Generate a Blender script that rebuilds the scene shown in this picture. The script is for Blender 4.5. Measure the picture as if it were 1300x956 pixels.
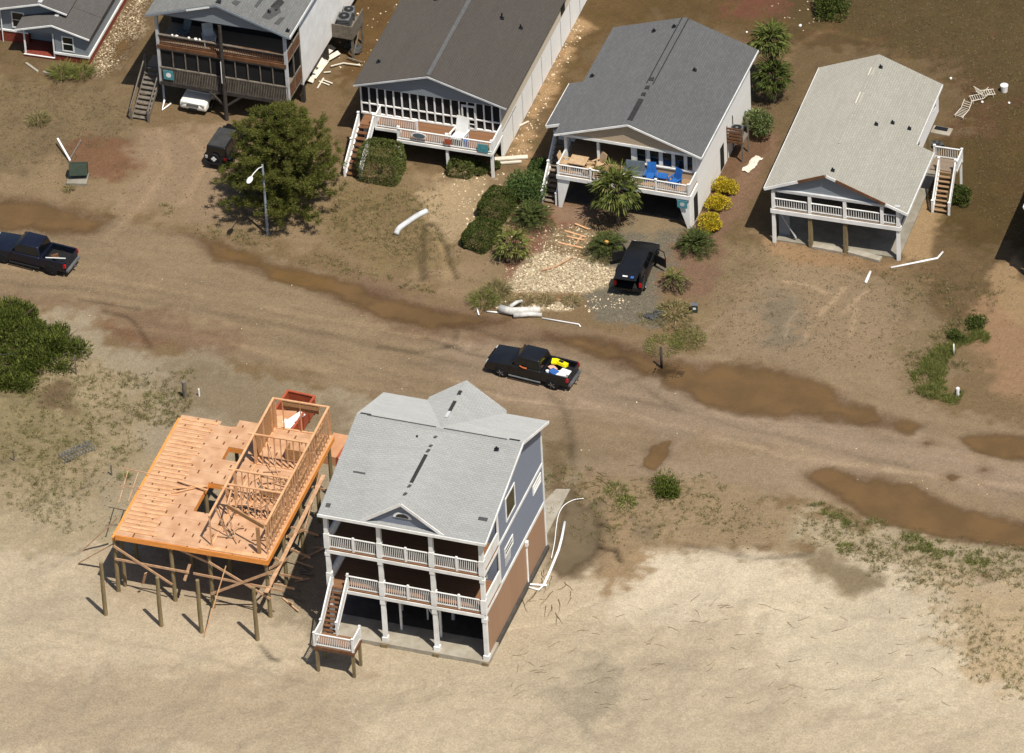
import bpy, bmesh, math, random
import numpy as np
from mathutils import Vector, Matrix
random.seed(7)
RNG = np.random.default_rng(11)
for o in list(bpy.data.objects): bpy.data.objects.remove(o)
SC = bpy.context.scene
COL = SC.collection
R = math.radians

# ---------------------------------------------------------------- camera
PW, PH = 1300, 956
FPX = 10000.; DEP = R(37.7); ROLL = R(-3.1); HEAD = R(19.5); DIST = FPX/19.3
fw = np.array([-math.sin(HEAD)*math.cos(DEP), math.cos(HEAD)*math.cos(DEP), -math.sin(DEP)])
r0 = np.array([math.cos(HEAD), math.sin(HEAD), 0.]); u0 = np.cross(r0, fw)
cr = r0*math.cos(ROLL)+u0*math.sin(ROLL); cu = -r0*math.sin(ROLL)+u0*math.cos(ROLL)
CAMP = -fw*DIST
cd = bpy.data.cameras.new('camera'); cam = bpy.data.objects.new('camera', cd); COL.objects.link(cam)
cd.sensor_width = 36; cd.sensor_fit = 'HORIZONTAL'; cd.lens = FPX/PW*36
cd.clip_start = 5; cd.clip_end = 6000
M = Matrix(((cr[0], cu[0], -fw[0], CAMP[0]), (cr[1], cu[1], -fw[1], CAMP[1]), (cr[2], cu[2], -fw[2], CAMP[2]), (0, 0, 0, 1)))
cam.matrix_world = M
SC.camera = cam

def G(x, y, z=0.):
    """ground point seen at a survey pixel (used to lay the site plan out in metres)"""
    d = fw+cr*(x-PW/2)/FPX+cu*(PH/2-y)/FPX
    t = (z-CAMP[2])/d[2]
    p = CAMP+d*t
    return float(p[0]), float(p[1]), z

# ---------------------------------------------------------------- light
SUN_EL, SX, SY = R(63), .793, -.609
w = bpy.data.worlds.new('World'); SC.world = w; w.use_nodes = True
nt = w.node_tree; bg = nt.nodes['Background']
sky = nt.nodes.new('ShaderNodeTexSky'); sky.sky_type = 'NISHITA'; sky.sun_disc = False
sky.sun_elevation = SUN_EL; sky.sun_rotation = math.atan2(SX, SY)
sky.air_density = 1.0; sky.dust_density = 1.2; sky.ozone_density = 1.0
nt.links.new(sky.outputs[0], bg.inputs[0]); bg.inputs[1].default_value = .062
sl = bpy.data.lights.new('sun', 'SUN'); sl.energy = 3.5; sl.angle = R(.5); sl.color = (1, .955, .885)
so = bpy.data.objects.new('sun', sl); COL.objects.link(so)
dv = Vector((-SX*math.cos(SUN_EL), -SY*math.cos(SUN_EL), -math.sin(SUN_EL)))
so.rotation_euler = dv.to_track_quat('-Z', 'Y').to_euler()
so.location = (60, -60, 120)
SC.view_settings.view_transform = 'Standard'; SC.view_settings.look = 'None'
SC.view_settings.exposure = 0.82; SC.view_settings.gamma = 1.0; SC.view_settings.use_curve_mapping = False
SC.render.engine = 'CYCLES'

# ---------------------------------------------------------------- helpers
def lin(c):
    c = c/255.
    return c/12.92 if c <= .04045 else ((c+.055)/1.055)**2.4
KC = .62   # picture tones of sunlit surfaces -> real albedos
def rgb(r, g, b, k=1.): return (lin(r)*k*KC, lin(g)*k*KC, lin(b)*k*KC, 1.)
def wht(r, g, b, k=1.): return (lin(r)*k, lin(g)*k, lin(b)*k, 1.)

MATS = {}
def mat(name, c, rough=.8, c2=None, scale=3., detail=6, bump=0., spec=.3, metal=0., stretch=(1, 1, 1), bscale=None, island=0., coat=0.):
    """weathered paint / wood / stone: two colours of the material mixed by noise"""
    if name in MATS: return MATS[name]
    m = bpy.data.materials.new(name); m.use_nodes = True; n = m.node_tree; L = n.links
    b = n.nodes['Principled BSDF']; b.inputs['Roughness'].default_value = rough
    b.inputs['Specular IOR Level'].default_value = spec; b.inputs['Metallic'].default_value = metal
    b.inputs['Coat Weight'].default_value = coat
    if c2 is None: c2 = tuple(x*.78 for x in c[:3])+(1.,)
    tc = n.nodes.new('ShaderNodeTexCoord'); mp = n.nodes.new('ShaderNodeMapping'); mp.inputs['Scale'].default_value = stretch
    L.new(tc.outputs['Object'], mp.inputs[0])
    nz = n.nodes.new('ShaderNodeTexNoise'); nz.inputs['Scale'].default_value = scale; nz.inputs['Detail'].default_value = detail; nz.inputs['Roughness'].default_value = .65
    L.new(mp.outputs[0], nz.inputs['Vector'])
    cr_ = n.nodes.new('ShaderNodeValToRGB'); cr_.color_ramp.elements[0].position = .35; cr_.color_ramp.elements[1].position = .65
    cr_.color_ramp.elements[0].color = c2; cr_.color_ramp.elements[1].color = c
    L.new(nz.outputs['Fac'], cr_.inputs[0]); out = cr_.outputs[0]
    if island:
        gi = n.nodes.new('ShaderNodeNewGeometry'); hs = n.nodes.new('ShaderNodeHueSaturation')
        mr = n.nodes.new('ShaderNodeMapRange'); mr.inputs[3].default_value = 1-island; mr.inputs[4].default_value = 1+island
        L.new(gi.outputs['Random Per Island'], mr.inputs[0]); L.new(mr.outputs[0], hs.inputs['Value']); L.new(out, hs.inputs['Color']); out = hs.outputs[0]
    L.new(out, b.inputs['Base Color'])
    if bump:
        bp = n.nodes.new('ShaderNodeBump'); bp.inputs['Strength'].default_value = bump; bp.inputs['Distance'].default_value = .02
        n2 = n.nodes.new('ShaderNodeTexNoise'); n2.inputs['Scale'].default_value = bscale or scale*4; n2.inputs['Detail'].default_value = 4
        L.new(mp.outputs[0], n2.inputs['Vector']); L.new(n2.outputs['Fac'], bp.inputs['Height']); L.new(bp.outputs[0], b.inputs['Normal'])
    MATS[name] = m; return m

def shingle(name, c, var=.25, axis='x', cs=1.15, streak=None, warm=None):
    """roof shingles: courses across the slope, random tab tones, big soft weathering"""
    m = bpy.data.materials.new(name); m.use_nodes = True; n = m.node_tree; L = n.links
    b = n.nodes['Principled BSDF']; b.inputs['Roughness'].default_value = .92; b.inputs['Specular IOR Level'].default_value = .15; b.inputs['Diffuse Roughness'].default_value = 1.
    tc = n.nodes.new('ShaderNodeTexCoord'); mp = n.nodes.new('ShaderNodeMapping')
    if axis == 'x': mp.inputs['Rotation'].default_value = (0, 0, R(90))
    L.new(tc.outputs['Object'], mp.inputs[0])
    sx = n.nodes.new('ShaderNodeSeparateXYZ'); L.new(mp.outputs[0], sx.inputs[0]); cx = n.nodes.new('ShaderNodeCombineXYZ')
    L.new(sx.outputs[0], cx.inputs[0]); L.new(sx.outputs[1], cx.inputs[1])
    br = n.nodes.new('ShaderNodeTexBrick'); br.inputs['Scale'].default_value = 1; br.inputs['Brick Width'].default_value = .33; br.inputs['Row Height'].default_value = .15
    br.inputs['Mortar Size'].default_value = .012; br.inputs['Bias'].default_value = 0
    lo = tuple(x*(1-var) for x in c[:3])+(1,); hi = tuple(min(1, x*(1+var*.6)) for x in c[:3])+(1,)
    br.inputs['Color1'].default_value = lo; br.inputs['Color2'].default_value = hi; br.inputs['Mortar'].default_value = tuple(x*.7 for x in c[:3])+(1,)
    L.new(cx.outputs[0], br.inputs['Vector'])
    nz = n.nodes.new('ShaderNodeTexNoise'); nz.inputs['Scale'].default_value = .5; nz.inputs['Detail'].default_value = 8; nz.inputs['Roughness'].default_value = .7
    st = n.nodes.new('ShaderNodeMapping'); st.inputs['Scale'].default_value = (.5, 2.2, 1) if axis == 'y' else (2.2, .5, 1)
    L.new(tc.outputs['Object'], st.inputs[0]); L.new(st.outputs[0], nz.inputs['Vector'])
    nf = n.nodes.new('ShaderNodeTexNoise'); nf.inputs['Scale'].default_value = 9; nf.inputs['Detail'].default_value = 4; L.new(tc.outputs['Object'], nf.inputs['Vector'])
    ad = n.nodes.new('ShaderNodeMath'); ad.operation = 'ADD'; L.new(nz.outputs['Fac'], ad.inputs[0]); L.new(nf.outputs['Fac'], ad.inputs[1])
    mr = n.nodes.new('ShaderNodeMapRange'); mr.inputs[1].default_value = .7; mr.inputs[2].default_value = 1.3; mr.inputs[3].default_value = .90; mr.inputs[4].default_value = 1.08
    L.new(ad.outputs[0], mr.inputs[0])
    mx = n.nodes.new('ShaderNodeMix'); mx.data_type = 'RGBA'; mx.blend_type = 'MULTIPLY'; mx.inputs[0].default_value = 1
    L.new(br.outputs['Color'], mx.inputs[6]); L.new(mr.outputs[0], mx.inputs[7]); L.new(mx.outputs[2], b.inputs['Base Color'])
    bp = n.nodes.new('ShaderNodeBump'); bp.inputs['Strength'].default_value = .5; bp.inputs['Distance'].default_value = .02
    L.new(br.outputs['Fac'], bp.inputs['Height']); bp.invert = True; L.new(bp.outputs[0], b.inputs['Normal'])
    MATS[name] = m; return m

def lined(name, c, axis, pitch, width=.1, dark=.45, rough=.75, var=.12):
    """boards or lap siding: thin gaps every `pitch` metres along an object axis, tone varies board by board"""
    m = bpy.data.materials.new(name); m.use_nodes = True; n = m.node_tree; L = n.links
    b = n.nodes['Principled BSDF']; b.inputs['Roughness'].default_value = rough; b.inputs['Specular IOR Level'].default_value = .25
    tc = n.nodes.new('ShaderNodeTexCoord'); sp = n.nodes.new('ShaderNodeSeparateXYZ'); L.new(tc.outputs['Object'], sp.inputs[0])
    dv_ = n.nodes.new('ShaderNodeMath'); dv_.operation = 'DIVIDE'; dv_.inputs[1].default_value = pitch; L.new(sp.outputs['XYZ'.index(axis)], dv_.inputs[0])
    fr = n.nodes.new('ShaderNodeMath'); fr.operation = 'FRACT'; L.new(dv_.outputs[0], fr.inputs[0])
    fl = n.nodes.new('ShaderNodeMath'); fl.operation = 'FLOOR'; L.new(dv_.outputs[0], fl.inputs[0])
    wn = n.nodes.new('ShaderNodeTexWhiteNoise'); wn.noise_dimensions = '1D'; L.new(fl.outputs[0], wn.inputs['W'])
    nz = n.nodes.new('ShaderNodeTexNoise'); nz.inputs['Scale'].default_value = 2.5; nz.inputs['Detail'].default_value = 6; L.new(tc.outputs['Object'], nz.inputs['Vector'])
    ad = n.nodes.new('ShaderNodeMath'); ad.operation = 'ADD'; L.new(wn.outputs['Value'], ad.inputs[0]); L.new(nz.outputs['Fac'], ad.inputs[1])
    mr = n.nodes.new('ShaderNodeMapRange'); mr.inputs[1].default_value = .2; mr.inputs[2].default_value = 1.7; mr.inputs[3].default_value = 1-var; mr.inputs[4].default_value = 1+var
    L.new(ad.outputs[0], mr.inputs[0])
    lt = n.nodes.new('ShaderNodeMath'); lt.operation = 'LESS_THAN'; lt.inputs[1].default_value = width; L.new(fr.outputs[0], lt.inputs[0])
    m1 = n.nodes.new('ShaderNodeMix'); m1.data_type = 'RGBA'; m1.blend_type = 'MULTIPLY'; m1.inputs[0].default_value = 1; m1.inputs[6].default_value = c; L.new(mr.outputs[0], m1.inputs[7])
    m2 = n.nodes.new('ShaderNodeMix'); m2.data_type = 'RGBA'; L.new(lt.outputs[0], m2.inputs[0]); L.new(m1.outputs[2], m2.inputs[6]); m2.inputs[7].default_value = tuple(x*dark for x in c[:3])+(1,)
    L.new(m2.outputs[2], b.inputs['Base Color'])
    MATS[name] = m; return m

def leafmat(name, c1, c2, c3=None, trans=.25, rough=.55):
    m = bpy.data.materials.new(name); m.use_nodes = True; n = m.node_tree; L = n.links
    b = n.nodes['Principled BSDF']; b.inputs['Roughness'].default_value = .75; b.inputs['Specular IOR Level'].default_value = .08
    gi = n.nodes.new('ShaderNodeNewGeometry'); rp = n.nodes.new('ShaderNodeValToRGB'); e = rp.color_ramp.elements
    e[0].position = 0; e[0].color = c1; e[1].position = .85; e[1].color = c2
    if c3: q = e.new(1.); q.color = c3
    L.new(gi.outputs['Random Per Island'], rp.inputs[0]); 
    tr = n.nodes.new('ShaderNodeBsdfTranslucent'); mx = n.nodes.new('ShaderNodeMixShader'); mx.inputs[0].default_value = trans
    L.new(rp.outputs[0], b.inputs['Base Color']); L.new(rp.outputs[0], tr.inputs[0])
    L.new(b.outputs[0], mx.inputs[1]); L.new(tr.outputs[0], mx.inputs[2]); L.new(mx.outputs[0], n.nodes['Material Output'].inputs[0])
    MATS[name] = m; return m

def glass(name, c, rough=.08):
    m = mat(name, c, rough, c2=tuple(x*.7 for x in c[:3])+(1,), scale=1.2, spec=.6); return m

def tag(o, label=None, cat=None, group=None, kind=None):
    if label: o['label'] = label
    if cat: o['category'] = cat
    if group: o['group'] = group
    if kind: o['kind'] = kind
    return o

def root(name, loc, rz, label, cat, group=None):
    o = bpy.data.objects.new(name, None); COL.objects.link(o); o.location = loc; o.rotation_euler = (0, 0, rz); o.empty_display_size = .3
    return tag(o, label, cat, group)

class MB:
    def __init__(s): s.v = []; s.f = []
    def add(s, vs, fs):
        k = len(s.v); s.v += [tuple(map(float, p)) for p in vs]; s.f += [tuple(i+k for i in f) for f in fs]; return s
    def box(s, x0, x1, y0, y1, z0, z1, j=.0012):
        e = [random.uniform(0, j) for _ in range(6)]
        x0, x1 = min(x0, x1)-e[0], max(x0, x1)+e[1]; y0, y1 = min(y0, y1)-e[2], max(y0, y1)+e[3]; z0, z1 = min(z0, z1)-e[4], max(z0, z1)+e[5]
        v = [(x0, y0, z0), (x1, y0, z0), (x1, y1, z0), (x0, y1, z0), (x0, y0, z1), (x1, y0, z1), (x1, y1, z1), (x0, y1, z1)]
        return s.add(v, [(0, 3, 2, 1), (4, 5, 6, 7), (0, 1, 5, 4), (1, 2, 6, 5), (2, 3, 7, 6), (3, 0, 4, 7)])
    def rbox(s, c, sx, sy, sz, rz=0, rx=0, ry=0):
        m_ = Matrix.Translation(c) @ Matrix.Rotation(rz, 4, 'Z') @ Matrix.Rotation(ry, 4, 'Y') @ Matrix.Rotation(rx, 4, 'X')
        v = [m_ @ Vector((a*sx/2, b*sy/2, d*sz/2)) for d in (-1, 1) for a, b in ((-1, -1), (1, -1), (1, 1), (-1, 1))]
        return s.add(v, [(0, 3, 2, 1), (4, 5, 6, 7), (0, 1, 5, 4), (1, 2, 6, 5), (2, 3, 7, 6), (3, 0, 4, 7)])
    def beam(s, a, b, w_=.1, h=.1, up=(0, 0, 1)):
        a = Vector(a); b = Vector(b); d = (b-a).normalized(); u = Vector(up)
        if abs(d.dot(u)) > .98: u = Vector((0, 1, 0))
        sd = d.cross(u).normalized(); uu = sd.cross(d).normalized(); w_ += random.uniform(0, .002); h += random.uniform(0, .002)
        v = [p+sd*i*w_/2+uu*k*h/2 for p in (a, b) for i, k in ((-1, -1), (1, -1), (1, 1), (-1, 1))]
        return s.add(v, [(0, 1, 2, 3), (7, 6, 5, 4), (0, 4, 5, 1), (1, 5, 6, 2), (2, 6, 7, 3), (3, 7, 4, 0)])
    def tube(s, pts, r, n=8, r2=None, caps=True):
        pts = [Vector(p) for p in pts]; k = len(pts); vs = []; fs = []
        prev = None
        for i, p in enumerate(pts):
            d = (pts[min(i+1, k-1)]-pts[max(i-1, 0)]).normalized()
            u = Vector((0, 0, 1)) if abs(d.z) < .95 else Vector((1, 0, 0))
            if prev is not None and abs(prev.dot(d)) < .95: u = prev
            sd = d.cross(u).normalized(); uu = sd.cross(d).normalized(); prev = uu
            rr = r if r2 is None else r+(r2-r)*i/(k-1)
            for q in range(n):
                a = 2*math.pi*q/n; vs.append(p+sd*math.cos(a)*rr+uu*math.sin(a)*rr)
        for i in range(k-1):
            for q in range(n):
                fs.append((i*n+q, i*n+(q+1) % n, (i+1)*n+(q+1) % n, (i+1)*n+q))
        if caps: fs.append(tuple(range(n-1, -1, -1))); fs.append(tuple((k-1)*n+q for q in range(n)))
        return s.add(vs, fs)
    def prism(s, poly, axis, a0, a1):
        """poly in the two other axes, extruded along axis from a0 to a1"""
        n = len(poly)
        def P(p, a): return {'x': (a, p[0], p[1]), 'y': (p[0], a, p[1]), 'z': (p[0], p[1], a)}[axis]
        vs = [P(p, a0) for p in poly]+[P(p, a1) for p in poly]
        fs = [tuple(range(n-1, -1, -1)), tuple(range(n, 2*n))]+[(i, (i+1) % n, (i+1) % n+n, i+n) for i in range(n)]
        return s.add(vs, fs)
    def quad(s, *p): return s.add(p, [tuple(range(len(p)))])
    def blob(s, c, rx, ry, rz, n=12, m=7, amp=.08, flat=True):
        vs = []; fs = []
        for i in range(m+1):
            t = math.pi*i/m
            for k in range(n):
                a = 2*math.pi*k/n; q = 1+random.uniform(-amp, amp)
                vs.append((c[0]+rx*q*math.sin(t)*math.cos(a), c[1]+ry*q*math.sin(t)*math.sin(a), c[2]+rz*q*math.cos(t)))
        for i in range(m):
            for k in range(n): fs.append((i*n+k, (i+1)*n+k, (i+1)*n+(k+1) % n, i*n+(k+1) % n))
        return s.add(vs, fs)
    def build(s, name, m, parent=None, smooth=False, bevel=0, loc=None, rz=0, fix=True):
        me = bpy.data.meshes.new(name); me.from_pydata(s.v, [], s.f); me.materials.append(m if not isinstance(m, str) else MATS[m])
        if fix and len(s.f) < 20000:
            bm = bmesh.new(); bm.from_mesh(me); bmesh.ops.recalc_face_normals(bm, faces=bm.faces)
            if bevel:
                bmesh.ops.remove_doubles(bm, verts=bm.verts, dist=1e-4)
                bmesh.ops.bevel(bm, geom=[e for e in bm.edges if len(e.link_faces) == 2 and e.calc_face_angle(0) > .5], offset=bevel, segments=2, affect='EDGES', profile=.6)
            bm.to_mesh(me); bm.free()
        if smooth: me.polygons.foreach_set('use_smooth', [True]*len(me.polygons))
        o = bpy.data.objects.new(name, me); COL.objects.link(o)
        if parent is not None: o.parent = parent
        if loc is not None: o.location = loc
        o.rotation_euler.z = rz
        return o

def copy_tree(o, parent=None):
    c = o.copy(); COL.objects.link(c); c.parent = parent
    for ch in [q for q in bpy.data.objects if q.parent == o]: copy_tree(ch, c)
    return c

# ---- numpy noise
def vnoise(x, y, seed=0):
    xi = np.floor(x).astype(np.int64); yi = np.floor(y).astype(np.int64); xf = x-xi; yf = y-yi
    def h(a, b):
        n = (a*374761393+b*668265263+seed*1274126177) & 0xffffffff
        n = ((n ^ (n >> 13))*1274126177) & 0xffffffff
        return ((n ^ (n >> 16)) & 0xffff)/65535.
    u = xf*xf*(3-2*xf); v = yf*yf*(3-2*yf)
    return (h(xi, yi)*(1-u)+h(xi+1, yi)*u)*(1-v)+(h(xi, yi+1)*(1-u)+h(xi+1, yi+1)*u)*v
def fbm(x, y, sc, oct=4, seed=0):
    t = 0; a = .5; s_ = 0
    for k in range(oct):
        t = t+a*vnoise(x*sc, y*sc, seed+k*17); s_ += a; a *= .55; sc *= 2.1
    return t/s_
def sdist(x, y, poly):
    """signed distance to polygon (positive inside)"""
    P = np.array(poly); n = len(P); d = np.full(x.shape, 1e9); ins = np.zeros(x.shape, bool)
    for i in range(n):
        ax, ay = P[i]; bx, by = P[(i+1) % n]; ex, ey = bx-ax, by-ay
        t = np.clip(((x-ax)*ex+(y-ay)*ey)/(ex*ex+ey*ey+1e-12), 0, 1)
        d = np.minimum(d, np.hypot(x-ax-t*ex, y-ay-t*ey))
        c = ((ay > y) != (by > y)) & (x < (bx-ax)*(y-ay)/(by-ay+1e-12)+ax)
        ins ^= c
    return np.where(ins, d, -d)
def sstep(a, b, x):
    t = np.clip((x-a)/(b-a), 0, 1); return t*t*(3-2*t)
def pxpoly(pts): return [G(x, y)[:2] for x, y in pts]
# ---------------------------------------------------------------- ground
KG = .54
ZONES = [  # survey polygon, ground colour, edge softness (m), edge wobble (m), attribute dict
 # back yards: brown grass
 ([(-200,-200),(1500,-200),(1500,330),(1230,380),(1130,330),(960,330),(900,330),(850,250),(640,210),(440,230),(420,60),(160,80),(120,180),(-200,150)], (132,109,78), 1.5, 2.5, dict(lawn=1)),
 ([(940,-100),(1500,-100),(1500,330),(1210,300),(1200,90),(1120,60),(960,50)], (116,87,60), 1.5, 3, dict(lawn=1)),
 ([(1040,-100),(1500,-100),(1500,120),(1290,140),(1130,60),(1000,40)], (106,88,56), 3, 5, dict(lawn=1)),
 ([(1180,200),(1330,120),(1330,280),(1240,330),(1200,290)], (106,86,52), 2, 3, dict(lawn=1)),
 ([(440,-50),(520,-50),(470,90),(430,110)], (124,96,60), 1, 1.5, dict(lawn=1)),
 ([(700,20),(800,-80),(1000,-80),(960,40),(880,25),(780,35),(730,110),(690,160),(690,90)], (118,94,60), 1.5, 2, dict(lawn=1)),
 ([(900,-60),(960,-60),(985,15),(930,10)], (124,82,62), 1.2, 2, {}),
 # front yards
 ([(-150,130),(170,150),(330,180),(450,220),(640,220),(700,260),(700,345),(600,380),(430,335),(250,290),(-150,240)], (162,137,104), 1.2, 2, dict(lawn=.6)),
 ([(-150,60),(90,110),(190,120),(180,200),(60,215),(-150,215)], (146,124,92), 1.5, 2.5, dict(lawn=.8)),
 ([(90,180),(160,170),(190,215),(140,235),(95,230)], (142,106,78), 1, 1.5, dict(lawn=.6)),
 ([(165,160),(230,155),(330,160),(300,235),(270,275),(130,262),(190,210)], (168,142,112), 1.2, 1.5, dict(lawn=.2)),
 ([(420,240),(500,225),(560,250),(580,330),(500,350),(420,320),(400,280)], (150,127,90), 1.4, 2, dict(lawn=.9)),
 ([(545,225),(600,225),(600,290),(570,300),(540,270)], (192,166,128), 1.2, 1.2, {}),
 ([(900,300),(960,300),(1140,350),(1230,380),(1220,480),(1180,520),(1040,480),(890,430)], (156,133,101), 1.4, 2, dict(lawn=.8)),
 ([(1180,300),(1290,350),(1250,400),(1200,420),(1170,370)], (132,108,76), 1.4, 2, dict(lawn=1)),
 ([(1255,370),(1360,330),(1360,520),(1260,500),(1235,440)], (170,136,102), 1., 1.5, {}),
 ([(1255,345),(1290,325),(1320,420),(1285,410)], (176,146,108), .6, .8, {}),
 # pale drive in front of the right house
 ([(890,445),(960,350),(1010,330),(1110,345),(1165,395),(1135,440),(1140,500),(1050,490),(960,465)], (164,140,110), 1.6, 1.5, dict(lawn=.15)),
 ([(965,375),(1010,380),(1015,430),(970,440)], (146,130,106), 1.2, 1.2, {}),
 ([(1140,240),(1190,262),(1175,330),(1150,330),(1142,300)], (182,152,112), .5, .5, {}),
 ([(975,300),(1030,318),(1140,335),(1130,350),(980,325),(955,300)], (170,138,102), .7, .7, {}),
 # driveway of the grey roofed house
 ([(745,396),(735,380),(775,320),(790,288),(800,262),(850,262),(900,285),(868,340),(838,375),(838,415),(760,410)], (128,119,100), .6, .6, dict(gravel=.55)),
 ([(790,290),(800,262),(880,275),(880,292),(820,300)], (152,132,102), .7, .8, {}),
 # red mulch beds
 ([(905,330),(842,330),(855,300),(875,290),(905,255),(925,215),(945,180),(985,165),(1000,175),(955,235),(925,300),(915,345),(897,378),(840,372),(835,350)], (140,110,86), .6, .9, dict(gravel=.2)),
 ([(930,150),(960,150),(985,165),(968,200),(925,230),(905,240)], (120,92,68), .6, .8, {}),
 ([(640,300),(660,262),(700,258),(760,262),(740,290),(700,300),(690,330),(660,360),(640,360)], (150,106,84), .6, .7, dict(gravel=.6)),
 ([(690,260),(760,262),(752,285),(705,282)], (160,130,104), .5, .5, {}),
 ([(700,285),(745,285),(770,330),(745,360),(680,340)], (140,116,80), .7, .9, dict(shell=.25)),
 # shell beds
 ([(655,345),(690,318),(730,330),(765,335),(790,350),(745,372),(650,372),(640,362)], (186,164,128), .5, .6, dict(shell=.55)),
 ([(640,372),(735,374),(740,388),(650,385)], (150,112,80), .4, .4, dict(gravel=.4)),
 ([(632,383),(730,385),(728,394),(690,396),(630,392)], (190,168,134), .35, .4, dict(shell=.55)),
 ([(640,205),(662,150),(700,70),(728,20),(745,30),(715,95),(680,160),(668,205)], (182,146,104), .8, 1.0, dict(shell=.12)),
 ([(118,78),(140,40),(170,-10),(200,-20),(180,40),(150,80),(128,95)], (118,94,64), .6, .8, dict(shell=.35)),
 # the road: wet brown sand over asphalt
 ([(-300,235),(60,262),(150,275),(260,300),(430,352),(600,398),(740,412),(850,440),(1000,460),(1170,515),(1500,590),(1500,760),(1200,680),(1020,640),(870,610),(740,600),(600,590),(520,520),(330,470),(240,448),(120,400),(-300,370)], (158,135,105), .8, 1.2, dict(road=1)),
 ([(560,430),(900,470),(1200,560),(1500,650),(1500,690),(1200,610),(900,560),(700,520),(580,480)], (166,143,117), 2, 1.5, dict(road=1)),
 ([(130,395),(250,440),(232,446),(170,440),(120,420)], (137,104,76), 1.2, 1, dict(road=1)),
 ([(150,392),(215,398),(290,425),(330,450),(240,446),(200,436),(165,415)], (140,114,88), 1.2, 1.4, dict(road=1)),
 ([(440,345),(560,385),(660,402),(760,420),(850,450),(820,470),(740,450),(640,425),(540,425),(470,400)], (138,112,86), 1.6, 1.6, dict(road=1)),
 ([(0,370),(150,395),(260,430),(180,420),(60,395),(-60,380)], (146,120,92), 1.4, 1.4, dict(road=1)),
 ([(740,590),(1000,560),(1100,600),(1040,640),(900,620),(740,620)], (166,143,115), 1.5, 1.5, dict(road=.6)),
 # near side: beach sand
 ([(-300,372),(110,400),(150,440),(260,455),(330,480),(430,500),(700,560),(740,610),(760,760),(420,900),(-300,900)], (174,157,129), 1.2, 1.5, {}),
 ([(210,455),(330,480),(440,520),(430,560),(330,560),(225,520)], (150,132,104), 1.5, 1.5, dict(road=.3)),
 ([(-300,430),(110,440),(190,520),(150,620),(100,680),(-300,660)], (172,153,119), 1.8, 2.5, dict(veg=.7)),
 ([(0,490),(90,500),(110,560),(40,600),(-80,580)], (150,134,98), 1.5, 2.5, dict(veg=1)),
 ([(-300,640),(150,640),(160,700),(60,720),(-300,720)], (186,168,135), 2, 2, dict(veg=.4)),
 ([(-400,700),(140,700),(400,800),(700,700),(900,690),(1100,700),(1500,790),(1600,1400),(-600,1400)], (208,189,158), 1.5, 2.5, {}),
 ([(780,690),(960,690),(1060,760),(900,790),(760,790)], (224,206,176), 2, 2, {}),
 ([(960,720),(1180,740),(1300,860),(1100,900),(960,840)], (221,203,172), 2.5, 2.5, {}),
 ([(-100,840),(300,850),(460,860),(460,960),(-100,960)], (192,172,142), 2.5, 2.5, {}),
 ([(690,880),(770,830),(800,870),(740,930)], (180,165,138), 1.5, 1.5, {}),
 ([(990,700),(1100,700),(1330,740),(1500,780),(1500,700),(1200,690),(1060,650),(960,640)], (183,165,133), 1.2, 1.8, dict(veg=.8)),
 ([(1180,730),(1400,760),(1400,900),(1250,860)], (196,172,136), 2, 2.5, dict(veg=.5)),
 ([(740,600),(900,610),(1010,650),(1000,700),(860,700),(770,720),(745,680)], (166,142,109), 1., 1.6, dict(veg=.6)),
 ([(745,660),(800,650),(820,720),(770,760),(745,720)], (168,142,108), .8, 1.2, dict(veg=.5)),
 ([(800,660),(830,665),(840,700),(810,690)], (146,126,98), .8, .8, {}),
 ([(1010,700),(1060,705),(1110,740),(1090,755),(1040,735)], (150,132,102), 1., .8, {}),
 ([(55,490),(85,490),(88,520),(50,520)], (120,100,74), .8, .6, {}),
 ([(688,560),(722,560),(725,620),(705,640),(690,620)], (128,108,78), 1.2, .8, {}),
 ([(700,640),(760,640),(775,690),(760,720),(720,742),(692,700)], (144,126,98), .9, 1.2, dict(wet=.3)),
 ([(430,770),(470,780),(470,800),(420,800)], (170,150,118), .5, .4, {}),
 ([(130,700),(345,740),(345,790),(130,760)], (196,175,144), 1.5, 1., {}),
]
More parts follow.
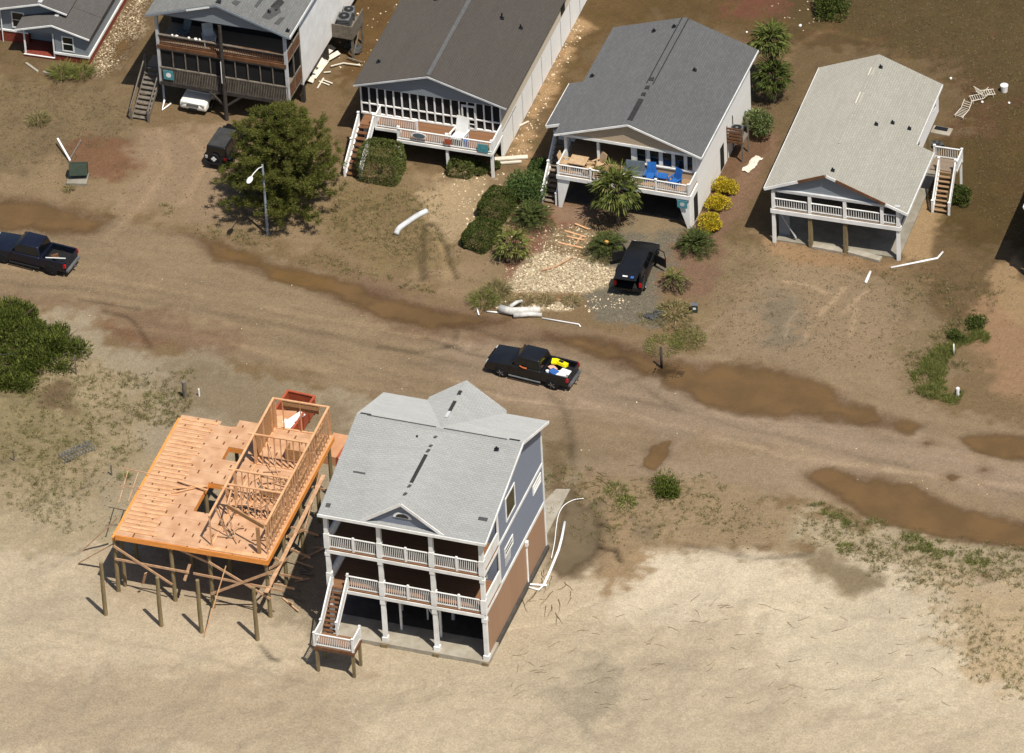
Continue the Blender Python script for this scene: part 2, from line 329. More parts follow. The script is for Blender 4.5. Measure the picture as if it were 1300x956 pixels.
PUDDLES = [
 ('wide shallow brown puddle across the road at the left edge behind the dark blue pickup', [(-140,236),(0,248),(50,252),(110,268),(142,280),(122,296),(78,300),(20,292),(-140,288)], 1.0),
 ('long narrow brown puddle along the far road edge, from the pine to the shell bed', [(235,296),(262,300),(330,328),(400,346),(455,360),(520,384),(600,398),(650,404),(640,412),(590,418),(540,416),(480,402),(435,386),(400,372),(335,350),(275,328)], .9),
 ('large brown puddle on the far side of the road in front of the pale roofed house', [(830,452),(870,458),(905,460),(960,462),(1010,474),(1062,495),(1095,514),(1130,528),(1172,540),(1152,549),(1095,540),(1040,534),(985,529),(920,520),(875,508),(845,488)], 1.0),
 ('largest brown puddle, on the near road edge at the lower right', [(1016,600),(1050,592),(1085,598),(1130,606),(1180,622),(1215,644),(1260,652),(1345,668),(1345,702),(1250,692),(1190,680),(1130,666),(1090,650),(1050,628),(1026,614)], .8),
 ('brown puddle cut by the right edge of the photo', [(1220,556),(1260,548),(1360,560),(1360,592),(1290,584),(1240,572)], .6),
 ('small dark footprint-shaped puddle in the road above the dune bush', [(814,592),(828,566),(850,560),(846,578),(832,597)], .35),
 ('small round puddle left of the right edge puddle', [(1167,562),(1176,556),(1187,562),(1176,568)], .3),
 ('small oval puddle just above the large lower right puddle', [(1197,605),(1208,600),(1220,605),(1208,610)], .3),
 ('tiny puddle in the road between the two right hand puddles', [(1241,597),(1250,591),(1259,597),(1250,601)], .3),
 ('olive muddy pool beside the three storey beach house', [(708,622),(726,612),(742,640),(757,650),(762,672),(766,696),(748,712),(728,730),(708,738),(696,722),(704,690),(712,660)], .5),
 ('dark brown puddle beside the brick cottage', [(136,72),(148,48),(162,38),(174,48),(166,64),(148,78)], .5),
 ('dark strip of wet on the far road edge below the gravel drive', [(690,420),(740,428),(780,432),(820,446),(846,458),(850,480),(815,476),(780,462),(740,446),(700,436)], 1.2),
]
def ground_fields(X, Y):
    c0 = np.array([lin(v) for v in (140, 116, 84)])
    C = np.ones(X.shape+(3,))*c0
    at = {k: np.zeros(X.shape) for k in ('lawn', 'gravel', 'shell', 'road', 'veg', 'wet')}
    wx = fbm(X, Y, .35, 4, 3)-.5; wy = fbm(X, Y, 1.3, 3, 31)-.5; wz = vnoise(X*2.3, Y*2.3, 77)-.5
    for i, (pl, c, soft, wob, a) in enumerate(ZONES):
        P = pxpoly(pl); P_ = np.array(P)
        sel = (X > P_[:, 0].min()-4) & (X < P_[:, 0].max()+4) & (Y > P_[:, 1].min()-4) & (Y < P_[:, 1].max()+4)
        if not sel.any(): continue
        x, y = X[sel], Y[sel]
        soft = soft*.75; d = sdist(x, y, P)+wob*2.0*(wx[sel])+wob*1.6*wy[sel]+(.35+.35*wob)*wz[sel]
        m = sstep(-soft, soft, d)
        C[sel] = C[sel]*(1-m[:, None])+np.array([lin(v) for v in c])*m[:, None]
        for k in at: at[k][sel] = at[k][sel]*(1-m)+a.get(k, 0)*m
    return C, at
TRACKS = [  # survey polyline, width, tone, depth
 ([(545,283),(556,292),(566,310),(572,335),(580,352)], .13, -.45, .10), ([(540,283),(536,300),(537,325),(541,352)], .16, -.35, .08), ([(528,318),(533,335),(536,356)], .12, -.3, .06), ([(548,290),(557,305),(562,330),(567,350)], .3, .22, -.05),
 ([(995,357),(1025,361),(1052,374)], .12, .28, 0), ([(1072,365),(1058,382),(1040,399)], .12, .28, 0), ([(1100,370),(1085,382),(1071,397)], .12, .25, 0), ([(1088,392),(1082,410),(1080,425)], .1, .2, 0), ([(1012,395),(1000,412),(996,430)], .1, .2, 0), ([(1026,415),(1021,435)], .1, .2, 0),
 ([(130,395),(160,402),(176,415),(190,440)], .14, -.3, .04), ([(100,380),(150,388),(175,392)], .12, -.25, .03), ([(480,440),(530,447),(576,440),(580,420),(560,405)], .2, -.2, .02), ([(570,480),(640,505),(760,520)], .16, .2, .02), ([(540,430),(600,450),(625,455)], .14, -.22, .02),
 ([(0,390),(120,410),(250,425),(420,470)], .3, .12, .02), ([(-50,350),(120,370),(330,405),(560,455),(620,470)], .3, -.12, .03), ([(-50,335),(120,352),(340,390),(600,440)], .25, .12, .02), ([(740,490),(900,530),(1100,580),(1350,640)], .3, -.12, .03), ([(740,510),(900,552),(1000,580),(1200,605),(1350,625)], .3, .14, .02), ([(720,590),(725,560),(716,520),(700,500)], .35, -.22, .04), ([(716,575),(722,600),(718,620)], .1, .25, 0),
 ([(740,470),(770,490),(800,480),(860,520)], .2, -.14, .02), ([(560,400),(640,430),(760,430)], .3, -.16, .02), ([(870,690),(960,708),(1030,702)], .25, -.25, .08), ([(750,690),(780,700),(786,712)], .15, -.5, .15), ([(757,665),(775,672)], .15, -.5, .12),
 ([(640,800),(700,790),(760,760)], .2, .08, .03), ([(900,790),(1000,770),(1100,790)], .3, .08, .03), ([(480,690),(300,700),(100,690)], .3, .06, .03), ([(60,800),(200,820),(380,860)], .3, -.08, .03), ([(330,820),(345,836),(352,838)], .08, -.5, .03),
 ([(1250,620),(1180,600),(1120,596)], .25, .12, .02), ([(205,165),(215,210),(190,250),(140,300)], .3, .1, .02), ([(240,165),(262,205),(240,250),(190,290)], .3, .1, .02), ([(830,250),(830,290),(800,330)], .3, .08, 0), ([(1000,30),(1150,60),(1100,110)], .25, .15, .02), ([(960,120),(1010,60),(1060,30)], .3, .16, .02)]
def seg_dist(x, y, P):
    d = np.full(x.shape, 1e9)
    for (ax, ay), (bx, by) in zip(P, P[1:]):
        ex, ey = bx-ax, by-ay; t = np.clip(((x-ax)*ex+(y-ay)*ey)/(ex*ex+ey*ey+1e-9), 0, 1); d = np.minimum(d, np.hypot(x-ax-t*ex, y-ay-t*ey))
    return d
# non-uniform grid: fine over the site, coarse to the horizon
def axis_(a, b, st):
    inner = list(np.arange(a, b+1e-6, st)); out = []; d = st; p = b
    while p < 3000: d *= 1.35; p += d; out.append(p)
    lo = []; d = st; p = a
    while p > -3000: d *= 1.35; p -= d; lo.append(p)
    return np.array(lo[::-1]+inner+out)
gx = axis_(-54, 50, .2); gy = axis_(-48, 58, .2)
GX, GY = np.meshgrid(gx, gy)
CC, AT = ground_fields(GX, GY)
pud = np.zeros(GX.shape)
for lab, pl, soft in PUDDLES:
    P = pxpoly(pl); pud = np.maximum(pud, sstep(-.6, .5, sdist(GX, GY, P)+.5*(fbm(GX, GY, .9, 3, 5)-.5)))
flat = sstep(0, 4, -np.maximum.reduce([sdist(GX, GY, [(-4, -28.6), (7.7, -28.6), (7.7, -14), (-4, -14)]), sdist(GX, GY, [(-18, -28.6), (-6, -28.6), (-6, -13), (-18, -13)])]))
dune = sstep(.0, 6, sdist(GX, GY, pxpoly([(-600, 450), (120, 440), (400, 640), (700, 780), (760, 700), (1000, 690), (1500, 780), (1900, 1500), (-900, 1500)])))
GZ = (fbm(GX, GY, .25, 3, 8)-.5)*.9*dune*flat+(fbm(GX, GY, 1.1, 3, 9)-.5)*(.05+.17*np.clip(AT['veg'], 0, 1)+.06*dune)
GZ += (fbm(GX, GY, 3.2, 2, 19)-.5)*(.02+.05*AT['lawn']+.06*AT['veg'])
# low wheel ruts left along the road
rx = GX*math.cos(R(-7))-GY*math.sin(R(-7)); 
ct = (GX-0)*math.sin(R(12))+(GY-1)*math.cos(R(12))
rut = np.zeros(GX.shape)
for k, (off, amp_, ph) in enumerate(((-3.2, 1.1, .3), (-1.4, 1.0, .3), (.8, 1.4, 1.7), (2.6, 1.2, 1.9), (4.2, .8, 2.8), (-4.8, .9, 4.))):
    u = ct-off-amp_*np.sin(GX*.11+ph)-.5*np.sin(GX*.31+ph*2)+.12*np.sin(GX*1.7+ph); rut = np.maximum(rut, np.exp(-(u/.2)**2))
rut *= AT['road']*(1-pud)*sstep(.35, .55, fbm(GX, GY, .22, 2, 41)); GZ -= .05*rut
trk = np.zeros(GX.shape)
for pl, wd, tone_, dep_ in TRACKS:
    P = pxpoly(pl); A = np.array(P); s_ = (GX > A[:, 0].min()-2) & (GX < A[:, 0].max()+2) & (GY > A[:, 1].min()-2) & (GY < A[:, 1].max()+2)
    d = seg_dist(GX[s_]+.22*(fbm(GX[s_], GY[s_], .8, 3, 7)-.5), GY[s_]+.22*(fbm(GX[s_], GY[s_], .8, 3, 17)-.5), P)
    k_ = 1.5*np.exp(-(d/max(wd, .17))**2)*np.clip(.35+1.3*fbm(GX[s_], GY[s_], .7, 3, 27), 0, 1); trk[s_] += tone_*k_; GZ[s_] -= dep_*k_
bank = sstep(0, 1.5, sdist(GX, GY, pxpoly([(748, 640), (800, 640), (870, 690), (840, 720), (790, 715), (765, 760), (748, 720)]))+1.6*(fbm(GX, GY, .9, 3, 88)-.5)); GZ += .3*bank*fbm(GX, GY, .9, 3, 98)
GZ = GZ*(1-pud)-.06*pud
far = np.maximum(np.abs(GX), np.abs(GY)) > 62; GZ[far] = 0
wet = np.maximum(pud, AT['wet']*.6)
CC *= (1-.38*wet[..., None]*np.array([.85, 1, 1.1]))
tone = (fbm(GX, GY, .13, 4, 51)-.5)*.26+(fbm(GX, GY, .9, 4, 61)-.5)*(.10+.26*AT['lawn']+.2*AT['veg'])
st_ = (fbm(GX*.35+GY*.08, GY*1.9, .8, 4, 71)-.5)*.34*AT['road']
CC *= (1+tone+st_+trk)[..., None]; CC *= (1-.10*rut)[..., None]
CC *= KG
nY, nX = GX.shape
V = np.stack([GX.ravel(), GY.ravel(), GZ.ravel()], 1)
ii = np.arange((nY-1)*(nX-1)); a = (ii//(nX-1))*nX+ii % (nX-1)
F = np.stack([a, a+1, a+1+nX, a+nX], 1)
me = bpy.data.meshes.new('ground'); me.vertices.add(len(V)); me.vertices.foreach_set('co', V.ravel())
me.loops.add(F.size); me.loops.foreach_set('vertex_index', F.ravel().astype(np.int32))
me.polygons.add(len(F)); me.polygons.foreach_set('loop_start', np.arange(0, F.size, 4, dtype=np.int32)); me.polygons.foreach_set('loop_total', np.full(len(F), 4, np.int32))
me.update(); me.polygons.foreach_set('use_smooth', [True]*len(F))
ca = me.color_attributes.new('soil', 'FLOAT_COLOR', 'POINT'); ca.data.foreach_set('color', np.concatenate([CC, np.ones(CC.shape[:2]+(1,))], 2).ravel())
for k in ('lawn', 'gravel', 'shell', 'road', 'veg'):
    q = me.attributes.new(k, 'FLOAT', 'POINT'); q.data.foreach_set('value', AT[k].ravel())
q = me.attributes.new('wet', 'FLOAT', 'POINT'); q.data.foreach_set('value', wet.ravel())
ground = bpy.data.objects.new('ground', me); COL.objects.link(ground); tag(ground, 'sandy ground with brown grass yards, a sand covered road and pale beach sand', kind='structure'); ground['category'] = 'ground'

m = bpy.data.materials.new('soil'); m.use_nodes = True; n = m.node_tree; L = n.links; b = n.nodes['Principled BSDF']; b.inputs['Specular IOR Level'].default_value = .12
def node(t, **k):
    q = n.nodes.new(t)
    for a_, v_ in k.items(): setattr(q, a_, v_)
    return q
def attr(nm): q = node('ShaderNodeAttribute'); q.attribute_name = nm; return q
tc = node('ShaderNodeTexCoord')
def noise(scale, det=6, ro=.65, vec=None, dist=0):
    q = node('ShaderNodeTexNoise'); q.inputs['Scale'].default_value = scale; q.inputs['Detail'].default_value = det; q.inputs['Roughness'].default_value = ro; q.inputs['Distortion'].default_value = dist
    L.new(vec or tc.outputs['Object'], q.inputs['Vector']); return q.outputs['Fac']
def maprange(s, a0, a1, b0, b1, st=True):
    q = node('ShaderNodeMapRange'); q.inputs[1].default_value = a0; q.inputs[2].default_value = a1; q.inputs[3].default_value = b0; q.inputs[4].default_value = b1
    if st: q.interpolation_type = 'SMOOTHSTEP'
    L.new(s, q.inputs[0]); return q.outputs[0]
def mth(op, a_, b_):
    q = node('ShaderNodeMath', operation=op)
    for i, s in enumerate((a_, b_)):
        if isinstance(s, (int, float)): q.inputs[i].default_value = s
        else: L.new(s, q.inputs[i])
    return q.outputs[0]
def mix(f, a_, b_, bt='MIX'):
    q = node('ShaderNodeMix', data_type='RGBA', blend_type=bt)
    if isinstance(f, (int, float)): q.inputs[0].default_value = f
    else: L.new(f, q.inputs[0])
    for i, s in ((6, a_), (7, b_)):
        if isinstance(s, tuple): q.inputs[i].default_value = s
        else: L.new(s, q.inputs[i])
    return q.outputs[2]
soil = attr('soil').outputs['Color']
g1 = maprange(noise(2.2, 9, .75), .3, .7, .90, 1.1); g2 = maprange(noise(8, 7, .85), .34, .66, .76, 1.24)
base = mix(1., mix(1., soil, g1, 'MULTIPLY'), g2, 'MULTIPLY')
# grass thatch: fine fibres of straw and dull green over the soil
mpg = node('ShaderNodeMapping'); mpg.inputs['Scale'].default_value = (1, 1.7, 1); mpg.inputs['Rotation'].default_value = (0, 0, .5); L.new(tc.outputs['Object'], mpg.inputs[0])
fib = noise(9, 8, .8, mpg.outputs[0], 1.2)
lawn = attr('lawn').outputs['Fac']
straw = mix(1., soil, (1.55, 1.5, 1.38, 1), 'MULTIPLY'); dk = mix(1., soil, (.50, .52, .48, 1), 'MULTIPLY'); gr = mix(1., soil, (.88, .96, .74, 1), 'MULTIPLY')
c = mix(mth('MULTIPLY', lawn, maprange(fib, .56, .70, 0, .8)), base, straw)
c = mix(mth('MULTIPLY', lawn, maprange(fib, .46, .34, 0, .75)), c, dk)
c = mix(mth('MULTIPLY', lawn, maprange(noise(.7, 6, .7), .52, .66, 0, .7)), c, gr)
# drifted grit and clods everywhere off the road
c = mix(mth('MULTIPLY', maprange(noise(4.5, 5, .8), .66, .74, 0, .5), mth('SUBTRACT', 1., attr('road').outputs['Fac'])), c, dk)
# dune scrub stain
veg = attr('veg').outputs['Fac']
c = mix(mth('MULTIPLY', veg, maprange(noise(1.6, 8, .8, None, .6), .52, .66, 0, .7)), c, mix(1., soil, (.55, .56, .42, 1), 'MULTIPLY'))
# broken shell / gravel
vo = node('ShaderNodeTexVoronoi'); vo.inputs['Scale'].default_value = 10.; L.new(tc.outputs['Object'], vo.inputs['Vector'])
vs = node('ShaderNodeSeparateColor'); L.new(vo.outputs['Color'], vs.inputs[0])
sh = attr('shell').outputs['Fac']
c = mix(mth('MULTIPLY', sh, maprange(vs.outputs[0], .45, .5, 0, 1)), c, rgb(232, 214, 180))
c = mix(mth('MULTIPLY', sh, maprange(vs.outputs[1], .72, .76, 0, .8)), c, rgb(96, 76, 54))
v2 = node('ShaderNodeTexVoronoi'); v2.inputs['Scale'].default_value = 15.; L.new(tc.outputs['Object'], v2.inputs['Vector'])
v2s = node('ShaderNodeSeparateColor'); L.new(v2.outputs['Color'], v2s.inputs[0])
gv = attr('gravel').outputs['Fac']
c = mix(mth('MULTIPLY', gv, maprange(v2s.outputs[0], 0, 1, 0, .5, False)), c, mix(1., soil, (.55, .55, .55, 1), 'MULTIPLY'))
c = mix(mth('MULTIPLY', gv, maprange(v2s.outputs[1], .86, .9, 0, .6)), c, rgb(190, 176, 150))
L.new(c, b.inputs['Base Color'])
L.new(maprange(attr('wet').outputs['Fac'], 0, 1, .95, .45), b.inputs['Roughness'])
bp = node('ShaderNodeBump'); bp.inputs['Strength'].default_value = 1.; bp.inputs['Distance'].default_value = .10
hh = mth('ADD', noise(3.5, 8, .75), mth('MULTIPLY', mth('MULTIPLY', fib, lawn), .8)); L.new(hh, bp.inputs['Height']); L.new(bp.outputs[0], b.inputs['Normal'])
me.materials.append(m)

# puddles: level sheets of silty water, shallow and clear at the rim
m = bpy.data.materials.new('silty_water'); m.use_nodes = True; n = m.node_tree; L = n.links; b = n.nodes['Principled BSDF']
tc = node('ShaderNodeTexCoord')
c = mix(maprange(noise(.35, 6, .6), .35, .65, 0, 1), rgb(138, 107, 68, .92), rgb(124, 97, 62, .92))
L.new(c, b.inputs['Base Color']); b.inputs['Roughness'].default_value = .12; b.inputs['IOR'].default_value = 1.33
L.new(mth('MULTIPLY', attr('depth').outputs['Fac'], 1.), b.inputs['Alpha'])
bp = node('ShaderNodeBump'); bp.inputs['Strength'].default_value = .15; bp.inputs['Distance'].default_value = .01; L.new(noise(6, 3), bp.inputs['Height']); L.new(bp.outputs[0], b.inputs['Normal'])
wm = m; wm2 = m.copy(); wm2.name = 'olive_water'
for q in wm2.node_tree.nodes:
    if q.type == 'MIX' and q.data_type == 'RGBA': q.inputs[6].default_value = rgb(138, 120, 92, .95); q.inputs[7].default_value = rgb(124, 108, 82, .95)
for k, (lab, pl, soft) in enumerate(PUDDLES):
    P = pxpoly(pl); A = np.array(P); st = .16 if soft > .4 else .08
    xs = np.arange(A[:, 0].min()-1, A[:, 0].max()+1, st); ys = np.arange(A[:, 1].min()-1, A[:, 1].max()+1, st)
    X_, Y_ = np.meshgrid(xs, ys); d = sdist(X_, Y_, P)+soft*1.3*(fbm(X_, Y_, .6, 4, 90+k)-.5)*2+.25*soft*(fbm(X_, Y_, 3, 3, 190+k)-.5)
    dep = sstep(-.2*soft, soft*1.1, d)*.84; keep = d > -.2*soft
    idx = -np.ones(X_.shape, int); 
    cell = keep[:-1, :-1] | keep[1:, :-1] | keep[:-1, 1:] | keep[1:, 1:]
    use = np.zeros(X_.shape, bool); use[:-1, :-1] |= cell; use[1:, :-1] |= cell; use[:-1, 1:] |= cell; use[1:, 1:] |= cell
    idx[use] = np.arange(use.sum()); cy, cx_ = np.nonzero(cell)
    vs_ = np.stack([X_[use], Y_[use], np.full(use.sum(), .004)], 1)
    fs_ = np.stack([idx[cy, cx_], idx[cy, cx_+1], idx[cy+1, cx_+1], idx[cy+1, cx_]], 1)
    pm = bpy.data.meshes.new('puddle'); pm.from_pydata(vs_.tolist(), [], fs_.tolist()); q = pm.attributes.new('depth', 'FLOAT', 'POINT'); q.data.foreach_set('value', dep[use])
    pm.materials.append(wm2 if 'olive' in lab else wm)
    po = bpy.data.objects.new('puddle', pm); COL.objects.link(po); tag(po, lab, 'puddle', kind='structure')
def gz(x, y):
    i = int(np.clip(np.searchsorted(gy, y)-1, 0, nY-2)); j = int(np.clip(np.searchsorted(gx, x)-1, 0, nX-2)); return float(GZ[i, j])
# ---------------------------------------------------------------- materials
mat('white_paint', wht(232, 230, 224, .95), .6, wht(214, 211, 204, .95), 1.2)
mat('white_trim', wht(228, 227, 222, .95), .5, wht(205, 203, 196, .92), .8)
mat('grey_white', wht(196, 196, 194, .9), .6, wht(168, 168, 164, .9), 1.2)
mat('cream_paint', wht(222, 214, 196, .9), .65, wht(196, 188, 168, .9), .7)
mat('dark_metal', rgb(38, 38, 40), .5, scale=2)
mat('grey_metal', rgb(150, 152, 152), .45, rgb(120, 122, 122), 3, metal=.4)
mat('pale_pole', rgb(176, 184, 190), .5, rgb(150, 158, 164), 2)
mat('concrete', rgb(206, 196, 176, .85), .9, rgb(178, 166, 144, .85), 1.2, bump=.3)
mat('grey_concrete', rgb(176, 168, 150, .9), .9, rgb(150, 142, 124, .9), 1.2, bump=.3)
mat('shaded_concrete', rgb(92, 86, 78), .7, rgb(70, 66, 60), 1.2)  # concrete with the under-house shade put into its colour
mat('pile_wood', rgb(150, 130, 92, 1.2), .85, rgb(112, 98, 70, 1.2), 2, stretch=(3, 3, .4), bump=.3, island=.2)
mat('dark_wood', rgb(82, 74, 66), .85, rgb(56, 50, 46), 2, stretch=(2, 2, 2), island=.15)
mat('grey_wood', rgb(158, 146, 130, .8), .85, rgb(122, 112, 98, .8), 2.5, island=.15)
mat('brown_wood', rgb(150, 104, 68, .8), .8, rgb(112, 76, 50, .8), 2.5, island=.15)
mat('pine_lumber', rgb(238, 188, 140, 1.1), .75, rgb(216, 160, 112, 1.05), 2., island=.14)
mat('fresh_rim', rgb(232, 154, 76, 1.4), .7, rgb(214, 134, 62, 1.4), 1.5, stretch=(1, 1, 4), island=.1)
mat('plywood', rgb(226, 168, 122, 1.), .8, rgb(208, 148, 104, 1.), .9)
mat('brace_wood', rgb(210, 170, 132, 1.2), .8, rgb(176, 136, 102, 1.2), 3, island=.2)
mat('red_paint', rgb(186, 90, 56, 1.2), .6, rgb(158, 78, 52, 1.2), 1.5)
mat('brick', rgb(170, 78, 56, .85), .9, rgb(126, 56, 42, .85), 6)
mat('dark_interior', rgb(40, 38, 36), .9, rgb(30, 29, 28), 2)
mat('teal_sign', rgb(96, 170, 176), .5, rgb(80, 150, 158), 4)
mat('blue_plastic', rgb(52, 118, 196), .5, rgb(40, 100, 176), 2)
mat('grey_fabric', rgb(110, 122, 128), .8, rgb(92, 102, 108), 4)
mat('tan_furniture', rgb(206, 176, 138, 1.2), .7, rgb(180, 150, 114, 1.2), 4)
mat('black_rubber', rgb(26, 26, 26), .8, rgb(18, 18, 18), 3)
mat('soffit', rgb(120, 120, 118), .8, rgb(104, 104, 102), 2)
glass('window_glass', rgb(34, 40, 42)); glass('green_glass', rgb(62, 66, 52), .15)
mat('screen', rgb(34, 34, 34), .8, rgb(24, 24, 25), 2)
lined('slate_siding', wht(118, 124, 136), 'Z', .16, .12, .7, .6, .04)
lined('grey_siding', wht(122, 128, 132), 'Z', .14, .12, .7, .6, .05)
lined('beige_siding', wht(196, 184, 162), 'Z', .16, .1, .75, .6, .05)
lined('tan_siding', wht(176, 156, 130), 'Z', .14, .12, .7, .7, .06)
lined('white_siding', wht(222, 219, 212), 'Z', .16, .1, .85, .6, .04)
lined('white_panel', wht(226, 224, 218), 'Y', .2, .06, .8, .6, .03)
lined('brown_panel', wht(158, 124, 96, .85), 'Y', 1.22, .012, .6, .8, .05)
lined('deck_brown', rgb(150, 108, 76), 'Y', .14, .1, .45, .8, .15)
lined('deck_tan', rgb(176, 142, 106), 'Y', .14, .1, .5, .8, .12)
lined('deck_grey', rgb(150, 132, 112), 'Y', .14, .1, .5, .8, .12)
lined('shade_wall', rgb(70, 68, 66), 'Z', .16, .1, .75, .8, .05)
shingle('shingle_silver', rgb(187, 187, 182, .98), .06, 'y')
shingle('shingle_slate', rgb(114, 114, 113, .95), .10)
shingle('shingle_cream', rgb(186, 182, 168, .93), .07)
shingle('shingle_brown', rgb(98, 92, 85, .92), .06)
shingle('shingle_pale', rgb(138, 138, 134, .92), .12)
shingle('shingle_grey', rgb(112, 108, 103, .9), .08)
mat('felt_black', rgb(46, 46, 46), .9, rgb(64, 62, 60), 6)
mat('felt_grey', rgb(92, 92, 90), .9, rgb(76, 76, 74), 6)

# ---------------------------------------------------------------- house helpers
def railing(par, a, b, h=.92, m='white_paint', bal=.13, sec=1.9, posts=True, bw=.035, top=.09, solid=False, name='railing'):
    a = Vector(a); b = Vector(b); d = b-a; n = max(1, int(d.length/bal)); mb = MB()
    mb.beam(a+Vector((0, 0, h)), b+Vector((0, 0, h)), top, .05); mb.beam(a+Vector((0, 0, .1)), b+Vector((0, 0, .1)), .045, .08)
    if solid: mb.beam(a+Vector((0, 0, h/2+.03)), b+Vector((0, 0, h/2+.03)), .025, h-.14)
    else:
        for i in range(1, n):
            p = a+d*(i/n); mb.box(p.x-bw/2, p.x+bw/2, p.y-bw/2, p.y+bw/2, p.z+.12, p.z+h-.02)
    r_ = mb.build(name, m, par)
    if posts:
        k = max(1, round(d.length/sec))
        for i in range(k+1):
            p = a+d*(i/k); q = MB(); q.box(p.x-.065, p.x+.065, p.y-.065, p.y+.065, p.z-.12, p.z+h+.09); q.box(p.x-.085, p.x+.085, p.y-.085, p.y+.085, p.z+h+.09, p.z+h+.13)
            q.build('railing_post', m, par)
    return r_

def stairs(par, a, b, width, m_tread, m_str, rail=None, n=None, side='x', solid=False, railh=.9):
    """flight from the low end a to the high end b (centre line); treads run across"""
    a = Vector(a); b = Vector(b); d = b-a; hz = Vector((d.x, d.y, 0)).normalized(); sd = Vector((-hz.y, hz.x, 0)); n = n or max(3, round(d.z/.19))
    mb = MB()
    for s in (-1, 1): mb.beam(a+sd*s*width/2, b+sd*s*width/2-Vector((0, 0, .05)), .05, .26)
    st = mb.build('staircase', m_str, par)
    for i in range(n):
        t = (i+.5)/n; p = a+d*t+Vector((0, 0, .06)); q = MB(); run = Vector((d.x, d.y, 0)).length/n
        q.beam(p-sd*(width/2+.03), p+sd*(width/2+.03), min(.3, run*.93), .045); q.build('tread', m_tread, st)
    if rail:
        for s in (-1, 1):
            off = sd*s*(width/2+.05)
            railing(par, a+off, b+off, railh, rail, .13, 2.6, True, solid=solid, name='handrail')
    return st

def roof_y(par, x0, x1, xr, z0, z1, zr, y0, y1, m, th=.16, name='roof'):
    """gable roof, ridge along y"""
    mb = MB(); mb.prism([(x0, z0-th), (xr, zr-th), (x1, z1-th), (x1, z1), (xr, zr), (x0, z0)], 'y', y0, y1)
    return mb.build(name, m, par)
def rakes_y(par, x0, x1, xr, z0, z1, zr, y, m, h=.2, dz=-.1, side=-1):
    for a, b in (((x0, z0), (xr, zr)), ((xr, zr), (x1, z1))):
        mb = MB(); mb.beam((a[0], y+side*.03, a[1]+dz), (b[0], y+side*.03, b[1]+dz), .05, h, up=(0, 0, 1)); mb.build('rake_board', m, par)
def gable_fill(par, x0, x1, xr, zb, z0, z1, zr, y0, y1, m, name='gable_wall'):
    mb = MB(); mb.prism([(x0, zb), (x1, zb), (x1, z1), (xr, zr), (x0, z0)], 'y', y0, y1); return mb.build(name, m, par)
def window(par, c, w_, h, axis='y', face=-1, m='white_trim', pane='window_glass', fw_=.09, mullion=True, name='window'):
    """window on a wall whose outward normal is face along axis; c = centre on the wall plane"""
    mb = MB(); x, y, z = c; t = .05*face
    def B(u0, u1, z0, z1, d0, d1, q):
        if axis == 'y': q.box(x+u0, x+u1, y+d0, y+d1, z+z0, z+z1)
        else: q.box(x+d0, x+d1, y+u0, y+u1, z+z0, z+z1)
    for u in (-w_/2, w_/2): B(u-fw_/2, u+fw_/2, -h/2-fw_/2, h/2+fw_/2, 0, t, mb)
    for v in (-h/2, h/2): B(-w_/2+fw_/2, w_/2-fw_/2, v-fw_/2, v+fw_/2, 0, t*.96, mb)
    if mullion: B(-w_/2+fw_/2, w_/2-fw_/2, -.025, .025, 0, t*.8, mb)
    f = mb.build(name, m, par); q = MB(); B(-w_/2+fw_/2, w_/2-fw_/2, -h/2+fw_/2, h/2-fw_/2, 0, t*.4, q); q.build('pane', pane, f); return f
def box(par, name, m, *a, bevel=0): return MB().box(*a).build(name, m, par, bevel=bevel)
def patch(par, pts, m, name='bare_patch', th=.02):
    """thin piece lying on a roof: 4 corner points"""
    pts = [Vector(p) for p in pts]; nrm = (pts[1]-pts[0]).cross(pts[2]-pts[0]).normalized()
    if nrm.z < 0: nrm = -nrm
    k = len(pts); vs = [p+nrm*.004 for p in pts]+[p+nrm*(th+.004) for p in pts]
    fs = [tuple(range(k)), tuple(range(k, 2*k))]+[(i, (i+1) % k, (i+1) % k+k, i+k) for i in range(k)]
    return MB().add(vs, fs).build(name, m, par)
def vent(par, x, y, z, h=.22):
    mb = MB(); mb.tube([(x, y, z-.05), (x, y, z+h)], .06, 8); mb.rbox((x, y, z+.03), .3, .3, .03, .2); mb.build('roof_vent', 'dark_metal', par)

